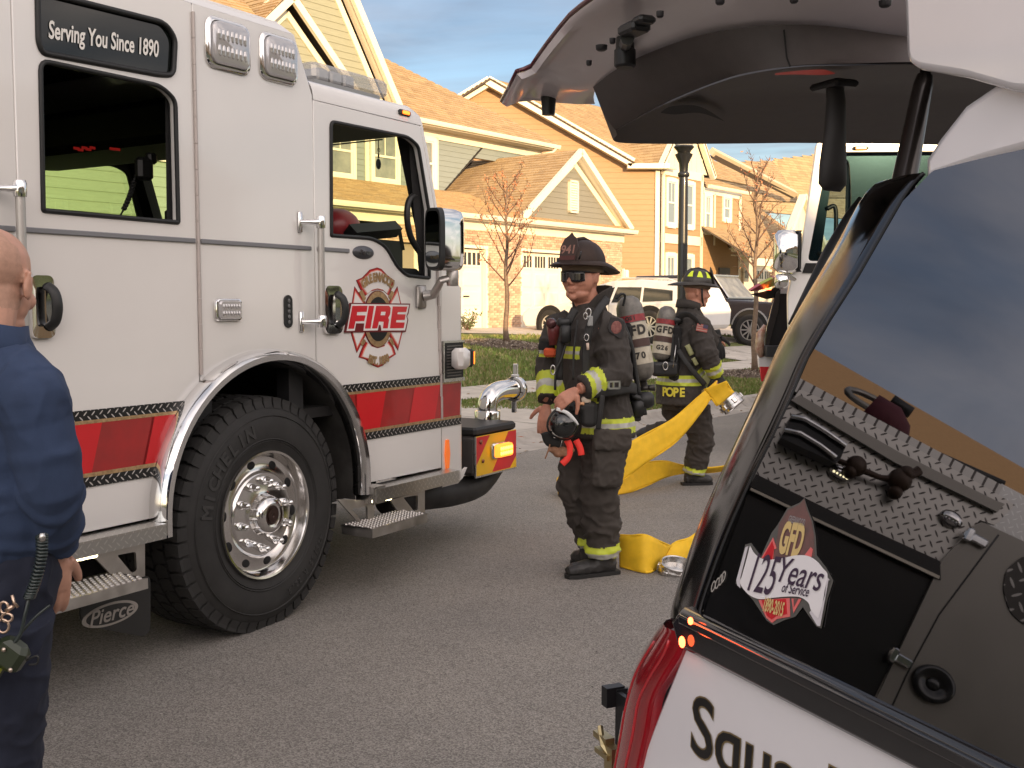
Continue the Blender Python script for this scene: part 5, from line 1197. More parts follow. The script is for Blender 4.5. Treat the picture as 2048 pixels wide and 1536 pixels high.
# big black intake pipe below the bumper
pp = bez([t3(770, 1000, .25), t3(850, 992, .22), t3(905, 985, .22), t3(955, 968, .25), t3(985, 930, .3)], 8)
a = MB(); a.smooth = True; a.tube(pp, .085, 18); a.build('black_intake_pipe', mat('pipe_black', (.016, .015, .015), .6, rvar=.1), bp)
# corner valance under the nose
MB().add([(1.49, .0, .47), (1.68, .0, .47), (1.73, .0, .53), (1.73, .02, .53), (1.66, .02, .44), (1.49, .02, .44)], [(0, 1, 2), (3, 4, 5), (0, 5, 4, 1), (1, 4, 3, 2)]).build('valance', paint, eng)
# ------------------------------------------------------------------ steps
def step(xa, xb, kick_z0, kick_z1, tread_px, name='cab_step', lights=None, webs=(), sy=-.20):
    o = bpy.data.objects.new(name, None); col.objects.link(o); o.parent = eng
    MB().boxp((xa, -.105, kick_z0), (xb, .02, kick_z1)).build('kick_plate', tread_s, o)
    MB().boxp((xa, -.108, kick_z1 - .006), (xb, .0, kick_z1 + .002)).build('kick_top', tread_mat('tread_plate_top', (.58, .56, .53), .28, 1, 26, .004, axes=(0, 1)), o)
    (x0, z1), (x1, _) = tq(*tread_px[0], sy), tq(*tread_px[1], sy); z0 = tq(*tread_px[2], sy)[1]
    s = MB(); s.boxp((x0, sy, z0), (x1, sy + .012, z1)); s.boxp((x0, sy + .012, z1 - .012), (x1, sy + .21, z1)); s.boxp((x0, sy + .012, z0), (x0 + .01, sy + .2, z1)); s.boxp((x1 - .01, sy + .012, z0), (x1, sy + .2, z1)); s.build('step_tray', alu, o)
    tm = MB(); rnd = random.Random(4)
    nx, ny = int((x1 - x0) / .026), 7
    for i in range(nx):
        for j in range(ny): tm.lathe([(.0085, 0), (.0065, .006), (.0035, .006), (.003, .002)], 6, Matrix.Translation((x0 + .015 + i * .026 + (.013 if j % 2 else 0), sy + .022 + j * .027, z1)))
    tag(tm.build('grip_teeth', alu, o), kind='stuff')
    for outl, hole in webs:
        me = plate([tqs(outl, -.03), roundpoly(tqs(hole, -.03), .012)], .012); me.transform(S); me.transform(Matrix.Translation((0, -.03, 0))); me.materials.clear(); me.materials.append(alu); link('web_plate', me, o)
    for k, (lx, ly) in enumerate(lights):
        x, z = tq(lx, ly, -.09); a = MB(); a.box((x, -.09, z), (.03, .014, .022), None, .004); a.build('step_led', led, o)
    return o
step(-1.30, -.665, .555, .615, ((105, 1208), (296, 1163), (110, 1229)), lights=[(140, 1120), (152, 1117), (164, 1115), (176, 1112), (188, 1110)], webs=[([(185, 1112), (288, 1080), (288, 1152), (238, 1167)], [(232, 1110), (270, 1103), (272, 1140), (262, 1146)])])
step(.72, 1.488, .485, .552, ((745, 1058), (855, 1037), (745, 1077)), lights=[(748, 1002), (756, 1000), (764, 998), (772, 997), (779, 996)], webs=[([(778, 1000), (848, 980), (848, 1036), (807, 1040)], [(805, 995), (834, 990), (834, 1019), (826, 1022)]), ([(673, 998), (746, 1001), (746, 1060), (729, 1060)], [(701, 1018), (733, 1012), (734, 1042), (724, 1045)])])
(x0, z1), (x1, z0) = tq(722, 968, -.05), tq(748, 1002, -.05)
MB().boxp((.70, -.10, .475), (.80, .02, .565)).build('step_end_plate', brushed, eng)
# mud flap
fl = [tq(160, 1180, .0), tq(299, 1150, .0), tq(299, 1262, .0), tq(285, 1273, .0), tq(175, 1252, .0), tq(160, 1238, .0)]
me = plate([roundpoly(fl, .03)], .012); me.transform(S); me.materials.clear(); me.materials.append(mat('flap_rubber', (.020, .019, .018), .55)); mf = link('mud_flap', me, eng)
fx_, fz_ = tq(222, 1228, -.01)
for k_, m_ in ((1.0, mat('flap_print', (.30, .27, .24), .6)), (.86, mat('flap_rubber', (.02, .02, .02), .5))):
    y_ = -.0105 if k_ < 1 else -.009
    MB().prism([(fx_ + .135 * k_ * math.cos(i * math.pi / 20), fz_ + .046 * (k_ if k_ == 1 else .80) * math.sin(i * math.pi / 20)) for i in range(40)], y_, -.006, 1).build('flap_oval', m_, mf)
me = text('Pierce', .085, .002, .001, .28); me.transform(S); me.transform(Matrix.Translation((fx_, -.0125, fz_))); me.materials.clear(); me.materials.append(mat('flap_print', (.30, .27, .24), .6)); link('flap_lettering', me, mf)
# ------------------------------------------------------------------ squad truck close on the right, its tailgate up. Local: x forward (towards the camera side), y inward, z up
SF = frame((.278, 1.59, 0), (.404, -.915, 0))
sq = empty('squad_truck', SF, 'white squad truck close on the right with black glass, lifted tailgate and Squad lettering', 'emergency vehicle')
SI = SF.inverted()
MBd = SF @ S                                             # body side plane (x along, y up, z outward)
TILT = math.atan(.31)
MGl = SF @ Matrix.Translation((0, 0, 1.05)) @ Matrix.Rotation(-TILT, 4, 'X') @ S
def on(M, px, py, off=0.0):
    n = M.col[2].xyz.normalized(); P = PPL(px, py, M.translation + n * off, n); v = M.inverted() @ P; return (v.x, v.y)
def W3(M, px, py, off=0.0):                              # the same as a point in truck space
    x, y = on(M, px, py, off); return SI @ (M @ Vector((x, y, off)))
def pplate(name, pts, M, m, off=0.0, th=.02, bevel=.0, parent=None, holes=(), rnd=0, raw=None):
    L2 = raw or [on(M, a, b, off) for a, b in pts]
    if rnd: L2 = roundpoly(L2, rnd)
    me = plate([L2] + [[on(M, a, b, off) for a, b in h] for h in holes], th, bevel=bevel)
    me.transform(Matrix.Translation((0, 0, off - th / 2))); me.transform(SI @ M); me.materials.clear(); me.materials.append(m)
    return link(name, me, parent or sq)
spaint = mat('squad_white', (.86, .83, .85), .18, coat=.8, noise_=.03, nscale=3); gblk = mat('gloss_black', (.018, .018, .020), .06, .0, spec=.6, coat=.6, rvar=.04, nscale=3)
gpil = mat('pillar_black', (.085, .083, .085), .14, 1, rvar=.08, nscale=4)
sgl = mat('privacy_glass', (.20, .20, .21), .012, 1)
# rear quarter glass
glass_px = [(1862, 345), (1806, 402), (1716, 558), (1662, 642), (1618, 716), (1582, 800), (1540, 890), (1501, 968), (1450, 1085), (1408, 1205), (1405, 1240), (1412, 1262)]
L2 = [on(MGl, a, b) for a, b in glass_px]
L2 += [(1.20, -.045), (1.28, .66), (L2[0][0] + .05, .70)]
qg = pplate('quarter_glass', None, MGl, sgl, raw=L2, th=.006)
# behind the glass the car is closed and black
MB().prism([(.05, .3), (.05, 1.04), (.29, 1.64), (4, 1.70), (4, .3)], .27, 1.7, 1).build('cabin', mat('cabin_black', (.01, .01, .01), .9), sq)
# D pillar: from the glass seam round to the rear edge
inner = [(1848, 346), (1806, 400), (1716, 556), (1662, 640), (1618, 714), (1582, 798), (1540, 888), (1501, 966), (1450, 1083), (1406, 1205), (1400, 1240)]
outer = [(1786, 366), (1735, 384), (1666, 505), (1604, 610), (1560, 690), (1516, 790), (1474, 880), (1432, 972), (1392, 1068), (1350, 1200), (1343, 1238)]
def loft(name, rows, m, parent=None, smooth=True, auto=60):
    a = MB(); a.smooth = smooth; n = len(rows[0]); k = len(rows)
    a.add([p for r_ in rows for p in r_], [(i * n + j, i * n + j + 1, (i + 1) * n + j + 1, (i + 1) * n + j) for i in range(k - 1) for j in range(n - 1)])
    return a.build(name, m, parent or sq, auto=auto)
I3 = bez([W3(MGl, *p, -.002) for p in inner], 4); O3 = bez([W3(MGl, *p, -.075) for p in outer], 4)
def mixrow(f, push):
    out_ = []
    nrm = (SI @ MGl).col[2].xyz.normalized()
    for a, b in zip(I3, O3): out_.append(a.lerp(b, f) + nrm * push)
    return out_
rows = [mixrow(0, -.004), mixrow(.03, .002), mixrow(.18, .006), mixrow(.42, .010), mixrow(.66, .012), mixrow(.85, .010), mixrow(.96, .004), mixrow(1.0, -.008), mixrow(1.0, -.05)]
loft('rear_pillar', rows, gpil)
a = MB(); a.smooth = True; a.tube([p + (SI @ MGl).col[2].xyz.normalized() * .001 for p in I3], .0028, 6); a.build('glass_seam', mat('seam_black', (.004, .004, .006), .4), sq)
# thin bright weather strip down the outer edge
a = MB(); a.smooth = True; a.tube([p + Vector((-.004, 0, 0)) for p in mixrow(1.0, -.012)], .0035, 6); a.build('edge_strip', mat('edge_warm', (.45, .36, .22), .25, .7), sq)
# belt trim: gloss black, two steps
pplate('belt_moulding', None, MBd, gblk, raw=[(-.045, 1.028), (-.022, 1.050), (1.6, 1.034), (1.6, 1.014), (-.030, 1.002)], off=.012, th=.03, bevel=.008)
pplate('belt_moulding', None, MBd, gblk, raw=[(-.02, 1.047), (1.6, 1.033), (1.6, 1.026), (-.02, 1.038)], off=.018, th=.01, bevel=.003)
# body side
bz = [(-.024, .993), (1.9, 1.004), (1.9, .28), (-.30, .28), (-.29, .45), (-.235, .60), (-.158, .751), (-.105, .85)]
pplate('side_panel', None, MBd, spaint, raw=roundpoly(bz, [.012, 0, 0, 0, 0, .1, .1, .15]), off=0, th=.02, bevel=.006)
MB().boxp((1.92, -.0, .3), (4.2, .3, 1.0)).build('front_side', spaint, sq)
for x in (.55, 3.3):
    a = MB(); a.smooth = True; a.lathe([(.2, .02), (.24, .03), (.36, .03), (.395, .0), (.40, -.06), (.40, -.22), (.36, -.25)], 40, Matrix.Translation((x + .3, .03, .40)) @ S); a.build('wheel', rubber, sq, auto=40)
# tail lamp wrapping the corner
tlr = mat('lamp_red', (.34, .008, .016), .08, coat=1, rvar=.03); 
Ro = [(1379, 1266), (1368, 1310), (1340, 1355), (1316, 1395), (1304, 1462), (1290, 1520), (1276, 1580)]
Lo = [(1343, 1236), (1318, 1262), (1277, 1334), (1258, 1415), (1248, 1470), (1236, 1540), (1224, 1600)]
A3_ = bez([W3(MBd, *p, .002) for p in Ro], 4); B3_ = bez([W3(MBd, *p, -.07) for p in Lo], 4)
def tl(f, push): return [a.lerp(b, f) + Vector((0, -push, 0)) for a, b in zip(A3_, B3_)]
tlo = loft('tail_lamp', [tl(0, -.012), tl(.02, .004), tl(.25, .020), tl(.5, .028), tl(.75, .024), tl(.93, .012), tl(1, -.01), tl(1, -.05)], tlr)
for f0, f1, i0, i1 in ((.18, .22, 2, 22), (.62, .66, 4, 22)):
    r0_, r1_ = tl(f0, .0235), tl(f1, .0275); a = MB(); a.smooth = True; a.tube([p + Vector((0, -.003, 0)) for p in r0_[i0:i1]], .0025, 5); a.build('lamp_rib', mat('lamp_red_light', (.5, .02, .03), .1, coat=1), tlo)
redl = mat('lamp_lit_red', (1, .05, .02), .3, emit=(1, .10, .03), est=3.5)
for (x, y, r_) in ((1364, 1284, .007), (1381, 1242, .0045)):
    p = W3(MBd, x, y, .02); a = MB(); a.smooth = True; a.ball(p, (r_, .004, r_ * 1.3), 10, 6); a.build('lit_lamp', redl, tlo if y > 1260 else sq)
# things at the rear: trailer box and a latch
bx = W3(MBd, 1208, 1378, -.10); bx2 = W3(MBd, 1262, 1395, -.10)
a = MB(); 
x0, x1 = bx.x, bx.x + .12
a.boxp((x0 + .01, .12, .35), (x0 + .016, .9, bx.z)); a.boxp((x0 + .016, .12, .35), (x1 + .2, .13, bx.z - .004)); a.boxp((x0 + .016, .89, .35), (x1 + .2, .9, bx.z - .004)); a.boxp((x0 - .01, .10, bx.z - .035), (x0 + .012, .14, bx.z + .004)); a.build('rear_box', mat('box_black', (.012, .012, .013), .4), sq)
lt = W3(MBd, 1215, 1500, -.08)
a = MB(); a.smooth = False; a.box(lt + Vector((-.015, 0, .02)), (.05, .02, .012), Matrix.Identity(4)); a.box(lt + Vector((.02, 0, -.02)), (.03, .02, .07)); a.box(lt + Vector((.0, -.01, -.005)), (.05, .01, .01)); a.tube([lt + Vector((-.03, 0, .035)), lt + Vector((.0, -.01, .01)), lt + Vector((.03, 0, -.01))], .006, 6); a.build('tray_latch', mat('latch_brass', (.55, .45, .25), .3, .9), sq)
# rear bumper and hidden back
MB().boxp((-.36, .05, .35), (-.1, 1.9, .62)).build('rear_bumper', spaint, sq)
# roof rail and roof
rp = [(1861, 339), (1861, 323), (1885, 286), (1934, 224), (1990, 186), (2048, 160)]
rb = [(1861, 341), (1868, 338), (1905, 325), (1955, 308), (2000, 295), (2048, 282)]
MR_ = SF @ Matrix.Translation((0, .20, 0)) @ S
e1, e2 = on(MR_, *rp[-1]), on(MR_, *rb[-1])
L2 = [on(MR_, *p) for p in rp] + [(e1[0] + .9, e1[1] + .02), (e2[0] + .9, e2[1] + .02)] + [on(MR_, *p) for p in reversed(rb)]
pplate('roof_side', None, MR_, spaint, raw=L2, th=.05, bevel=.012)
MB().boxp((.33, .32, 1.70), (4.0, 1.65, 1.785)).build('roof', spaint, sq, bevel=.02)
# dark gap and hinge bay between roof and tailgate
MB().boxp((.30, .30, 1.70), (.36, 1.65, 1.76)).build('hinge_bay', blkm, sq)
# ------------------------------------------------------------------ the lifted tailgate
gate = bpy.data.objects.new('tailgate', None); col.objects.link(gate); gate.parent = sq
def gz_(px, py, z): return SI @ PZ(px, py, z)
HR, HT = 1.965, 1.885
rimp = [(1003, 207), (1034, 148), (1046, 144), (1063, 137), (1096, 90), (1140, 36), (1186, 1), (1240, -40), (1320, -80), (1500, -110), (1830, -110), (1840, 60), (1830, 90), (1830, 74), (1700, 58), (1606, 48), (1500, 53), (1390, 72), (1290, 110), (1230, 140), (1186, 172), (1190, 197), (1168, 198), (1085, 195)]
rimw = mat('gate_inner_paint', (.74, .68, .69), .28, coat=.5, noise_=.06, nscale=4)
# curved inner frame: outer edge bends down towards the tip
outer_g = [(1003, 207), (1020, 176), (1034, 148), (1048, 144), (1063, 137), (1080, 112), (1096, 90), (1118, 62), (1140, 36), (1162, 18), (1186, 1), (1240, -40), (1320, -84), (1500, -120), (1700, -130), (1835, -130)]
inner_g = [(1190, 197), (1188, 190), (1187, 182), (1190, 168), (1200, 160), (1215, 150), (1232, 138), (1256, 126), (1290, 108), (1335, 90), (1390, 72), (1440, 61), (1500, 53), (1606, 48), (1700, 56), (1835, 74)]
A_ = [gz_(*p, HR + .05 * min(1, k / 8) + .0) for k, p in enumerate(outer_g)]; B_ = [gz_(*p, HR) for p in inner_g]
def gr(f, dz): return [a.lerp(b, f) + Vector((0, 0, dz)) for a, b in zip(A_, B_)]
loft('gate_frame', [gr(0, .0), gr(.06, -.008), gr(.25, .006), gr(.5, -.002), gr(.8, -.010), gr(1, -.012), gr(1.0, .02)], rimw, gate)
# outer skin above
loft('gate_skin', [[p + Vector((0, 0, .004)) for p in gr(0, 0)], [p + Vector((.0, .0, .009)) for p in gr(.05, .0)], gr(.5, .045), gr(1.0, .06)], spaint, gate)
a = MB(); a.smooth = True; a.tube([p + Vector((0, 0, .006)) for p in gr(0, 0)], .0045, 6); a.build('gate_seal', mat('seal_dark_red', (.10, .012, .02), .35, coat=.4), gate)
# the lower lip facing the camera at the tip
tip = [(1003, 207), (1060, 202), (1110, 197), (1168, 198), (1190, 197)]
T_ = [gz_(*p, HR) for p in tip]; loft('gate_lip', [[p for p in T_], [p + Vector((0, 0, .012)) for p in T_]], rimw, gate)
# inner trim: side band and bottom panel
trimm = mat('gate_trim', (.062, .050, .046), .62, noise_=.08, nscale=30, bump=.15, bscale=300, bdist=.001)
C1 = bez([gz_(*p, HR - .012) for p in [(1186, 174), (1232, 139), (1290, 109), (1390, 73), (1500, 54), (1606, 49), (1700, 57), (1835, 75), (2080, 90)]], 6)
C2 = bez([gz_(*p, HT) for p in [(1232, 262), (1290, 229), (1350, 200), (1430, 168), (1500, 148), (1600, 134), (1700, 131), (1835, 128), (2080, 130)]], 6)
C3 = bez([gz_(*p, HT + .0) for p in [(1226, 280), (1246, 286), (1345, 288), (1500, 287), (1580, 286), (1700, 287), (1800, 288), (1890, 290), (2080, 294)]], 6)
C4 = [p + Vector((-.01, .0, .08)) for p in C3]
def lerp_rows(a, b, fs): return [[p.lerp(q, f) for p, q in zip(a, b)] for f in fs]
loft('gate_trim_band', [C1] + [[p.lerp(q, f) + Vector((0, 0, -.012 * math.sin(f * 3.14))) for p, q in zip(C1, C2)] for f in (.06, .3, .6, .92)] + [[p + Vector((0, 0, .003)) for p in C2]], trimm, gate)
loft('gate_trim_panel', [C2, lerp_rows(C2, C3, [.03])[0], [p + Vector((0, 0, .028)) for p in lerp_rows(C2, C3, [.10])[0]], [p + Vector((0, 0, .03)) for p in lerp_rows(C2, C3, [.5])[0]], [p + Vector((0, 0, .006)) for p in lerp_rows(C2, C3, [.93])[0]], C3, C4], trimm, gate)
# left end of the trim
loft('gate_trim_end', [[gz_(1186, 174, HR - .01), gz_(1226, 280, HT)], [gz_(1232, 262, HT), gz_(1234, 270, HT)]], trimm, gate)
a = MB(); p0, p1 = gz_(1568, 60, HR - .02), gz_(1580, 132, HT - .002); a.tube([p0, p0.lerp(p1, .5) + Vector((0, -.0, -.015)), p1], .0018, 4); a.build('trim_seam', blkm, gate)
# recess slit, and a red reflection drawn as a faintly glowing strip
r1_, r2_, r3_ = gz_(1322, 226, HT - .001), gz_(1375, 212, HT - .001), gz_(1450, 240, HT - .001)
a = MB(); P6 = bez([gz_(*p, HT + .012) for p in ((1322, 224), (1345, 212), (1400, 213), (1450, 243))], 5); Q6 = bez([gz_(*p, HT + .012) for p in ((1322, 226), (1350, 229), (1400, 226), (1450, 243))], 5)
a.add(P6 + Q6, [(i, i + 1, len(P6) + i + 1, len(P6) + i) for i in range(len(P6) - 1)]); a.build('pull_recess', blkm, gate)
a = MB(); P6 = bez([gz_(*p, HT + .004) for p in ((1550, 147), (1580, 138), (1640, 138), (1670, 146))], 4); Q6 = bez([gz_(*p, HT + .004) for p in ((1550, 150), (1590, 149), (1640, 150), (1670, 148))], 4)
a.add(P6 + Q6, [(i, i + 1, len(P6) + i + 1, len(P6) + i) for i in range(len(P6) - 1)]); a.build('red_reflection_strip', mat('reflection_red', (.16, .02, .015), .5, emit=(1, .08, .05), est=.03), gate)
# hardware: bump stop, hinge block with plunger, holes
def gpt(px, py, dz=0): p = gz_(px, py, HR); return p + Vector((0, 0, dz))
a = MB(); a.smooth = True; p = gz_(1097, 196, HR); a.lathe([(0, 0), (.014, 0), (.0165, .035), (.017, .04), (0, .04)], 12, Matrix.Translation(p + Vector((0, 0, -.036)))); a.build('bump_stop', blk, gate, auto=40)
p = gz_(1250, 96, HR); 
a = MB(); a.smooth = True; a.lathe([(0, -.052), (.015, -.052), (.019, -.048), (.019, -.022), (.0165, -.02), (.0155, .0), (0, .0)], 16, Matrix.Translation(p + Vector((0, 0, .018)))); a.build('buffer', blk, gate, auto=40)
a = MB(); q = gz_(1268, 58, HR - .012); a.box(q, (.05, .035, .016), None, .004); a.box(q + Vector((.03, .0, .006)), (.03, .03, .012), None, .004); a.tube([q + Vector((-.02, 0, -.01)), p + Vector((0, 0, .004))], .011, 8); a.build('latch_bracket', blk, gate)
for x, y, r_ in ((1203, 98, .0095), (1225, 84, .005), (1178, 128, .005), (1320, 31, .0055), (1440, 5, .0065), (1588, 2, .006), (1770, 10, .0085)):
    p = gz_(x, y, HR - .012); a = MB(); a.smooth = True; a.lathe([(0, -.003), (r_ * .7, -.003), (r_, -.001), (r_ * 1.08, .006)], 14, Matrix.Translation(p)); a.build('plug', mat('plug_dark', (.02, .018, .02), .5), gate)
# pull strap and gas strut
p = gz_(1668, 168, HT); a = MB(); a.smooth = True
def ws(px, py): return SI @ PY(px, py, (SF @ p).y)
a.tube([ws(1668, 160), ws(1672, 200), ws(1670, 260), ws(1666, 330), ws(1665, 368), ws(1664, 382)], [(.010, .016), (.012, .018), (.014, .020), (.015, .026), (.015, .027), (.004, .018)], 16, up=(1, 0, 0)); a.build('pull_strap', mat('strap_black', (.022, .019, .018), .6), gate, auto=60)
a = MB(); a.box(ws(1668, 172), (.07, .05, .012), None, .004); a.build('strap_base', blk, gate)
p0 = SI @ PY(1850, 118, 1.62); p1 = SI @ PY(1806, 372, 1.60)
def wst(px, py, Y): return SI @ PY(px, py, Y)
a = MB(); a.smooth = True; a.tube([wst(1852, 118, 1.72), wst(1850, 160, 1.71)], .0085, 14); a.tube([wst(1850, 150, 1.71), wst(1846, 170, 1.71), wst(1806, 375, 1.66)], [.012, .0150, .0190], 16); a.build('gas_strut', mat('strut_dark', (.035, .028, .025), .32, .5, coat=.3), sq, auto=50)
# white outer corner of the gate above the roof
cw = [(1815, -40), (1820, 104), (1824, 114), (1836, 123), (1930, 138), (2028, 166), (2075, 168), (2110, 100), (2110, -60)]
Mw = SF @ Matrix.Translation((0, .17, 0)) @ S
pplate('gate_corner', cw, Mw, spaint, off=0, th=.05, bevel=.010, parent=gate, rnd=.01)
MB().add([W3(Mw, 1822, 112, -.04), W3(Mw, 2030, 166, -.04), W3(Mw, 2060, 166, -.3), W3(Mw, 1900, 140, -.3)], [(0, 1, 2, 3)]).build('gate_return', mat('seal_black', (.02, .018, .018), .6), gate)
# black edge wedge at the top of the pillar, dark frame beyond
a = MB(); a.smooth = True
wp_ = [wst(1722, 396, 2.1), wst(1700, 430, 2.1), wst(1660, 500, 2.1), wst(1615, 590, 2.1), wst(1580, 650, 2.1)]
a.tube(wp_, [(.006, .004), (.008, .012), (.008, .016), (.008, .014), (.004, .006)], 10, up=(0, 1, 0)); a.build('far_pillar_trim', blk, sq)
# ------------------------------------------------------------------ sticker on the glass
def sk(l): return [(1420 + x * .1953, 980 + y * .1953) for x, y in l]
stk = bpy.data.objects.new('anniversary_sticker', None); col.objects.link(stk); stk.parent = qg
def sp(name, l, m, lay, rnd=0, smooth=False):
    L2 = [on(MGl, a, b, .0) for a, b in sk(l)]
    if smooth:
        L2 = [tuple(v) for v in [Vector(p) for p in L2]]; P = L2 + [L2[0]]; L2 = [(v[0], v[1]) for v in bez(P, 4)][:-1]
    me = plate([L2], .0006); me.transform(Matrix.Translation((0, 0, .0012 + lay * .0006))); me.transform(SI @ MGl); me.materials.clear(); me.materials.append(m); return link(name, me, stk)
sbk = mat('sticker_black', (.035, .028, .026), .5); sbr = mat('sticker_brown', (.12, .075, .065), .55, c2=(.20, .09, .08), nscale=60); srd = mat('sticker_red', (.55, .012, .02), .45); spk = mat('sticker_pink', (.75, .16, .15), .45); swh = mat('sticker_white', (.80, .76, .76), .45); sgo = mat('sticker_gold', (.66, .48, .20), .45); sgr = mat('sticker_grey', (.30, .28, .28), .5)
sp('sticker_base', [(330, 1000), (270, 960), (285, 900), (370, 560), (430, 545), (530, 680), (640, 440), (700, 360), (800, 190), (930, 130), (975, 85), (1010, 200), (1060, 320), (1090, 480), (1100, 670), (1200, 800), (1270, 930), (1210, 1120), (1150, 1420), (1100, 1400), (1020, 1290), (960, 1200), (880, 1300), (780, 1330), (660, 1385), (590, 1340), (450, 1130)], mat('sticker_edge', (.10, .095, .085), .5), 0)
sp('sticker_spearhead', [(975, 95), (1000, 200), (1050, 330), (1075, 480), (1080, 680), (700, 720), (660, 700), (700, 480), (720, 350), (810, 210), (930, 150)], sbr, 1)
sp('sticker_petal', [(660, 490), (695, 600), (670, 612), (660, 720), (540, 700)], spk, 2); sp('sticker_petal', [(655, 530), (672, 600), (650, 720), (560, 700)], srd, 3)
sp('sticker_petal', [(1045, 590), (1065, 610), (1050, 700), (985, 670)], spk, 2)
sp('sticker_petal', [(510, 1130), (830, 1110), (835, 1300), (700, 1325), (650, 1365), (590, 1310)], spk, 2); sp('sticker_petal', [(545, 1130), (795, 1120), (805, 1275), (700, 1290), (650, 1330), (600, 1290)], srd, 3)
sp('sticker_petal', [(850, 1115), (950, 1120), (870, 1265)], spk, 2); sp('sticker_petal', [(875, 1120), (920, 1120), (878, 1200)], sbr, 3)
ban = [(430, 575), (480, 660), (560, 710), (650, 718), (780, 700), (900, 675), (1020, 680), (1110, 730), (1180, 810), (1225, 880), (1190, 1060), (1140, 1310), (1060, 1240), (1030, 1160), (950, 1105), (850, 1095), (700, 1105), (560, 1122), (480, 1110), (400, 1060), (330, 960), (350, 880), (400, 700)]
sp('sticker_banner', ban, swh, 4, smooth=True)
sp('sticker_banner_fold', [(412, 580), (330, 900), (330, 1010), (300, 980), (290, 930), (385, 590)], mat('sticker_shade_white', (.62, .58, .60), .5), 4)
sp('sticker_banner_fold', [(1250, 930), (1235, 930), (1150, 1400), (1120, 1395), (1040, 1260), (1060, 1235), (1130, 1320), (1200, 1080), (1225, 900)], mat('sticker_shade_white', (.62, .58, .60), .5), 4)
def stext(body, p0, p1, hgt, m, lay, bold=0, shear=0, name='sticker_lettering', vec=None):
    a = Vector((*on(MGl, *sk([p0])[0]),)); b = Vector((*on(MGl, *sk([p1])[0]),)); c = (a + b) / 2; an = math.atan2(b[1] - a[1], b[0] - a[0])
    me = text(body, 1.0, 0, bold, shear); wd = max(v.co.x for v in me.vertices) - min(v.co.x for v in me.vertices)
    me.transform(Matrix.Diagonal(((b - a).length / wd, hgt, 1, 1))); me.transform(Matrix.Rotation(an, 4, 'Z')); me.transform(Matrix.Translation((c[0], c[1], .0012 + lay * .0006 + .0004)))
    me.transform(SI @ MGl); me.materials.clear(); me.materials.append(m); return link(name, me, stk)
ink = mat('sticker_ink', (.045, .022, .05), .5)
stext('GFD', (735, 500), (965, 545), .060, sgo, 3, bold=.045, shear=.1)
stext('125', (410, 858), (690, 912), .078, ink, 6, bold=.005, shear=.32)
stext('Years', (715, 825), (1160, 925), .050, ink, 6, bold=.005, shear=.32)
stext('of Service', (762, 1005), (1040, 1055), .019, ink, 6, bold=.01, shear=.3)
stext('1890-2015', (575, 1180), (775, 1240), .026, sgo, 5, bold=.03)
stext('GREENWOOD', (825, 300), (990, 345), .013, sgr, 3, bold=.02)
# little vent marks by the seam
for k, (x, y) in enumerate(((1432, 1168), (1440, 1162), (1447, 1155), (1452, 1149))):
    p = on(MGl, x - 4, y + 5); me = plate([[(p[0] + .0045 * math.cos(t_ * .524), p[1] + .009 * math.sin(t_ * .524)) for t_ in range(12)], [(p[0] + .003 * math.cos(t_ * .524), p[1] + .0065 * math.sin(t_ * .524)) for t_ in range(12)]], .0006); me.transform(Matrix.Translation((0, 0, .0012))); me.transform(SI @ MGl); me.materials.clear(); me.materials.append(mat('mark_grey', (.35, .33, .3), .5)); link('ceramic_mark', me, qg)
# ------------------------------------------------------------------ Squad lettering
def lettering(body, x, z, size, bold, lay, m):
    me = text(body, size, 0, bold, .10, align='LEFT', xs=1.05); me.transform(Matrix.Rotation(.035, 4, 'Z'))
    x0 = min(v.co.x for v in me.vertices); me.transform(Matrix.Translation((x - x0, z, 0.0015 + lay * .0008))); me.transform(SI @ MBd); me.materials.clear(); me.materials.append(m); return link('lettering', me, sq)
lettering('Squad', -.010, .879, .132, .0030, 0, mat('letter_gold', (.50, .38, .20), .3, .6, c2=(.25, .18, .09), nscale=25)); lettering('Squad', -.0065, .8795, .132, .0004, 1, mat('letter_black', (.015, .014, .014), .3))
# ------------------------------------------------------------------ what the glass mirrors: fittings on the pump panel of the engine
GN = MGl.col[2].xyz.normalized(); GP = MGl.translation
def rhit(px, py, y=0.0):
    P = PPL(px, py, GP, GN); d = P - CAM; r = (d - GN * (2 * d.dot(GN))).normalized(); q = TM.translation + TY * y; t = (q - P).dot(TY) / r.dot(TY); v = TI @ (P + r * t); return v.x, v.z
def rr_line(l, y=-.0): return [rhit(*p, y) for p in l]
# ------------------------------------------------------------------ pump house and body of the engine behind the cab (seen mirrored in the squad truck's glass)
dkp = mat('compartment_black', (.014, .013, .013), .25, coat=.4); pan_m = mat('panel_grey', (.30, .28, .25), .32, .7, rvar=.05, nscale=3); trm = mat('rail_black', (.012, .012, .012), .3, coat=.5); edge = mat('edge_trim', (.55, .50, .42), .3, .9)
MB().boxp((-3.06, .03, .55), (-1.86, 2.40, 2.34)).build('pump_house', dkp, eng)
def rp_(name, l, m, y, th=.02, rnd=0, parent=eng):
    L2 = rr_line(l, y); L2 = roundpoly(L2, rnd) if rnd else L2
    return MB().prism(L2, y, y + th, 1).build(name, m, parent)
rp_('pump_tread_plate', [(1500, 960), (1545, 860), (1600, 778), (1640, 796), (1830, 895), (1990, 985), (2030, 1010), (1990, 1050), (1960, 1040), (1878, 1130), (1700, 1040)], tread_mat('tread_plate_pump', (.58, .55, .51), .33, 1, 20, .005, dark=(.10, .09, .085)), -.012, .02)
MB().boxp((-3.10, -.0, 2.335), (-1.80, 2.4, 2.40)).build('catwalk_plate', tread_mat('tread_plate_top2', (.50, .48, .45), .33, 1, 20, .005, axes=(0, 1), dark=(.10, .09, .085)), eng)
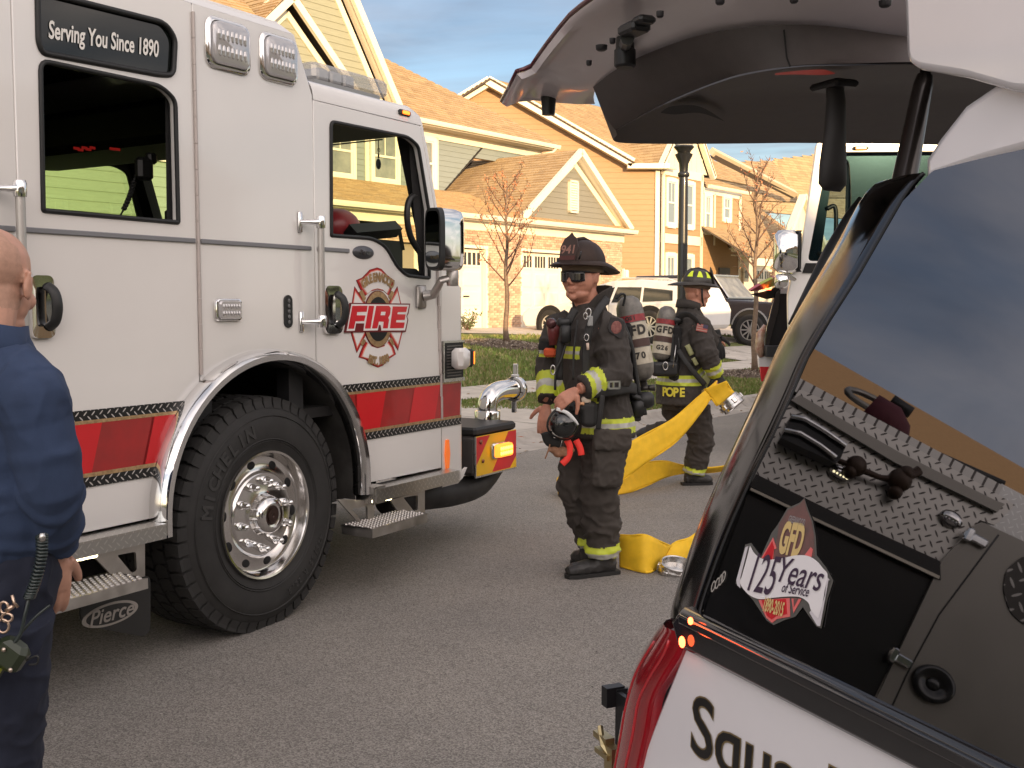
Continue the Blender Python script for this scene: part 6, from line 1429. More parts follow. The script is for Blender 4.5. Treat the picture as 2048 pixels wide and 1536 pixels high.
rp_('catwalk_lip', [(1582, 800), (1600, 790), (1800, 905), (1990, 1000), (2010, 1008), (1995, 1024), (1790, 925)], pan_m, -.05, .03)
rp_('black_rail', [(1500, 972), (1512, 948), (1700, 1040), (1880, 1122), (1882, 1160), (1700, 1070)], trm, -.06, .05)
rp_('edge_trim', [(1500, 980), (1502, 975), (1700, 1068), (1880, 1152), (1878, 1158), (1700, 1074)], edge, -.065, .02)
rp_('black_panel', [(1380, 1300), (1500, 978), (1880, 1160), (1745, 1420), (1600, 1420)], dkp, -.02, .02)
# front of the equipment body: grey door with latch, hinges and oval tread insert
bs = [(1885, 1120), (1905, 1098), (1960, 1042), (2300, 1200), (2300, 1700), (1720, 1560), (1742, 1420)]
dr2 = rp_('compartment_door', bs, pan_m, -.05, .04, rnd=.02)
rp_('edge_trim', [(1878, 1150), (1886, 1150), (1790, 1330), (1746, 1420), (1738, 1416)], edge, -.03, .02)
rp_('door_seam', [(1996, 1068), (1999, 1071), (1880, 1230), (1815, 1350), (1760, 1470), (1756, 1470), (1812, 1348), (1877, 1228)], trm, -.052, .01, parent=dr2)
rp_('tread_insert', [(2048, 1110), (2075, 1120), (2090, 1260), (2048, 1250), (2020, 1225), (2006, 1180), (2012, 1140)], tread_mat('tread_plate_dark', (.08, .075, .07), .35, 1, 14, .006, dark=(.4, .38, .36)), -.058, .012, rnd=.03, parent=dr2)
def ddisc(px, py, r, m, y, name, parent, k=1.0, h=.03):
    x, z = rhit(px, py, y); a = MB(); a.smooth = True; a.lathe([(r * .35, .004), (r * .5, h * .3), (r * .8, h), (r, h * .7), (r * 1.02, 0)], 28, Matrix.Translation((x, y, z)) @ S @ Matrix.Diagonal((1, k, 1, 1))); a.ball((x, y - .004, z), (r * .36, .01, r * .3), 12, 6); return a.build(name, m, parent)
ddisc(1866, 1368, .085, trm, -.06, 'door_latch', dr2, .85)
for x, y in ((1951, 1078), (1800, 1318)):
    cx, cz = rhit(x, y, -.07); a = MB(); a.box((cx, -.07, cz), (.10, .03, .035), None, .006); a.box((cx + .03, -.075, cz), (.03, .04, .06), None, .006); a.build('hinge', chrome, eng)
# fittings on the plate
cx, cz = rhit(1635, 868, -.10); p, q = rhit(1568, 850, -.1), rhit(1690, 915, -.1)
bxo = rp_('suction_box', [(1562, 875), (1582, 832), (1600, 830), (1692, 892), (1680, 920), (1668, 925)], mat('box_black2', (.008, .008, .008), .3), -.14, .12)
for l in ([(1583, 833), (1610, 838), (1650, 862), (1692, 892)], [(1568, 860), (1600, 866), (1640, 890), (1672, 915)]):
    a = MB(); a.smooth = True; a.tube([(*(lambda t_: (t_[0], -.16, t_[1]))(rhit(*p, -.16)),) for p in l], .012, 8); a.build('box_rail', chrome, bxo)
a = MB(); a.smooth = True
for x, y, r_ in ((1712, 932, .045), (1700, 944, .03), (1800, 960, .05), (1812, 948, .035), (1790, 985, .03)): cx, cz = rhit(x, y, -.08); a.ball((cx, -.08, cz), (r_, .05, r_), 12, 8)
pts = [rhit(*p, -.08) for p in ((1660, 885), (1668, 918), (1712, 935), (1760, 955), (1800, 962), (1840, 940))]; a.tube([(u, -.08, v) for u, v in pts], [.012, .012, .016, .012, .02, .02], 8); a.build('valve_linkage', mat('valve_brown', (.06, .035, .022), .5, .3), eng)
for x, y in ((1681, 944), (1905, 1036)):
    cx, cz = rhit(x, y, -.05); a = MB(); a.smooth = True; a.ball((cx, -.03, cz), (.05, .03, .035), 16, 8); lo = a.build('panel_lamp', chrome, eng)
    for k in range(5): b = MB(); b.ball((cx - .035 + k * .015, -.055, cz - .012), (.006, .004, .006), 6, 4); b.build('led', led if x < 1800 else lens_s, lo)
# red coat, hose ring and bar lying on the catwalk
cx, cz = rhit(1745, 830, .3); a = MB(); a.smooth = True; a.tube([(*(lambda t_: (t_[0], .3, t_[1]))(rhit(*p, .3)),) for p in ((1735, 815), (1770, 845), (1790, 870), (1800, 892))], [.08, .10, .08, .04], 12)
a.build('folded_cover', mat('cover_maroon', (.10, .015, .025), .7, bump=.4, bscale=20), eng)
a = MB(); a.smooth = True; cx, cz = rhit(1742, 806, .3); a.tube([(cx + .12 * math.cos(t_ * .4), .3 + .06 * math.sin(t_ * .4), cz + .045 * math.sin(t_ * .4)) for t_ in range(16)], .016, 8, closed=True); a.build('strap_ring', pan_m, eng)
a = MB(); a.smooth = True; a.tube([(*(lambda t_: (t_[0], .35, t_[1]))(rhit(*p, .35)),) for p in ((1783, 800), (1800, 812), (1822, 826))], .03, 10); a.tube([(*(lambda t_: (t_[0], .2, t_[1]))(rhit(*p, .2)),) for p in ((1818, 884), (2008, 968))], .016, 8); a.build('nozzle_and_bar', blk, eng)
MB().boxp((-8.4, .0, .55), (-3.10, 2.45, 2.2)).build('body_side', paint, eng)
MB().boxp((-8.4, .05, 2.2), (-3.10, 2.40, 2.42)).build('upper_plating', tread_s, eng)
a = MB(); a.lathe([(.55, 0), (.55, .5)], 32, Matrix.Translation((-5.6, .5, .55)) @ Matrix.Rotation(R(90), 4, 'X'), cap=True); a.build('wheel', rubber, eng)
# ------------------------------------------------------------------ figures: one continuous body each, clothing and kit as children
skin = mat('skin', (.52, .235, .155), .5, noise_=.13, nscale=22, bump=.12, bscale=260, bdist=.001); skin_p = mat('skin_pale', (.56, .30, .21), .46, noise_=.12, nscale=18, bump=.1, bscale=260, bdist=.001)
turn = mat('turnout_black', (.046, .039, .034), .88, noise_=.16, nscale=5, bump=.35, bscale=240, bdist=.0015); turn2 = mat('turnout_trousers', (.054, .045, .038), .9, noise_=.18, nscale=4, bump=.35, bscale=240, bdist=.0015)
lime = mat('lime_band', (.55, .62, .05), .55, noise_=.14, nscale=14); silver = mat('silver_band', (.46, .45, .41), .4, noise_=.15, nscale=16); boot_m = mat('boot_rubber', (.032, .030, .029), .5, noise_=.35, nscale=14)
strapm = mat('strap', (.022, .021, .02), .7, noise_=.2, nscale=20); navy = mat('navy_fleece', (.030, .050, .105), .92, noise_=.16, nscale=8, bump=.3, bscale=260, bdist=.0015); navyp = mat('navy_trousers', (.014, .018, .036), .85, noise_=.2, nscale=9, bump=.25, bscale=260, bdist=.0012)
def ev_mesh(mb, vox, smooth=4, name='m'):
    me = mb.data(name, []); o = bpy.data.objects.new('t', me); col.objects.link(o)
    m = o.modifiers.new('r', 'REMESH'); m.mode = 'VOXEL'; m.voxel_size = vox; m.use_smooth_shade = True
    if smooth: s = o.modifiers.new('s', 'SMOOTH'); s.factor = .5; s.iterations = smooth
    dg = bpy.context.evaluated_depsgraph_get(); r = bpy.data.meshes.new_from_object(o.evaluated_get(dg)); bpy.data.objects.remove(o); bpy.data.meshes.remove(me); return r
def wrinkle(me, amp, sc_, folds=(), seed=0, fine=.3):
    """cloth folds: ridged noise along the surface normal; extra ring folds round given limb segments"""
    off = Vector((seed * 3.1, seed * 1.7, 0)); nrm = [v.normal.copy() for v in me.vertices]
    for v, n in zip(me.vertices, nrm):
        p = v.co; q = Vector((p.x * sc_[0], p.y * sc_[1], p.z * sc_[2])) + off
        w = noise.noise(q); r = 1 - abs(noise.noise(q * 1.9 + Vector((5, 5, 5)))) * 2.2
        d = amp * (.5 * w + .6 * max(r, 0) ** 3 - .25) + amp * fine * noise.noise(q * 5)
        for (a, b, fr, am) in folds:
            ab = b - a; t = (p - a).dot(ab) / ab.length_squared
            if -.1 < t < 1.15 and (p - (a + ab * t)).length < .16: d += am * max(0, math.sin(t * fr + 2.5 * noise.noise(p * 7 + off))) ** 2
        v.co = p + n * d
def bands(me, specs, base=0):
    """specs: list of (test(center)->material index or None)"""
    for p in me.polygons:
        for f in specs:
            k = f(p.center)
            if k is not None: p.material_index = k; break
def limb_band(a, b, t0, t1, rmax, k1=1, k2=2, core=.30):
    ab = b - a; L2 = ab.length_squared; m_ = (t0 + t1) / 2; h = (t1 - t0) / 2
    def f(c):
        t = (c - a).dot(ab) / L2
        if t0 < t < t1 and (c - (a + ab * t)).length < rmax: return k2 if abs(t - m_) < h * core else k1
    return f
def hz_band(z0, z1, cond=lambda c: True, k1=1, k2=2, core=.30):
    m_ = (z0 + z1) / 2; h = (z1 - z0) / 2
    return lambda c: (k2 if abs(c.z - m_) < h * core else k1) if z0 < c.z < z1 and cond(c) else None
def fin(me, name, mats, parent):
    for m in mats: me.materials.append(m)
    me.polygons.foreach_set('use_smooth', [True] * len(me.polygons)); return link(name, me, parent)
def head_blobs(mb, M, fat=1.0):
    """M: head frame, x to the head's left, y backwards, z up, origin between the ears"""
    sv = mb.M; kk = MB.K; MB.K = 1.0; mb.M = sv @ M; B = mb.ball
    B((0, .018, .045), (.077, .096, .083), 18, 12); B((0, -.028, -.012), (.064 * fat, .063, .085), 16, 12); B((0, .02, -.02), (.066, .075, .07), 14, 10)
    B((0, -.034, -.078), (.050 * fat, .050, .034), 14, 10); B((0, -.073, -.094), (.021, .018, .017), 10, 8); B((0, -.015, -.095), (.046 * fat, .05, .03), 12, 8)
    mb.tube([(0, -.086, .022), (0, -.098, .0), (0, -.112, -.022)], [.0075, .0085, .0125], 10); B((-.011, -.097, -.026), (.009, .011, .008), 8, 6); B((.011, -.097, -.026), (.009, .011, .008), 8, 6)
    mb.tube([(-.046, -.070, .028), (-.02, -.086, .033), (.02, -.086, .033), (.046, -.070, .028)], .0095, 8)
    for s in (-1, 1):
        B((s * .040, -.066, -.022), (.022 * fat, .020, .022), 10, 8); B((s * .033, -.076, .008), (.014, .010, .009), 10, 8)
        B((s * .080, .014, -.002), (.008, .019, .030), 10, 8); mb.tube([(s * .074, .004, -.026), (s * .080, .008, -.012), (s * .087, .022, .012), (s * .087, .026, .026), (s * .081, .010, .030)], .006, 6)
    mb.tube([(-.025, -.081, -.053), (-.009, -.093, -.049), (.009, -.093, -.049), (.025, -.081, -.053)], .0058, 8); mb.tube([(-.021, -.082, -.063), (0, -.092, -.064), (.021, -.082, -.063)], .0066, 8)
    mb.M = sv; MB.K = kk
def hand_blobs(mb, w, d, n, side, curl=.5, spread=.06, L_=.185, thumb=.9):
    """w wrist, d towards the fingers, n out of the back of the hand, side=+1: thumb on d x n side"""
    d = d.normalized(); n = (n - d * n.dot(d)).normalized(); t = d.cross(n) * side; k = L_ / .185
    mb.tube([w, w + d * .03 * k, w + d * .065 * k, w + d * .092 * k], [(.024, .020), (.017, .034), (.015, .041), (.012, .040)], 12, up=n)
    for i, (o_, ln) in enumerate(((.030, .074), (.010, .082), (-.011, .077), (-.031, .061))):
        p = w + (d * .088 + t * o_) * k; dd = (d + t * (o_ * spread * 40 * .3)).normalized(); pts = [p - dd * .02, p]; c = curl * (1 + .10 * i)
        for s, f in ((.45, .5), (.32, 1.0), (.23, .8)):
            dd = (dd - n * c * f).normalized(); p = p + dd * ln * k * s; pts.append(p)
        mb.tube(bez(pts, 2), [(.0098 - .0003 * j) * k for j in range(len(pts) * 2 - 1)], 8)
    p = w + (d * .022 + t * .026) * k; dd = (d * .55 + t * thumb - n * .35).normalized(); pts = [p]
    for s in (.038, .034, .028): p = p + dd * s * k; dd = (dd + d * .35 - n * curl * .5).normalized(); pts.append(p)
    mb.tube(pts, [.0165 * k, .0135 * k, .0115 * k, .009 * k], 8)
def vec(a, b): return (b - a).normalized()
def Mframe(o, x, z):
    x = x.normalized(); z = z.normalized(); y = z.cross(x).normalized(); x = y.cross(z)
    m = Matrix((x, y, z)).transposed().to_4x4(); m.translation = o; return m
def band_text(body, M, size, m, name, parent, bold=.02, xs=1.0, sub_=1): 
    me = text(body, size, .0, bold, xs=xs); me.transform(M); me.materials.clear(); me.materials.append(m); return link(name, me, parent)
def bottle(parent, top, bot, r, facing, words, tag_m=None, lean=None):
    """air cylinder with its coloured bands; facing: direction the lettering faces"""
    ax = (bot - top); L0 = ax.length; z = -ax.normalized(); M = Mframe(top, z.cross(facing), z)
    b = MB(); b.smooth = True; prof = [(0, .0), (r * .4, -.004), (r * .75, -.024), (r * .95, -.06), (r, -.10), (r, -L0 + .09), (r * .9, -L0 + .04), (r * .6, -L0 + .01), (r * .25, -L0), (0, -L0)]
    b.lathe(prof, 28, M); o = b.build('air_cylinder', mat('cyl_composite', (.22, .20, .17), .4, c2=(.07, .065, .06), nscale=14, rvar=.1), parent)
    for z0, z1, m_, k in ((-.115, -.155, mat('cyl_red_band', (.28, .03, .035), .5, noise_=.3, nscale=40), 1.012), (-.16, -.255, mat('cyl_cream', (.58, .53, .42), .55, c2=(.42, .36, .27), nscale=25), 1.010), (-.255, -.30, mat('cyl_strap', (.07, .035, .028), .6), 1.03), (-.305, -.40, mat('cyl_cream', (.58, .53, .42), .55), 1.010)):
        b = MB(); b.smooth = True; b.lathe([(r * k, z0), (r * k, z1)], 28, M); b.build('cylinder_band', m_, o)
    for wd, zz, sz in words:
        gl = MB(); n = len(wd)
        for i, ch in enumerate(wd):
            a = (i - (n - 1) / 2) * sz * .66 / r; me = text(ch, sz, 0, sz * .05); T_ = M @ Matrix.Translation((0, 0, zz)) @ Matrix.Rotation(a, 4, 'Z') @ Matrix.Translation((0, -r * 1.03, 0)) @ S
            gl.mesh(me, T_)
        gl.build('cylinder_lettering', mat('ink_dark', (.03, .025, .02), .6), o, recalc=False)
    # valve and gauge at the foot
    b = MB(); b.smooth = True; b.lathe([(.0, -L0 + .01), (.022, -L0 + .008), (.022, -L0 - .03), (.03, -L0 - .032), (.03, -L0 - .055), (0, -L0 - .056)], 14, M); b.tube([M @ Vector((0, 0, -L0 - .04)), M @ Vector((.06, -.01, -L0 - .05))], [.014, .02], 10); b.build('cylinder_valve', mat('valve_dark', (.05, .045, .04), .4, .6), o)
    return o, M
# ================================================================== firefighter facing left, near the engine
YA = 6.02
def PA(px, py, dy=0.0): return PY(px, py, YA + dy)
fA = Vector((-.80, -.60, 0)); lA = Vector((.60, -.80, 0)); UP = Vector((0, 0, 1))
gA = PA(1188, 1140); gA.z = 0
A = empty('person', Matrix.Translation(gA), 'firefighter in leather helmet and sunglasses with a face mask hanging at his waist', 'person')
IA = Matrix.Translation(-gA)
def loc(*ps): return [p - gA for p in ps]
hc = PA(1163, 556, .0) - gA; HF = Vector((-.62, -.78, -.02)).normalized()
# head frame: y backwards = -face direction
def headM(c, face, up=UP, s=1.0):
    y = -face.normalized(); z = (up - y * up.dot(y)).normalized(); x = y.cross(z)
    m = Matrix((x, y, z)).transposed().to_4x4(); m = m @ Matrix.Scale(s, 4); m.translation = c; return m
HM = headM(hc, HF, s=1.13)
sN, sF = PA(1216, 655, -.17) - gA, PA(1122, 652, .16) - gA
eN, wN = PA(1232, 752, -.24) - gA, PA(1158, 778, -.34) - gA
eF, wF = PA(1098, 735, .12) - gA, PA(1094, 800, -.02) - gA
hpN, knN, anN = PA(1216, 860, -.07) - gA, PA(1200, 985, -.10) - gA, PA(1206, 1105, -.06) - gA
hpF, knF, anF = PA(1166, 862, .08) - gA, PA(1148, 970, .02) - gA, PA(1180, 1092, .10) - gA
ch, wa, pe = PA(1180, 700) - gA, PA(1186, 800) - gA, PA(1190, 850) - gA; nk = PA(1180, 625, .02) - gA
b = MB(); head_blobs(b, HM, 1.3)
b.tube([hc + Vector((.01, .015, -.06)), nk, ch + Vector((0, 0, .1))], [(.070, .068), (.074, .07), (.09, .08)], 14)
b.tube([nk, ch, wa, pe], [(.10, .09), (.19, .13), (.17, .12), (.16, .12)], 16, up=lA)
for s_, e_, w_ in ((sN, eN, wN), (sF, eF, wF)): b.tube([s_, s_.lerp(e_, .5), e_, w_], [.065, .055, .048, .030], 12)
for h_, k_, a_ in ((hpN, knN, anN), (hpF, knF, anF)): b.tube([h_, k_, a_], [.085, .062, .045], 12)
hand_blobs(b, wN + vec(eN, wN) * .01, Vector((-.75, -.1, -.55)), Vector((-.25, -.9, .35)), -1, .62, L_=.19)
hand_blobs(b, wF + vec(eF, wF) * .03, Vector((-.15, -.15, -1)), Vector((-.35, -.9, .05)), 1, .30, L_=.195)
me = ev_mesh(b, .0055, 3); fin(me, 'body', [skin], A)
# turnout coat
b = MB()
b.tube([nk + Vector((.0, 0, .045)), nk + Vector((0, 0, -.01)), ch + Vector((0, 0, .11)), ch, wa + Vector((0, 0, .05)), wa, pe, pe + Vector((0, 0, -.055))], [(.088, .085), (.115, .10), (.225, .15), (.245, .175), (.235, .18), (.230, .185), (.245, .195), (.250, .20)], 22, up=lA)
b.tube([sN + Vector((-.05, 0, .015)), sN, sN.lerp(eN, .5), eN, eN.lerp(wN, .5), wN + vec(wN, eN) * .02], [.085, .098, .098, .094, .082, .062], 16)
b.tube([sF + Vector((.05, 0, .015)), sF, sF.lerp(eF, .5), eF, eF.lerp(wF, .5), wF], [.085, .092, .088, .082, .070, .058], 16)
me = ev_mesh(b, .0085, 3)
wrinkle(me, .014, (7, 7, 5), [(sN, eN, 15, .006), (eN, wN, 17, .008), (sF, eF, 16, .006)], 1)
bands(me, [limb_band(eN, wN, .46, .84, .14), limb_band(eF, wF, .30, .95, .13), hz_band(pe.z - .025, pe.z + .06, lambda c: (c - pe).dot(lA) > .09 or (c - pe).dot(fA) < -.12), hz_band(ch.z - .045, ch.z + .025, lambda c: (c - sN).dot(lA) < -.09 and (c - ch).dot(fA) > .02 and (c - ch).length < .30)])
coat = fin(me, 'turnout_coat', [turn, lime, silver], A)
# collar flaps
b = MB()
for s_ in (-1, 1):
    R0 = [nk + lA * s_ * .03 + fA * .085 + UP * -.06, nk + lA * s_ * .085 + fA * .03 + UP * .01, nk + lA * s_ * .085 - fA * .06 + UP * .05, nk - fA * .105 + UP * .06]
    R1 = [p + UP * .085 + (p - nk).normalized() * .018 for p in R0]; R1[0] = R0[0] + UP * .07
    q = bez(R0, 4); r_ = bez(R1, 4); n = len(q); b.add(q + r_, [(i, i + 1, n + i + 1, n + i) for i in range(n - 1)])
b.smooth = True; o = b.build('collar', turn, A, solid=.014)
# trousers: baggy, gathered at the ankle, cargo pocket
b = MB()
b.tube([pe + Vector((0, 0, .06)), pe, pe + Vector((0, 0, -.09))], [(.20, .16), (.21, .17), (.19, .15)], 18, up=lA)
b.tube([hpN, hpN.lerp(knN, .55), knN, knN.lerp(anN, .5), anN.lerp(knN, .12), anN + Vector((0, 0, -.02))], [.132, .122, .104, .100, .098, .088], 16)
b.tube([hpF, hpF.lerp(knF, .55), knF, knF.lerp(anF, .5), anF + Vector((0, 0, .02))], [.118, .105, .092, .088, .082], 16)
me = ev_mesh(b, .0095, 3)
wrinkle(me, .022, (5, 5, 7), [(knN, anN, 15, .009), (knF, anF, 17, .009)], 4)
bands(me, [limb_band(knN, anN, .84, 1.14, .17)])
fin(me, 'turnout_trousers', [turn2, lime, silver], A)
b = MB(); pk = PA(1222, 915, -.25) - gA; MP = Mframe(pk, Vector((.93, .36, 0)), Vector((.04, 0, 1)))
b.box((0, .03, -.03), (.19, .07, .28), MP, .02); b.box((0, -.008, .10), (.22, .03, .12), MP, .01)
me = ev_mesh(b, .008, 3); wrinkle(me, .012, (8, 8, 8), [], 6); fin(me, 'cargo_pocket', [turn2], A)
# boots
def boot(parent, an, toe, heel_back=.07, s=1.0, z0=0.0):
    d = Vector((toe.x - an.x, toe.y - an.y, 0)).normalized(); b = MB(); base = Vector((an.x, an.y, z0))
    L_ = (Vector((toe.x, toe.y, 0)) - Vector((an.x, an.y, 0))).length
    b.tube([base - d * heel_back + UP * .05, base + UP * .055, base + d * L_ * .5 + UP * .05, base + d * L_ * .85 + UP * .042, base + d * L_ * 1.02 + UP * .035], [(.045, .038), (.052, .046), (.044, .052), (.038, .052), (.024, .036)], 16, up=UP)
    b.tube([base + UP * .05, base + UP * .12, base + UP * .22], [.056, .062, .066], 16)
    me = ev_mesh(b, .0075, 3); wrinkle(me, .006, (10, 10, 14), [], 3)
    for v in me.vertices: v.co.z = max(v.co.z, z0 + .012)
    o = fin(me, 'boot', [boot_m], parent)
    b = MB(); sd_ = UP.cross(d); pr = [(-heel_back - .025, .034), (-heel_back - .03, -.034), (0, -.045), (L_ * .45, -.046), (L_ * .8, -.054), (L_ * 1.03, -.036), (L_ * 1.09, 0), (L_ * 1.03, .036), (L_ * .8, .054), (L_ * .45, .046), (0, .045)]
    b.add([base + d * x + sd_ * y + UP * h for h in (0.001, .022) for x, y in pr], [tuple(range(11)), tuple(reversed(range(11, 22)))] + [(i, i + 11, (i + 1) % 11 + 11, (i + 1) % 11) for i in range(11)]); b.build('boot_sole', mat('sole_black', (.018, .017, .016), .8), o); return o
tN = PY(1136, 1133, YA - .14) - gA; boot(A, anN, tN, s=1); tF = PY(1150, 1110, YA + .22) - gA; boot(A, Vector((anF.x, anF.y + .02, 0)), tF)
# helmet: leather dome with ribs, long rear brim, front shield
def helmet(parent, HM, leather, rib=.003, shield=None, tape=False, brim_m=None, tail=.14, front=.055):
    h = bpy.data.objects.new('helmet', None); col.objects.link(h); h.parent = parent; h.matrix_local = HM @ Matrix.Translation((0, .012, .060)) @ Matrix.Rotation(R(-4), 4, 'X')
    b = MB(); b.smooth = True
    def dome(u, v):
        a = u * 2 * math.pi; e = v * math.pi / 2; rx, ry, rz = .105, .132, .122
        k = 1 + .030 * (max(0, math.cos(8 * (a + math.pi / 8) / 1.0)) ** 10) * math.cos(e) ** .5
        c = math.cos(e) ** .85
        return Vector((rx * c * math.sin(a) * k, ry * c * math.cos(a) * k, rz * math.sin(e) ** .95 + .004))
    b.grid(dome, 64, 14); b.build('shell', leather, h)
    b = MB(); b.smooth = True; b.tube([(0, ry * 1, z) for ry, z in ((-.115, .068), (-.095, .10), (-.05, .125), (0, .134), (.06, .122), (.10, .09), (.125, .045))], [(.010, .006)] * 7, 8, up=(0, 0, 1)); b.build('crest', leather, h)
    def brim(u, v):
        a = u * 2 * math.pi; c, s_ = math.sin(a), math.cos(a)      # s_>0 back
        w = .030 + (tail if s_ > 0 else 0) * max(0, s_) ** 3 * .62 + (front if s_ < 0 else 0) * max(0, -s_) ** 2 * .55
        r0x, r0y = .103, .130
        return Vector((c * (r0x + w * v), s_ * (r0y + w * v), .006 - (.020 if s_ > 0 else .004) * v * v * abs(s_) - .010 * v + .014 * math.sin(v * 3.1) * abs(c)))
    b = MB(); b.smooth = True; b.grid(brim, 64, 5); b.build('brim', brim_m or leather, h, solid=.005)
    b = MB(); b.smooth = True; b.tube([brim(i / 40, 1.0) for i in range(40)], .0045, 6, closed=True); b.build('brim_edge', leather, h)
    b = MB(); b.smooth = True; b.lathe([(.098, .02), (.096, -.03), (.090, -.035)], 32, Matrix.Diagonal((1, 1.2, 1, 1))); b.build('liner', mat('liner_tan', (.16, .11, .07), .85), h)
    if shield:
        b = MB(); pts = [(-.045, .0), (.045, .0), (.052, .075), (.036, .118), (.012, .135), (0, .150), (-.012, .135), (-.036, .118), (-.052, .075)]
        Ms = Matrix.Translation((0, -.135, .008)) @ Matrix.Rotation(R(-14), 4, 'X')
        b.prism([(x, z) for x, z in pts], -.004, .004, 1, Ms); so = b.build('front_shield', shield[1], h)
        b = MB(); b.prism([(-.046, .008), (.046, .008), (.046, .030), (-.046, .030)], -.007, -.004, 1, Ms); b.build('shield_panel', mat('shield_maroon', (.08, .022, .016), .6), so)
        me = text(shield[0], .060, 0, .0015); me.transform(Ms @ Matrix.Translation((0, -.0055, .060)) @ S); me.materials.clear(); me.materials.append(mat('shield_digits', (.30, .15, .11), .6)); link('shield_lettering', me, so)
    if tape:
        for k, a0 in enumerate((-2.25, -1.55, -.85, .85, 1.55, 2.25)):
            b = MB(); b.smooth = True
            def tp2(u, v):
                a = a0 + math.pi / 2 * 0 + (u - .5) * (.42 * (1 - .55 * v)); aa = a
                e = .42 + .52 * v; p = dome((aa / (2 * math.pi)) % 1, e / (math.pi / 2)); return p * 1.022
            b.grid(tp2, 5, 5); b.build('tetrahedron', mat('tape_lime', (.62, .72, .03), .45, emit=(.6, .8, .02), est=.05), h)
    return h
leath = mat('helmet_leather', (.018, .010, .008), .5, spec=.25, c2=(.05, .030, .023), nscale=9, rvar=.12)
hA = helmet(A, HM, leath, shield=('941', mat('shield_leather', (.045, .026, .02), .6)))
b = MB(); b.smooth = True; b.tube([(.07, -.135, .02), (.085, -.15, .03), (.09, -.148, .05), (.08, -.135, .055)], .004, 6); b.ball((-.08, -.09, .02), (.012, .012, .015), 8, 6); b.build('helmet_hook', blk, hA)
# sunglasses
sg_ = bpy.data.objects.new('sunglasses', None); col.objects.link(sg_); sg_.parent = A; sg_.matrix_local = HM @ Matrix.Translation((0, 0, .004)) @ Matrix.Scale(1.0, 4)
b = MB(); b.smooth = True
def lensf(u, v):
    x = -.070 + .140 * u; zt = .030 - .004 * abs(u - .5) * 2; bow = 1 - (2 * u - 1) ** 2
    side_ = min(1, abs(2 * u - 1)); zb = -.020 + .018 * (1 - min(1, abs(2 * u - 1) * 5)) - .004 * math.sin(side_ * 3.1)
    return Vector((x, -.072 - .032 * bow ** .6, zt + (zb - zt) * v))
b.grid(lensf, 26, 5); b.build('lens', mat('sunglass_lens', (.012, .010, .012), .08, spec=.9), sg_, solid=.003)
b = MB(); b.smooth = True; b.tube([lensf(i / 16, 0) for i in range(17)], .0035, 6)
for s_ in (-1, 1): b.tube([(s_ * .070, -.072, .026), (s_ * .080, -.03, .024), (s_ * .083, .012, .022)], [.0045, .004, .0035], 6)
b.build('frame', blk, sg_)
b = MB(); b.smooth = True; b.tube([Vector((.083, .0, -.0)), Vector((.084, -.004, -.04)), Vector((.066, -.03, -.085))], .003, 5); 
# SCBA: harness straps, cylinder, backplate
cyT, cyB = PA(1254, 592, .16) - gA, PA(1286, 762, .12) - gA
boA, MbA = bottle(A, cyT, cyB, .078, Vector((-.15, -1, 0)).normalized(), [('GFD', -.207, .075), ('G70', -.352, .05), ('OSI', -.135, .03)])
b = MB(); b.box((0, 0, 0), (.24, .06, .46), Mframe(ch - fA * .20 + UP * -.08, lA, UP), .02); b.build('backplate', blkm, A)
b = MB(); b.smooth = True
for pts, wd in (([(1243, 640), (1262, 690), (1270, 740), (1278, 790)], .014), ([(1250, 720), (1262, 770), (1285, 800), (1290, 830)], .012)): b.tube(bez([PA(x, y, -.02) - gA for x, y in pts], 5), wd, 8)
b.tube(bez([PA(1232, 598, -.05) - gA, PA(1242, 588, -.05) - gA, PA(1250, 592, -.03) - gA, PA(1246, 612, -.02) - gA], 5), .007, 6)
b.box(PA(1290, 800, .0) - gA, (.10, .08, .09), None, .02); b.box(PA(1276, 815, -.02) - gA, (.08, .06, .10), None, .02); b.tube([PA(1262, 790, -.05) - gA, PA(1300, 806, 0) - gA], .018, 8)
b.build('breathing_gear', blk, A)
b = MB(); b.box(PA(1272, 812, .02) - gA, (.055, .05, .17), None, .008); b.build('tool_pouch', strapm, A)
def strap(pts, w_, name='shoulder_strap', m=strapm, up=(0, -1, 0), th=.006, parent=A, dy=None, smooth_=5):
    b = MB(); b.smooth = True; P = bez([p for p in pts], smooth_); b.tube(P, [(th, w_)] * len(P), 8, up=up); return b.build(name, m, parent)
def a_(x, y, dy): return PA(x, y, dy) - gA
strap([a_(1215, 596, -.08), a_(1196, 622, -.24), a_(1180, 655, -.295), a_(1172, 700, -.30), a_(1172, 760, -.29)], .022)
strap([a_(1150, 618, -.14), a_(1132, 655, -.17), a_(1120, 700, -.17), a_(1118, 760, -.17)], .022)
strap([a_(1155, 640, -.22), a_(1148, 700, -.26), a_(1146, 760, -.27)], .006)
strap([a_(1170, 788, -.30), a_(1215, 782, -.36), a_(1258, 775, -.22), a_(1272, 778, -.05)], .030, 'waist_belt')
strap([a_(1205, 790, -.36), a_(1200, 830, -.36), a_(1196, 858, -.34)], .014, 'hanging_strap')
b = MB(); q = a_(1228, 770, -.39); Mq = Mframe(q, Vector((.95, .28, .15)), UP)
for (x0, z0, x1, z1) in ((-.034, -.022, .034, -.014), (-.034, .014, .034, .022), (-.034, -.022, -.026, .022), (.026, -.022, .034, .022), (-.006, -.02, .0, .02)): b.add([Mq @ Vector(v) for v in [(x0, -.006, z0), (x1, -.006, z0), (x1, -.006, z1), (x0, -.006, z1), (x0, .006, z0), (x1, .006, z0), (x1, .006, z1), (x0, .006, z1)]], [(0, 1, 2, 3), (4, 5, 6, 7), (0, 1, 5, 4), (1, 2, 6, 5), (2, 3, 7, 6), (3, 0, 4, 7)])
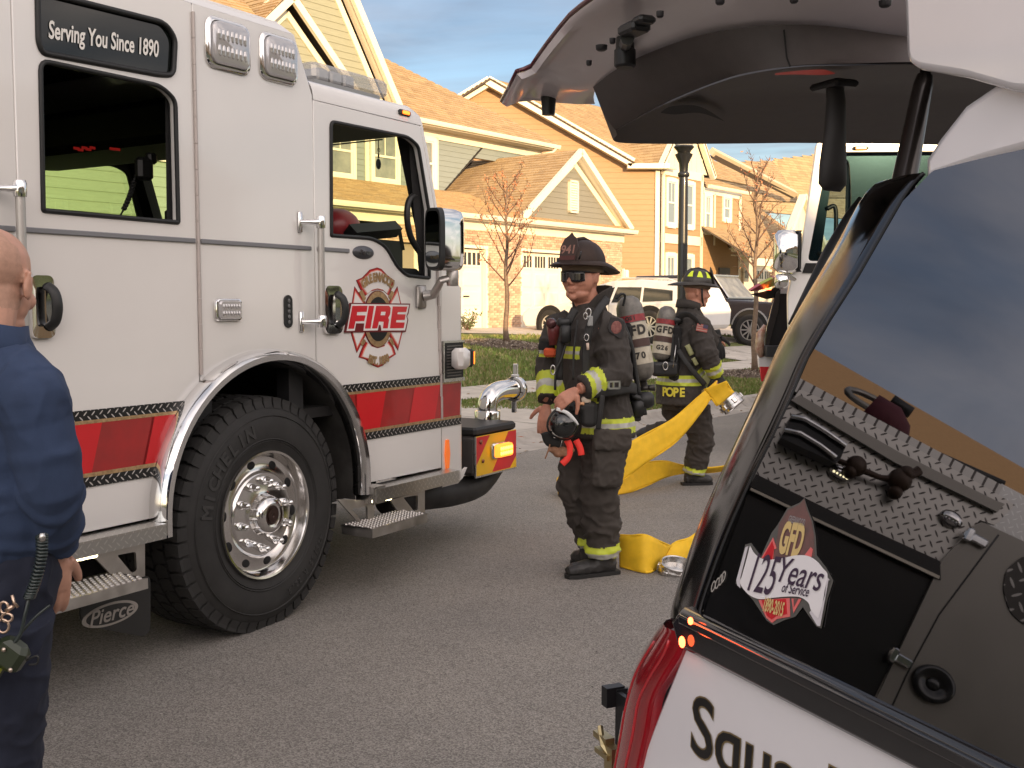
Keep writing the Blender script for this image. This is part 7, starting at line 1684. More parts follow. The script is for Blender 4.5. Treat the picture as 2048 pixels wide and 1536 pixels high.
b.build('belt_buckle', mat('buckle_steel', (.62, .62, .60), .3, .9), A)
# chest kit: radio microphone, regulator, flashlight, clips
b = MB(); b.smooth = True; b.box(a_(1131, 668, -.19), (.06, .05, .10), Matrix.Identity(4), .012); b.box(a_(1128, 645, -.17), (.075, .05, .05), None, .012); b.tube(bez([a_(1131, 690, -.19), a_(1122, 720, -.2), a_(1112, 745, -.2), a_(1110, 780, -.2)], 5), .007, 6); b.build('lapel_microphone', blk, A)
b = MB(); b.smooth = True; fl0, fl1 = a_(1106, 650, -.05), a_(1108, 690, -.05); b.tube([fl0, fl0.lerp(fl1, .35), fl1], [.036, .034, .026], 14); fo = b.build('flashlight', mat('torch_maroon', (.16, .03, .03), .4), A)
b = MB(); b.smooth = True; b.tube([fl0 + Vector((-.01, -.025, .01)), fl0 + Vector((-.015, -.045, .01))], [.030, .026], 14); b.build('torch_head', mat('torch_lens', (.10, .04, .04), .15, .3), fo)
b = MB(); b.box(a_(1100, 705, -.03), (.07, .06, .05), None, .012); b.build('orange_pouch', mat('orange_fabric', (.62, .09, .025), .7), A)
b = MB(); b.smooth = True; b.lathe([(.05, 0), (.055, .02), (.045, .05)], 12, Matrix.Translation(a_(1095, 700, .05))); b.build('glove_on_chest', blkm, A)
def ringclip(c, rx, rz, r_, name='carabiner'):
    b = MB(); b.smooth = True; b.tube([c + Vector((rx * math.cos(t_ * .524), 0, rz * math.sin(t_ * .524))) for t_ in range(12)], r_, 6, closed=True); return b.build(name, mat('clip_steel', (.6, .58, .56), .25, 1), A)
ringclip(a_(1177, 625, -.31), .014, .022, .0035); ringclip(a_(1171, 632, -.315), .010, .018, .003); ringclip(a_(1173, 675, -.33), .012, .018, .003); ringclip(a_(1106, 740, -.20), .012, .026, .004)
b = MB(); b.box(a_(1180, 642, -.315), (.03, .012, .055), None, .004); b.build('name_tag', mat('tag_grey', (.30, .30, .29), .5), A)
b = MB(); b.smooth = True; b.tube([a_(1175, 686, -.33), a_(1176, 700, -.33)], [.008, .007], 8); b.build('clip_whistle', mat('whistle', (.65, .5, .4), .4), A)
strap([a_(1178, 635, -.32), a_(1170, 660, -.32), a_(1174, 680, -.33)], .003, 'lanyard', th=.003)
# shoulder patch
MPt = Mframe(a_(1232, 655, -.275), Vector((.94, .10, -.30)), Vector((.25, .12, 1))); b = MB(); b.prism([(-.040, .045), (-.005, .052), (.035, .040), (.045, 0), (.042, -.045), (.030, -.052), (-.030, -.032), (-.045, -.01)], -.008, .006, 1, MPt); pa_ = b.build('shoulder_patch', mat('patch_black', (.03, .026, .025), .8), A)
b = MB(); b.smooth = True; b.ball((.0, -.008, .0), (.030, .003, .036), 12, 6, MPt); b.build('patch_emblem', mat('patch_red', (.16, .045, .04), .8, c2=(.28, .12, .10), nscale=60), pa_)
# the face mask hanging from his hand
mk_ = empty('face_mask', Matrix.Translation(gA), 'black breathing mask with a clear visor hanging in front of the sunglassed firefighter', 'face mask')
mc = a_(1128, 845, -.30); mk_.location = gA + mc
Mm = Mframe(Vector((0, 0, 0)), Vector((.90, .05, -.42)), Vector((.42, -.05, .90)))
b = MB(); b.smooth = True
def mring(k, y, sx=1, sz=1): return [Mm @ Vector((.082 * sx * k * math.cos(t_ * math.pi / 12), y, -.01 + .088 * sz * k * math.sin(t_ * math.pi / 12) * (1 + .10 * math.cos(t_ * math.pi / 6)))) for t_ in range(24)]
rg_ = [mring(1.0, .03), mring(1.06, .005), mring(1.04, -.012), mring(.96, -.016)]
b.add([p for r_ in rg_ for p in r_], [(k * 24 + i, k * 24 + (i + 1) % 24, (k + 1) * 24 + (i + 1) % 24, (k + 1) * 24 + i) for k in range(3) for i in range(24)]); b.build('mask_frame', blk, mk_, solid=.004)
rg_ = [mring(.98, -.012), mring(.9, -.045), mring(.62, -.068), mring(.2, -.078)]
b = MB(); b.smooth = True; b.add([p for r_ in rg_ for p in r_], [(k * 24 + i, k * 24 + (i + 1) % 24, (k + 1) * 24 + (i + 1) % 24, (k + 1) * 24 + i) for k in range(3) for i in range(24)] + [tuple(72 + i for i in range(24))]); b.build('visor', glass_mat('visor_clear', (.62, .64, .63), 1.0, .02, 1.7), mk_)
b = MB(); b.smooth = True; b.ball(Mm @ Vector((0, .02, -.01)), (.070, .045, .075), 14, 10); b.build('nose_cup', mat('cup_dark', (.03, .03, .03), .5), mk_)
strap([Mm @ Vector((-.075, -.045, .055)), Mm @ Vector((-.02, -.062, .062)), Mm @ Vector((.03, -.06, .045)), Mm @ Vector((.065, -.045, .022))], .010, 'mask_label', mat('label_white', (.78, .78, .76), .5), parent=mk_, th=.003)
b = MB(); b.box(Mm @ Vector((.035, .0, .105)), (.10, .07, .06), None, .02); b.box(Mm @ Vector((.06, .02, .14)), (.06, .05, .05), None, .015); b.build('mask_regulator', blk, mk_)
b = MB(); b.smooth = True; b.box(Mm @ Vector((.03, -.045, .135)), (.04, .008, .018), None, .004); b.build('regulator_badge', mat('badge_copper', (.7, .38, .2), .4), mk_)
strap([Mm @ Vector((-.06, .02, -.09)), Mm @ Vector((-.02, .03, -.13)), Mm @ Vector((.04, .03, -.12))], .03, 'mask_harness', strapm, parent=mk_, th=.008)
b = MB(); b.smooth = True
for k in range(5): b.ball(a_(1108 + k * 8, 900 + (k % 2) * 8, -.27) - mc, (.028, .02, .02), 8, 6)
b.tube(bez([a_(1100, 888, -.28) - mc, a_(1095, 905, -.28) - mc, a_(1090, 918, -.28) - mc], 4), .006, 6)
me = ev_mesh(b, .006, 2); fin(me, 'leather_strap_bundle', [mat('strap_tan', (.34, .17, .09), .7, c2=(.20, .09, .05), nscale=30)], mk_)
for pts in ([(1134, 880), (1140, 895), (1136, 915), (1124, 928)], [(1152, 880), (1160, 895), (1163, 910)]): strap([a_(x, y, -.28) - mc for x, y in pts], .018, 'red_strap', mat('strap_red', (.75, .04, .03), .55, emit=(1, .05, .03), est=.04), parent=mk_, th=.010)  # the red straps' lit look comes from slight emission; they are no lamp
# loop at the belt
b = MB(); b.smooth = True; b.box(a_(1172, 800, -.33), (.05, .012, .035), Matrix.Identity(4), .008); b.build('belt_badge', mat('badge_ivory', (.75, .62, .48), .5), A)
b = MB(); b.box(a_(1178, 828, -.31), (.09, .07, .14), None, .02); b.box(a_(1160, 812, -.32), (.06, .05, .06), None, .015); me = ev_mesh(b, .008, 2); fin(me, 'radio_case', [strapm], A)
# ================================================================== second firefighter, walking off to the right with the hose
YB_ = 8.97
gB = PY(1388, 968, YB_); gB.z = 0
fB = Vector((.86, .50, 0)).normalized(); rB = Vector((.50, -.86, 0)).normalized()
B_ = empty('person', Matrix.Translation(gB), 'firefighter with POPE on the coat tail, striding right and pulling the yellow hose', 'person')
def b_(x, y, dy=0.0): return PY(x, y, YB_ + dy) - gB
hc = b_(1394, 586, .0); HMB = headM(hc, Vector((.93, .05, -.10)), s=1.0)
sN, sF = b_(1396, 650, -.16), b_(1400, 648, .20); eN, wN = b_(1412, 706, -.24), b_(1434, 750, -.18); eF, wF = b_(1425, 690, .30), b_(1432, 672, .28)
nk, ch, wa, pe = b_(1378, 622), b_(1378, 672), b_(1362, 752), b_(1362, 800)
hpN, knN, anN = b_(1390, 815, -.06), b_(1402, 880, -.04), b_(1388, 950, 0)
hpF, knF, anF = b_(1350, 812, .08), b_(1338, 838, .10), b_(1296, 866, .20)
knF = b_(1352, 855, .12)
b = MB(); head_blobs(b, HMB)
b.tube([hc + Vector((-.01, .0, -.06)), nk, ch + Vector((0, 0, .1))], [(.062, .062), (.068, .066), (.09, .08)], 14)
b.tube([nk, ch, wa, pe], [(.10, .09), (.18, .13), (.16, .12), (.16, .12)], 16, up=rB)
for s_, e_, w_ in ((sN, eN, wN), (sF, eF, wF)): b.tube([s_, s_.lerp(e_, .5), e_, w_], [.06, .052, .045, .032], 12)
for h_, k_, a2 in ((hpN, knN, anN), (hpF, knF, anF)): b.tube([h_, k_, a2], [.085, .06, .045], 12)
hand_blobs(b, wN, Vector((.35, -.2, -.9)), Vector((.3, -.9, 0)), 1, .7); hand_blobs(b, wF + Vector((0, 0, -.02)), Vector((.15, 0, -1)), Vector((.2, -.9, 0)), -1, .4)
me = ev_mesh(b, .0065, 3); fin(me, 'body', [skin], B_)
b = MB()
b.tube([nk + Vector((0, 0, .05)), nk + Vector((0, 0, -.01)), ch + Vector((0, 0, .10)), ch, wa + Vector((0, 0, .03)), pe, pe + Vector((0, 0, -.03))], [(.085, .085), (.11, .10), (.205, .145), (.215, .165), (.215, .185), (.225, .205), (.230, .210)], 22, up=rB)
b.tube([sN + Vector((-.04, 0, .01)), sN, sN.lerp(eN, .5), eN, eN.lerp(wN, .5), wN], [.085, .098, .095, .092, .080, .062], 16)
b.tube([sF, eF, wF + Vector((0, 0, .02))], [.09, .08, .055], 14)
me = ev_mesh(b, .0095, 3); wrinkle(me, .013, (7, 7, 6), [(sN, eN, 14, .006), (eN, wN, 16, .006)], 8)
bands(me, [limb_band(eN, wN, .50, .98, .13), hz_band(b_(0, 768).z, b_(0, 749).z, lambda c: (c - pe).dot(fB) < .16, core=.35)])
fin(me, 'turnout_coat', [turn, lime, silver], B_)
b = MB(); b.smooth = True
R0 = [nk + rB * .0 + fB * .10 + UP * -.02, nk + rB * .09 + fB * .02 + UP * .0, nk + rB * .06 - fB * .08 + UP * .03, nk - rB * .06 - fB * .09 + UP * .03]; R1 = [p + UP * .065 + fB * .015 for p in R0]
q, r_ = bez(R0, 4), bez(R1, 4); n = len(q); b.add(q + r_, [(i, i + 1, n + i + 1, n + i) for i in range(n - 1)]); b.build('collar', turn, B_, solid=.014)
# name on the coat tail, following the round of the hem
nm = MB(); cpe = Vector((pe.x, pe.y, 0)); 
for i, chh in enumerate('POPE'):
    az = math.atan2(-fB.y, -fB.x) + R(34) + (-.33 + i * .22) * 1.0; me = text(chh, .10, 0, .004, xs=.85)
    d = Vector((math.cos(az), math.sin(az), 0)); rad = 1 / math.sqrt((d.dot(rB) / .236) ** 2 + (d.dot(fB) / .218) ** 2) + .012; c = cpe + d * rad + UP * b_(0, 781).z
    nm.mesh(me, Mframe(c, UP.cross(d), UP) @ S)
nm.build('name_lettering', mat('name_yellow', (.72, .62, .06), .55), B_, recalc=False)
b = MB()
b.tube([pe + Vector((0, 0, .05)), pe, pe + Vector((0, 0, -.08))], [(.18, .16), (.19, .16), (.17, .14)], 16, up=rB)
b.tube([hpN, hpN.lerp(knN, .5), knN, knN.lerp(anN, .5), anN + Vector((0, 0, .02))], [.128, .122, .110, .098, .090], 16)
b.tube([hpF, hpF.lerp(knF, .5), knF, knF.lerp(anF, .6), anF], [.12, .11, .095, .080, .070], 16)
me = ev_mesh(b, .0105, 3); wrinkle(me, .020, (5, 5, 7), [(knN, anN, 15, .007)], 5); bands(me, [limb_band(knN, anN, .76, 1.0, .16)]); fin(me, 'turnout_trousers', [turn2, lime, silver], B_)
boot(B_, Vector((anN.x - .02, anN.y, 0)), Vector((anN.x + .15, anN.y + .03, 0)), .06)
b = MB(); tf = b_(1274, 872, .22); b.tube([anF + Vector((.03, 0, 0)), anF, b_(1286, 868, .21), tf], [(.060, .055), (.062, .055), (.055, .05), (.04, .04)], 12); b.tube([b_(1292, 878, .2), b_(1278, 882, .2)], [.035, .03], 10); me = ev_mesh(b, .0085, 3); fin(me, 'boot', [boot_m], B_)
hB = helmet(B_, HMB @ Matrix.Translation((0, 0, .01)) @ Matrix.Rotation(R(3), 4, 'X'), mat('helmet_black', (.020, .017, .014), .35, c2=(.05, .04, .03), nscale=9), tape=True, tail=.13, brim_m=None, shield=('', mat('shield_black', (.02, .018, .016), .6)))
b = MB(); b.smooth = True; b.tube([HMB @ Vector(v) for v in ((.0, .10, .055), (.0, .16, .050), (.0, .215, .042))], [(.006, .06), (.006, .075), (.005, .03)], 12, up=UP); b.build('rear_flap', mat('flap_grey', (.35, .34, .36), .4), B_)
strap([HMB @ Vector((-.075, -.02, .05)), HMB @ Vector((-.074, -.03, -.03)), HMB @ Vector((-.03, -.06, -.10))], .008, 'chin_strap', blk, parent=B_, th=.003)
b = MB(); b.smooth = True; b.ball(HMB @ Vector((-.036, -.082, .012)), (.008, .008, .008), 8, 6); b.build('eye', mat('eye_dark', (.06, .04, .03), .2), B_)
b = MB(); hand_blobs(b, wN + Vector((0, 0, .02)), Vector((.40, -.15, -.9)), Vector((.35, -.9, .1)), 1, .75, L_=.24); b.tube([wN + Vector((-.02, 0, .06)), wN + Vector((.0, 0, -.01))], [.058, .05], 12); me = ev_mesh(b, .007, 3); fin(me, 'glove', [mat('glove_black', (.015, .015, .015), .75, noise_=.3, nscale=20)], B_)
b = MB(); hand_blobs(b, b_(1432, 672, .28), Vector((.25, 0, -1)), Vector((.2, -.9, 0)), -1, .35, L_=.25); b.tube([b_(1430, 660, .28), b_(1433, 675, .28)], [.045, .045], 12); me = ev_mesh(b, .007, 3); fin(me, 'glove', [MT['glove_black']], B_)
bottle(B_, b_(1336, 612, -.12), b_(1320, 722, -.16), .078, Vector((-.10, -1, 0)).normalized(), [('GFD', -.205, .075), ('G26', -.352, .05)])
b = MB(); b.box((0, 0, 0), (.22, .08, .46), Mframe(ch - fB * .19 + UP * -.14, rB, UP), .02); b.build('backplate', blkm, B_)
b = MB(); b.smooth = True; b.box(b_(1330, 738, -.2), (.22, .10, .12), None, .02); b.box(b_(1346, 700, -.16), (.08, .06, .3), None, .02); b.box(b_(1350, 640, -.12), (.12, .12, .06), None, .02); b.tube(bez([b_(1352, 640, -.16), b_(1358, 690, -.2), b_(1352, 735, -.22)], 5), .010, 6)
me = ev_mesh(b, .008, 2); fin(me, 'breathing_gear', [blk], B_)
b = MB(); b.smooth = True; c = b_(1331, 732, -.28); b.tube([c + Vector((.02 * math.cos(t_ * .524), 0, .032 * math.sin(t_ * .524))) for t_ in range(12)], .005, 6, closed=True); b.tube([b_(1352, 690, -.25), b_(1346, 735, -.27)], .004, 5); b.build('steel_ring', MT['clip_steel'], B_)
def sb(pts, w_, name='shoulder_strap', m=strapm, th=.006): return strap([b_(*p) for p in pts], w_, name, m, parent=B_, th=th)
sb([(1352, 640, -.15), (1372, 628, -.22), (1392, 640, -.27), (1402, 665, -.24)], .026); sb([(1356, 700, -.22), (1380, 735, -.26), (1410, 770, -.22)], .022)
sb([(1374, 690, -.235), (1384, 710, -.24)], .022, 'lime_strap', mat('strap_lime_dull', (.30, .30, .14), .6)); sb([(1386, 716, -.25), (1394, 730, -.25)], .018, 'lime_strap', MT['strap_lime_dull'])
sb([(1408, 752, -.21), (1420, 768, -.18), (1428, 788, -.14)], .03, 'loose_strap', MT['strap_lime_dull'])
b = MB(); Mf = Mframe(b_(1404, 656, -.275), Vector((.97, -.02, -.22)), Vector((.2, .05, 1)))
b.prism([(-.045, -.03), (.045, -.03), (.045, .03), (-.045, .03)], -.004, .003, 1, Mf); fl = b.build('flag_patch', mat('flag_red', (.42, .10, .08), .7), B_)
for k in range(3): b = MB(); b.prism([(-.045, -.022 + k * .018), (.045 if k < 1 else .005, -.022 + k * .018), (.045 if k < 1 else .005, -.014 + k * .018), (-.045, -.014 + k * .018)], -.006, -.004, 1, Mf); b.build('flag_stripe', mat('flag_pale', (.45, .28, .24), .7), fl)
b = MB(); b.prism([(.006, .0), (.045, .0), (.045, .03), (.006, .03)], -.006, -.004, 1, Mf); b.build('flag_canton', mat('flag_blue', (.06, .05, .09), .7), fl)
b = MB(); b.smooth = True
rnd = random.Random(3)
for k in range(10): p = b_(1402 + rnd.random() * 16, 782 + rnd.random() * 25, -.24); b.ball(p, (.012 + .012 * rnd.random(), .01, .012 + .012 * rnd.random()), 7, 5)
me = ev_mesh(b, .006, 1); fin(me, 'glove_bundle', [mat('bundle_tan', (.35, .25, .08), .7, c2=(.08, .06, .04), nscale=40)], B_)
# ================================================================== bald man at the left edge
YC = 2.68; MB.K = 1.13
gC = PY(20, 1900, YC); gC.z = 0
Cc = empty('person', Matrix.Translation(gC), 'bald man in a navy sweatshirt seen from behind at the left edge', 'person')
def c_(x, y, dy=0.0): return PY(x, y, YC + dy) - gC
fC = Vector((.62, .78, 0)).normalized(); rC = Vector((.78, -.62, 0)).normalized()
hc = c_(-10, 574, .02); HMC = headM(hc, Vector((.02, .99, -.14)), s=1.13)
nk = c_(-22, 690, -.0); ch, wa, pe = c_(-25, 860, .05), c_(-15, 1060, .06), c_(-20, 1160, .06)
sN = c_(62, 800, -.10); sF = c_(-130, 800, .22); eN, wN = c_(106, 975, -.08), c_(112, 1108, .06); eF, wF = c_(-160, 1000, .25), c_(-150, 1120, .25)
hpN, knN, anN = c_(10, 1230, -.02), c_(8, 1560, .05), c_(-5, 1880, .02); hpF, knF, anF = c_(-90, 1230, .16), c_(-95, 1560, .2), c_(-100, 1860, .2)
b = MB(); head_blobs(b, HMC)
b.tube([HMC @ Vector((0, .03, -.03)), HMC @ Vector((0, .045, -.10)), nk, ch + Vector((0, 0, .12))], [(.062, .066), (.062, .066), (.072, .074), (.10, .09)], 16)
b.tube([nk, ch, wa, pe], [(.10, .09), (.17, .11), (.14, .10), (.13, .10)], 16, up=rC)
for s_, e_, w_ in ((sN, eN, wN), (sF, eF, wF)): b.tube([s_, s_.lerp(e_, .5), e_, e_.lerp(w_, .5), w_], [.055, .05, .042, .038, .028], 12)
for h_, k_, a2 in ((hpN, knN, anN), (hpF, knF, anF)): b.tube([h_, k_, a2], [.06, .05, .04], 12)
hand_blobs(b, wN + Vector((0, 0, -.0)), Vector((-.10, .10, -1)), Vector((.72, -.62, 0)), -1, .28, L_=.20, thumb=.6)
hand_blobs(b, wF, Vector((0, 0, -1)), Vector((-.8, .5, 0)), 1, .3)
me = ev_mesh(b, .0045, 4); HI = HMC.inverted()
def stub(c):
    q = HI @ c
    return 1 if q.length < .14 and q.y > .004 + .02 * noise.noise(q * 30) + max(0, q.z) * .5 and q.z > -.055 and not (abs(q.x) > .078 and q.y < .035 and abs(q.z) < .035) else None
bands(me, [stub]); fin(me, 'body', [skin_p, mat('skin_stubble', (.47, .27, .19), .62, noise_=.10, nscale=90)], Cc)
b = MB()
b.tube([nk + Vector((0, 0, .015)), nk + Vector((.01, 0, -.04)), ch + Vector((0, 0, .13)), ch, wa + Vector((0, 0, .04)), wa, wa + Vector((0, 0, -.05))], [(.080, .080), (.115, .10), (.19, .135), (.205, .15), (.20, .16), (.185, .155), (.17, .14)], 22, up=rC)
b.tube([sN + Vector((-.06, 0, .03)), sN, sN.lerp(eN, .5), eN, eN.lerp(wN, .55), wN + Vector((0, 0, .03)), wN], [.075, .076, .072, .066, .062, .050, .040], 16)
b.tube([sF, eF, wF], [.08, .075, .05], 14)
for s_ in (sN, sF): b.tube([nk + Vector((0, 0, -.07)), nk.lerp(s_, .6) + Vector((0, 0, -.01)), s_ + Vector((0, 0, .005))], [.085, .085, .080], 14); b.ball(s_, (.092, .092, .085), 14, 10)
me = ev_mesh(b, .0065, 4); wrinkle(me, .009, (5, 5, 3), [(sN, eN, 11, .004), (eN, wN, 15, .008)], 12, fine=.15); fin(me, 'sweatshirt', [navy], Cc)
b = MB(); b.smooth = True
R0 = [nk + fC * .105 + UP * -.06, nk + rC * .115 + fC * .02 + UP * -.06, nk + rC * .08 - fC * .09 + UP * -.04, nk - rC * .09 - fC * .09 - UP * .04]; R1 = [p + UP * .10 - (p - nk).normalized() * .012 for p in R0]
q, r_ = bez(R0, 5), bez(R1, 5); n = len(q); b.add(q + r_, [(i, i + 1, n + i + 1, n + i) for i in range(n - 1)]); b.build('collar', navy, Cc, solid=.016)
b = MB()
b.tube([wa + Vector((0, 0, -.02)), pe, pe + Vector((0, 0, -.08))], [(.175, .145), (.18, .15), (.16, .13)], 18, up=rC)
b.tube([hpN, hpN.lerp(knN, .5), knN, anN], [.105, .092, .078, .07], 16); b.tube([hpF, hpF.lerp(knF, .5), knF, anF], [.105, .092, .078, .07], 16)
me = ev_mesh(b, .008, 3); wrinkle(me, .012, (5, 5, 6), [], 14); fin(me, 'trousers', [navyp], Cc)
boot(Cc, Vector((anN.x, anN.y, 0)), Vector((anN.x + .10, anN.y + .14, 0))); boot(Cc, Vector((anF.x, anF.y, 0)), Vector((anF.x + .10, anF.y + .14, 0)))
# coiled cord, clip and radio at the hip
pts = bez([c_(84, 1070, -.16), c_(84, 1110, -.17), c_(72, 1160, -.18), c_(58, 1196, -.19)], 34); co = []
for i, p in enumerate(pts): co.append(p + Vector((.012 * math.cos(i * 1.25), .012 * math.sin(i * 1.25), .0)))
b = MB(); b.smooth = True; b.tube(co, .0035, 5); b.tube(bez([c_(58, 1196, -.19), c_(50, 1230, -.2), c_(40, 1270, -.2), c_(15, 1300, -.2)], 6), .004, 6); b.tube(bez([c_(100, 1210, -.16), c_(70, 1235, -.18), c_(30, 1280, -.19)], 6), .003, 5); b.build('coiled_cord', mat('cord_dark', (.02, .03, .028), .35, coat=.4), Cc)
b = MB(); b.smooth = True; b.ball(c_(84, 1075, -.175), (.009, .007, .012), 8, 6); b.tube([c_(84, 1066, -.17), c_(86, 1082, -.17)], .006, 6); b.build('cord_clip', MT['clip_steel'], Cc)
b = MB(); b.smooth = True
for (x, y, rx, rz) in ((8, 1215, .010, .014), (14, 1235, .013, .010), (6, 1252, .014, .016)): c = c_(x, y, -.2); b.tube([c + Vector((rx * math.cos(t_ * .524), 0, rz * math.sin(t_ * .524))) for t_ in range(12)], .003, 6, closed=True)
b.tube([c_(24, 1190, -.2), c_(28, 1205, -.2), c_(36, 1215, -.2)], .0035, 6); b.tube([c_(12, 1222, -.2), c_(26, 1212, -.2)], .005, 6); b.build('key_clips', mat('brass_clip', (.68, .50, .38), .28, 1), Cc)
Mr_ = Mframe(c_(22, 1308, -.19), Vector((.80, -.10, -.55)), Vector((.55, 0, .80)))
b = MB(); b.smooth = False; b.box((0, 0, 0), (.075, .045, .07), Mr_, .012); b.box((-.02, .0, -.075), (.055, .035, .12), Mr_, .010); ro = b.build('radio', mat('radio_dark', (.02, .03, .012), .35, coat=.3), Cc)
b = MB(); b.box((-.02, -.019, -.075), (.032, .004, .09), Mr_); b.build('radio_grip', blkm, ro); b = MB(); b.box((-.044, -.012, -.075), (.012, .02, .11), Mr_, .003); b.box((.004, -.012, -.085), (.006, .02, .10), Mr_, .002); b.build('radio_lime_edge', mat('lime_edge', (.45, .50, .05), .4), ro)
b = MB(); b.smooth = True
for p in ((-.012, -.026, .012), (.028, -.026, -.018)): b.ball(p, (.006, .004, .006), 8, 6, Mr_)
b.build('radio_stud', mat('stud', (.6, .5, .42), .3, 1), ro); b = MB(); b.smooth = True; b.tube(bez([Mr_ @ Vector((.04, 0, .01)), Mr_ @ Vector((.055, 0, .035)), Mr_ @ Vector((.065, 0, .02)), Mr_ @ Vector((.05, 0, .005))], 4), .0025, 5); b.build('wire_loop', blk, ro)
MB.K = 1.0
# ------------------------------------------------------------------ yellow hose
hosem = mat('hose_yellow', (.90, .54, .02), .72, noise_=.08, nscale=16, bump=.5, bscale=420, bdist=.001); hose2 = mat('hose_seam', (.45, .24, .015), .7)
coup = mat('coupling', (.62, .60, .58), .22, 1, rvar=.1, nscale=20)
def ribbon(par, T_, B2, name='hose_run', n=7, wav=.006):
    """flat hose laid between two edge lines given as (px, py, Y)"""
    t = bez([PY(*p) for p in T_], n); b = bez([PY(*p) for p in B2], n); o0 = par.matrix_world.translation; a = MB(); a.smooth = True; m = len(t); k = 8
    vs = []
    for i in range(m):
        for j in range(k + 1):
            f = j / k; p = t[i].lerp(b[i], f) + Vector((.0, -1, 0)) * (wav * math.sin(i * .55 + f * 2.2) + .004 * math.sin(f * math.pi) + .004 * (abs(f - .5) < .07)); p.z = max(p.z, .006); vs.append(p - o0)
    a.add(vs, [(i * (k + 1) + j, i * (k + 1) + j + 1, (i + 1) * (k + 1) + j + 1, (i + 1) * (k + 1) + j) for i in range(m - 1) for j in range(k)])
    o = a.build(name, hosem, par, solid=.011)
    for e in (t, b): c = MB(); c.smooth = True; c.tube([Vector((p.x, p.y, max(p.z, .008))) - o0 for p in e], .006, 6); c.build('hose_edge', hosem, o)
    return o
def coupling(par, c, ax, r, L_):
    z = ax.normalized(); M = Mframe(c - par.matrix_world.translation, z.orthogonal(), z); a = MB(); a.smooth = True
    a.lathe([(r * .8, -L_ * .6), (r * .92, -L_ * .5), (r * .92, -L_ * .15), (r * 1.04, -L_ * .12), (r * 1.04, L_ * .2), (r * .96, L_ * .22), (r * 1.0, L_ * .5), (r * .9, L_ * .55), (r * .84, L_ * .5), (r * .80, L_ * .1), (0, L_ * .1)], 32, M); o = a.build('coupling', coup, par, auto=35)
    for k in range(6): b = MB(); b.box((r * 1.02, 0, .0), (.022, .035, L_ * .5), M @ Matrix.Rotation(k * math.pi / 3, 4, 'Z'), .005); b.build('lug', coup, o)
    return o
g = PY(1300, 960, 8.6); g.z = 0
hA_ = empty('fire_hose', Matrix.Translation(g), 'flat yellow hose slung from the walking firefighter down to a fold on the road', 'hose'); bpy.context.view_layer.update()
ribbon(hA_, [(1434, 762, 8.70), (1395, 795, 8.62), (1345, 838, 8.5), (1290, 868, 8.4), (1240, 896, 8.3), (1190, 922, 8.25), (1140, 945, 8.3), (1114, 962, 8.42)], [(1430, 782, 8.66), (1404, 822, 8.60), (1352, 884, 8.48), (1288, 928, 8.36), (1240, 965, 8.25), (1190, 990, 8.2), (1150, 1000, 8.25), (1118, 994, 8.40)])
ribbon(hA_, [(1114, 962, 8.42), (1122, 952, 8.56), (1170, 943, 8.62), (1240, 934, 8.66), (1290, 925, 8.8), (1330, 922, 9.0), (1365, 930, 9.2), (1420, 935, 9.3), (1470, 928, 9.5)], [(1118, 994, 8.40), (1130, 990, 8.5), (1180, 995, 8.4), (1240, 990, 8.5), (1290, 973, 8.75), (1330, 955, 9.0), (1365, 947, 9.25), (1420, 945, 9.4), (1470, 938, 9.6)])
ribbon(hA_, [(1408, 778, 8.66), (1422, 796, 8.64), (1434, 812, 8.62)], [(1452, 762, 8.60), (1462, 778, 8.60), (1474, 792, 8.60)], 'hose_end')
coupling(hA_, PY(1463, 806, 8.60), Vector((.62, -.25, -.75)), .098, .085)
g = PY(1290, 1150, 6.0); g.z = 0
hB_ = empty('fire_hose', Matrix.Translation(g), 'folded end of yellow hose with a metal coupling on the road by the boots', 'hose'); bpy.context.view_layer.update()
ribbon(hB_, [(1238, 1070, 6.15), (1262, 1071, 6.08), (1290, 1070, 6.05), (1318, 1082, 6.1), (1341, 1092, 6.2)], [(1240, 1143, 6.12), (1262, 1144, 6.05), (1288, 1150, 5.98), (1304, 1152, 6.0), (1318, 1128, 6.15)], n=6)
ribbon(hB_, [(1334, 1098, 6.22), (1352, 1084, 6.26), (1378, 1076, 6.32), (1410, 1058, 6.45), (1500, 1030, 6.9)], [(1322, 1122, 6.14), (1345, 1124, 6.15), (1380, 1118, 6.3), (1420, 1105, 6.5), (1500, 1060, 7.0)], n=6)
coupling(hB_, PY(1352, 1140, 6.0), Vector((.12, -.25, 1)), .098, .085)
# ------------------------------------------------------------------ parked vehicles
tyre = mat('tyre_plain', (.025, .023, .022), .8); car_gl = mat('car_glass', (.03, .035, .04), .05, spec=1)
def carwheel(par, x, y, r, sg, rimm, spokes=10):
    w = bpy.data.objects.new('wheel', None); col.objects.link(w); w.parent = par; w.matrix_local = Matrix.Translation((x, y, r)) @ Matrix.Rotation(R(90 * sg), 4, 'X')
    a = MB(); a.smooth = True; a.lathe([(r * .62, 0), (r * .68, .02), (r * .88, .025), (r * .98, .0), (r, -.05), (r, -.17), (r * .95, -.22), (r * .6, -.22)], 32); a.build('tyre', tyre, w, auto=50)
    a = MB(); a.smooth = True; a.lathe([(r * .64, .012), (r * .60, .012), (r * .58, -.05), (r * .1, -.06), (0, -.06)], 32); a.lathe([(r * .16, -.06), (r * .14, .0), (0, .005)], 12)
    for k in range(spokes): a.box((r * .35, 0, -.012), (r * .5, r * .085, .03), Matrix.Rotation(k * 2 * math.pi / spokes, 4, 'Z'))
    a.build('rim', rimm, w, auto=40)
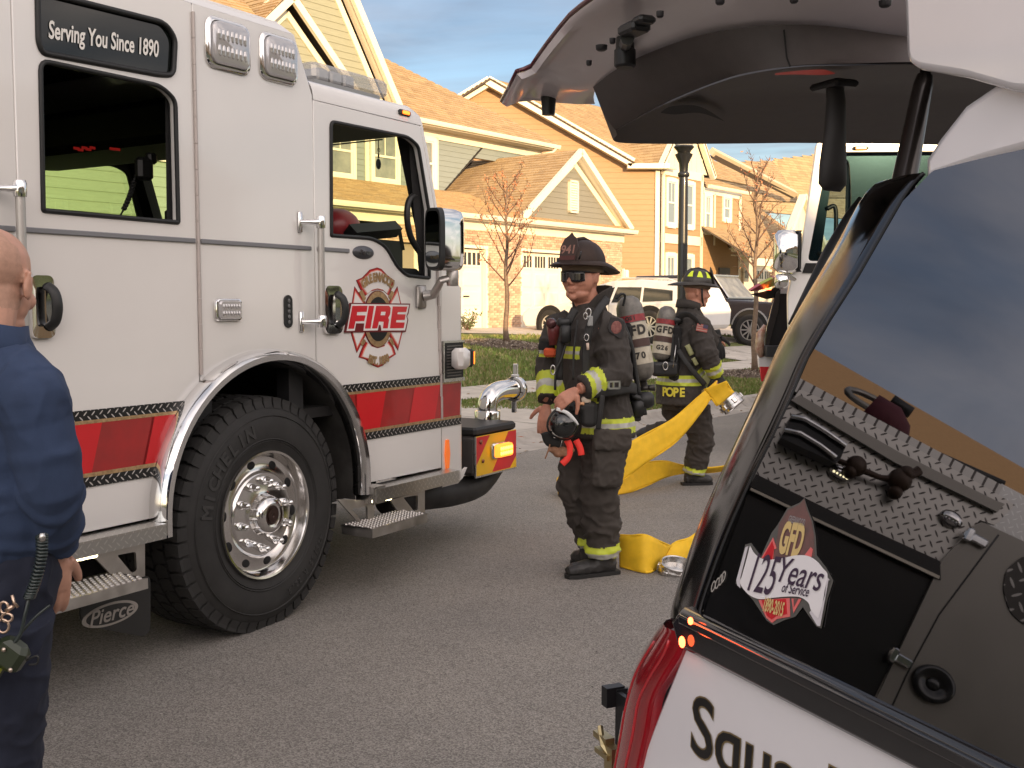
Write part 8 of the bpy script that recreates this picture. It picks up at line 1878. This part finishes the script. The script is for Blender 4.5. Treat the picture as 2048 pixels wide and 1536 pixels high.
def car(name, M, label, cat, paint_, prof, cabin, W, wheels, r, wins, sg, rimm, top=.80, zs=1.0):
    """near side at y=0, body towards sg*y; prof = lower body outline, cabin = greenhouse outline (x,z)"""
    c = empty(name, M, label, cat); q_ = lambda l: [(x, z * zs) for x, z in l]; prof, cabin, wins = q_(prof), q_(cabin), [q_(w_) for w_ in wins]
    arches = [(x, r + .09) for x in wheels]; out_ = []
    a = MB(); a.prism(prof, 0, sg * W, 1); a.build('body', paint_, c, bevel=.05)
    inset = (1 - top) * W / 2; n = len(cabin); zc0, zc1 = min(p[1] for p in cabin), max(p[1] for p in cabin)
    vs = [(x, sg * (inset * (z - zc0) / (zc1 - zc0) + .02), z) for x, z in cabin] + [(x, sg * (W - .02 - inset * (z - zc0) / (zc1 - zc0)), z) for x, z in cabin]
    MB().add(vs, [tuple(range(n)), tuple(reversed(range(n, 2 * n)))] + [(i, i + n, (i + 1) % n + n, (i + 1) % n) for i in range(n)]).build('roof_cab', paint_, c, bevel=.04)
    for wl in wins:
        m_ = len(wl); f = lambda x, z, d: (x, sg * (inset * (z - zc0) / (zc1 - zc0) + .02 - d), z)
        MB().add([f(x, z, .006) for x, z in wl] + [f(x, z, -.02) for x, z in wl], [tuple(range(m_))] + [(i, i + m_, (i + 1) % m_ + m_, (i + 1) % m_) for i in range(m_)]).build('side_window', car_gl, c)
    for x in wheels:
        a = MB(); a.lathe([(r + .09, -.012), (r + .09, .3)], 28, Matrix.Translation((x, 0, r + .03)) @ Matrix.Rotation(R(-90), 4, 'X') @ Matrix.Diagonal((1, 1, sg, 1)), cap=True); a.build('wheel_arch', blkm, c)
        carwheel(c, x, -sg * .025, r, sg, rimm); 
        a = MB(); a.lathe([(r, 0), (r, .22)], 20, Matrix.Translation((x, sg * W, r)) @ Matrix.Rotation(R(90 * sg), 4, 'X'), cap=True); a.build('wheel', tyre, c)
    return c
def ground_at(px, py): 
    v = G(px, py); return v
f1, r1 = ground_at(1100, 663), ground_at(1299, 688)
dx = (f1 - r1); dx.z = 0; Mc = frame(r1 + Vector((0, 0, .02)), dx, (0, 0, 1)); wb = dx.length; k = wb / 2.85
wp = mat('car_white', (.78, .76, .74), .2, coat=.7, noise_=.02); rimw_ = mat('rim_alloy', (.70, .67, .62), .35, .6)
pr = [(-.95, .38), (wb + .9, .38), (wb + 1.02, .6), (wb + .98, .82), (wb + .75, .98), (wb - .45, 1.08), (-.98, 1.14), (-1.08, .9), (-1.05, .5)]
cb_ = [(-.98, 1.08), (-.86, 1.50), (-.60, 1.68), (.5, 1.77), (1.4, 1.73), (1.75, 1.64), (wb - .42, 1.04)]
c1 = car('parked_car', Mc, 'white wagon parked on the drive before the brick garage', 'car', wp, pr, cb_, 1.95, [0, wb], .40, [[(-.62, 1.16), (-.55, 1.44), (.32, 1.53), (.26, 1.13)], [(.34, 1.13), (.40, 1.54), (1.15, 1.55), (1.22, 1.11)], [(1.30, 1.11), (1.24, 1.55), (1.60, 1.50), (wb - .66, 1.09)]], -1, rimw_, top=.72, zs=.885)
a = MB(); a.box((wb + .80, -.35, .70), (.25, .5, .16), None, .04); a.build('headlight', mat('headlamp', (.6, .58, .52), .1, .4, coat=1), c1)
for y in (-.2, -1.75): MB().tube([(-.5, y - .12, 1.50), (-.3, y - .1, 1.57), (1.1, y - .1, 1.60), (1.3, y - .12, 1.54)], .014, 6).build('roof_rail', wp, c1)
a = MB(); a.box((1.95, .10, 1.02), (.10, .2, .16), None, .04); a.build('door_mirror', wp, c1)
for x in (.31, 1.26): MB().boxp((x, -.004, .5), (x + .012, .004, 1.0)).build('door_seam', blkm, c1)
# black four-wheel drive, facing right
f2 = ground_at(1500, 692); Mb = frame(f2 + Vector((0, 0, .0)), (.80, -.60, 0), (0, 0, 1)); bk = mat('truck_black', (.014, .010, .012), .12, coat=1, rvar=.03)
pr = [(-3.6, .55), (.9, .55), (.98, .75), (.95, 1.12), (-.75, 1.22), (-3.65, 1.22)]
cb_ = [(-3.6, 1.2), (-3.55, 1.88), (-1.25, 1.90), (-.70, 1.22)]
c2 = car('parked_truck', Mb, 'black square-bodied four wheel drive truck on the drive behind the far young tree', 'truck', bk, pr, cb_, 1.9, [-2.65, 0], .42, [[(-1.95, 1.28), (-1.95, 1.76), (-1.38, 1.76), (-1.05, 1.28)], [(-3.3, 1.28), (-3.3, 1.76), (-2.1, 1.76), (-2.1, 1.28)]], 1, mat('rim_steel', (.62, .58, .56), .3, .7), top=.90)
a = MB(); a.add([(-1.20, .22, 1.84), (-1.20, 1.68, 1.84), (-.72, 1.78, 1.26), (-.72, .12, 1.26)], [(0, 1, 2, 3)]); a.v = [v + Vector((.02, 0, .01)) for v in a.v]; a.build('windscreen', mat('screen_pale', (.30, .30, .28), .15, c2=(.12, .13, .13), nscale=3), c2)
for p, q in (((-1.18, .20, 1.86), (-.70, .10, 1.26)), ((-1.18, .2, 1.86), (-1.18, 1.7, 1.86)), ((-.70, .10, 1.25), (-.70, 1.8, 1.25))): MB().tube([Vector(p) + Vector((.03, -.01, .01)), Vector(q) + Vector((.03, -.01, .01))], .018, 6).build('windscreen_trim', chrome, c2)
for z in (.80, .84): MB().boxp((-3.5, -.012, z), (-.55, 0, z + .015)).build('chrome_strip', chrome, c2)
MB().add([(.545 * math.cos(t_) * s_, -.02 * 1, .45 + .545 * math.sin(t_) * s_) for t_ in [i * math.pi / 16 for i in range(17)] for s_ in (1.0, .92)], [(2 * i, 2 * i + 1, 2 * i + 3, 2 * i + 2) for i in range(16)]).build('arch_trim', chrome, c2, solid=.02)
a = MB(); a.box((-1.0, -.16, 1.28), (.10, .16, .16), None, .03); a.tube([(-.95, -.1, 1.22), (-.85, -.02, 1.0)], .02, 6); a.build('door_mirror', chrome, c2)
# ------------------------------------------------------------------ second white apparatus, its cab facing the camera at the right
YE = 10.6
def e_(x, y, d=0): return PY(x, y, YE + d)
ge = e_(1600, 900); ge.z = 0; ap = empty('fire_apparatus', Matrix.Translation(ge), 'white fire apparatus cab with a chrome mirror, beyond the squad truck', 'fire engine')
ME = Matrix.Translation(Vector((0, YE, 0))) @ S
def ep(name, outer, holes, m, d=0, th=.06, bev=.008, rnd=0):
    f = lambda l: [((e_(*p, d)).x, (e_(*p, d)).z) for p in l]; L2 = f(outer); L2 = roundpoly(L2, rnd) if rnd else L2
    me = plate([L2] + [roundpoly(f(h), .06) for h in holes], th, bevel=bev); me.transform(Matrix.Translation((-ge.x, YE + d - ge.y, 0)) @ S); me.materials.clear(); me.materials.append(m); return link(name, me, ap)
bt = (CAMH - .5) / YE * F + 608
ep('front_panel', [(1634, 286), (1628, 330), (1612, 440), (1600, 516), (1586, 545), (1576, 590), (1577, 650), (1581, bt), (2200, bt), (2200, 286)], [[(1655, 304), (2160, 300), (2160, 524), (1612, 524)]], paint, rnd=.03)
ep('windscreen', [(1655, 304), (2160, 300), (2160, 524), (1612, 524)], [], glass_mat('screen_teal', (.55, .66, .70), .35), .05, .006, 0)
x0 = e_(1700, 0, 1).x - ge.x; MB().boxp((x0, .9, .5), (x0 + 4, 1.0, 3.1)).build('cab_inside', mat('cab_teal', (.02, .035, .045), .6), ap); MB().boxp((x0 - .05, .12, 3.0), (x0 + 4, 1.6, 3.08)).build('cab_ceiling', MT['cab_teal'], ap)
o = ep('screen_surround', [(1650, 300), (2164, 296), (2164, 528), (1606, 528)], [[(1668, 316), (1698, 318), (1702, 380), (1702, 520), (1640, 520)]], mat('surround_teal', (.012, .030, .045), .12, coat=.6), .10, .02, 0)
ep('wiper_cowl', [(1612, 527), (1606, 545), (1700, 545), (1700, 527)], [], blkm, -.04, .02, .004)
a = MB(); a.smooth = True; hp2 = [e_(*p, .07) - ge for p in ((1654, 418), (1668, 412), (1672, 430), (1671, 470), (1666, 500), (1650, 508), (1636, 506))]; a.tube(bez(hp2, 5), .022, 8); a.build('grab_handle', blk, ap)
a = MB(); a.box(e_(1722, 296, -.05) - ge, (.15, .04, .035), None, .01); mk2 = a.build('marker_light', blk, ap); a = MB(); a.box(e_(1722, 296, -.075) - ge, (.10, .02, .022)); a.build('lens', orange_e, mk2)
a = MB(); a.smooth = True; a.box(e_(1573, 503, -.1) - ge, (.24, .18, .41), None, .05); a.build('mirror_shell', chrome, ap, auto=50); a = MB(); a.box(e_(1594, 503, -.06) - ge, (.05, .2, .40), None, .03); a.build('mirror_back', blk, ap)
a = MB(); a.smooth = True; a.box(e_(1563, 562, -.1) - ge, (.13, .14, .14), None, .03); a.tube([e_(1568, 545, -.08) - ge, e_(1590, 560, .0) - ge], .03, 8); a.build('mirror_arm', chrome, ap, auto=50)
MB().prism([(.95, 1.6), (3.2, 1.6), (8.5, 8.5), (6.2, 8.5)], .45, 3.0, 2).build('body', paint, ap)
for x in (.9, 2.6): a = MB(); a.lathe([(.5, 0), (.5, .35)], 24, Matrix.Translation((x, .5, .5)) @ Matrix.Rotation(R(90), 4, 'Y'), cap=True); a.build('wheel', tyre, ap)
# ------------------------------------------------------------------ third emergency car, rear end open, between the tree and the apparatus
YQ = 12.5
def q_(x, y, d=0): return PY(x, y, YQ + d) - gq
gq = PY(1545, 860, YQ); gq.z = 0; cq = empty('rescue_car', Matrix.Translation(gq), 'white rescue car with a raised striped tailgate, beside the far young tree', 'emergency vehicle')
def qp(name, pts, m, d=0, th=.03): 
    me = plate([[(q_(*p, d).x, q_(*p, d).z) for p in pts]], th, bevel=.005); me.transform(Matrix.Translation((0, d, 0)) @ S); me.materials.clear(); me.materials.append(m); return link(name, me, cq)
qp('cargo_opening', [(1546, 600), (1552, 588), (1640, 588), (1640, 700), (1536, 700), (1535, 660)], blkm, .0)
qp('bumper', [(1530, 692), (1640, 692), (1640, 716), (1531, 712)], mat('bumper_dark', (.03, .03, .032), .5), -.12, .2)
qp('rear_panel', [(1517, 712), (1640, 714), (1640, 736), (1519, 733)], wp, -.04); qp('rear_red_panel', [(1520, 733), (1640, 736), (1640, 765), (1523, 762)], red1, -.04)
a = MB(); a.smooth = True; a.tube([q_(1530, 650, -.05), q_(1521, 668, -.05), q_(1519, 700, -.05), q_(1523, 714, -.05)], [.02, .05, .055, .03], 10); a.build('tail_lamp', mat('lamp_brown', (.30, .10, .06), .15, coat=1, c2=(.55, .42, .30), nscale=12), cq)
qp('side_pillar', [(1551, 586), (1560, 580), (1556, 620), (1545, 660), (1536, 700), (1530, 700), (1534, 655)], bk, -.02)
gt = [q_(1499, 580, -.75), q_(1528, 563, -.5), q_(1562, 549, -.1), q_(1600, 545, .2)]; gb = [p + Vector((.10, .25, -.06)) for p in gt]; gb[0] = gt[0] + Vector((.01, .02, -.01))
g2 = bez(gt, 4); h2_ = bez(gb, 4); n = len(g2); cols = [mat('chev_pink', (.55, .10, .14), .4), mat('chev_lime', (.50, .55, .04), .4)]
for k in range(4):
    i0, i1 = k * 3, min(k * 3 + 3, n - 1); a = MB(); a.add(g2[i0:i1 + 1] + h2_[i0:i1 + 1], [(i, i + 1, i1 - i0 + 2 + i, i1 - i0 + 1 + i) for i in range(i1 - i0)]); a.build('tailgate_stripe', cols[k % 2], cq, solid=.03)
a = MB(); a.add([p + Vector((0, .0, -.035)) for p in h2_] + [p + Vector((.3, .5, -.09)) for p in h2_], [(i, i + 1, n + i + 1, n + i) for i in range(n - 1)]); a.build('tailgate_lining', blkm, cq)
a = MB(); a.box(q_(1533, 578, -.35), (.10, .03, .02)); a.build('lit_lamp', redl, cq)
MB().prism([(.02, .1), (1.7, .1), (4.6, 4), (2.9, 4)], .35, 1.75, 2).build('body', wp, cq)
for x in (.75, 1.7): a = MB(); a.lathe([(.38, 0), (.38, .22)], 24, Matrix.Translation((x - .2, .7, .38)) @ Matrix.Rotation(R(90), 4, 'Y'), cap=True); a.build('wheel', tyre, cq)
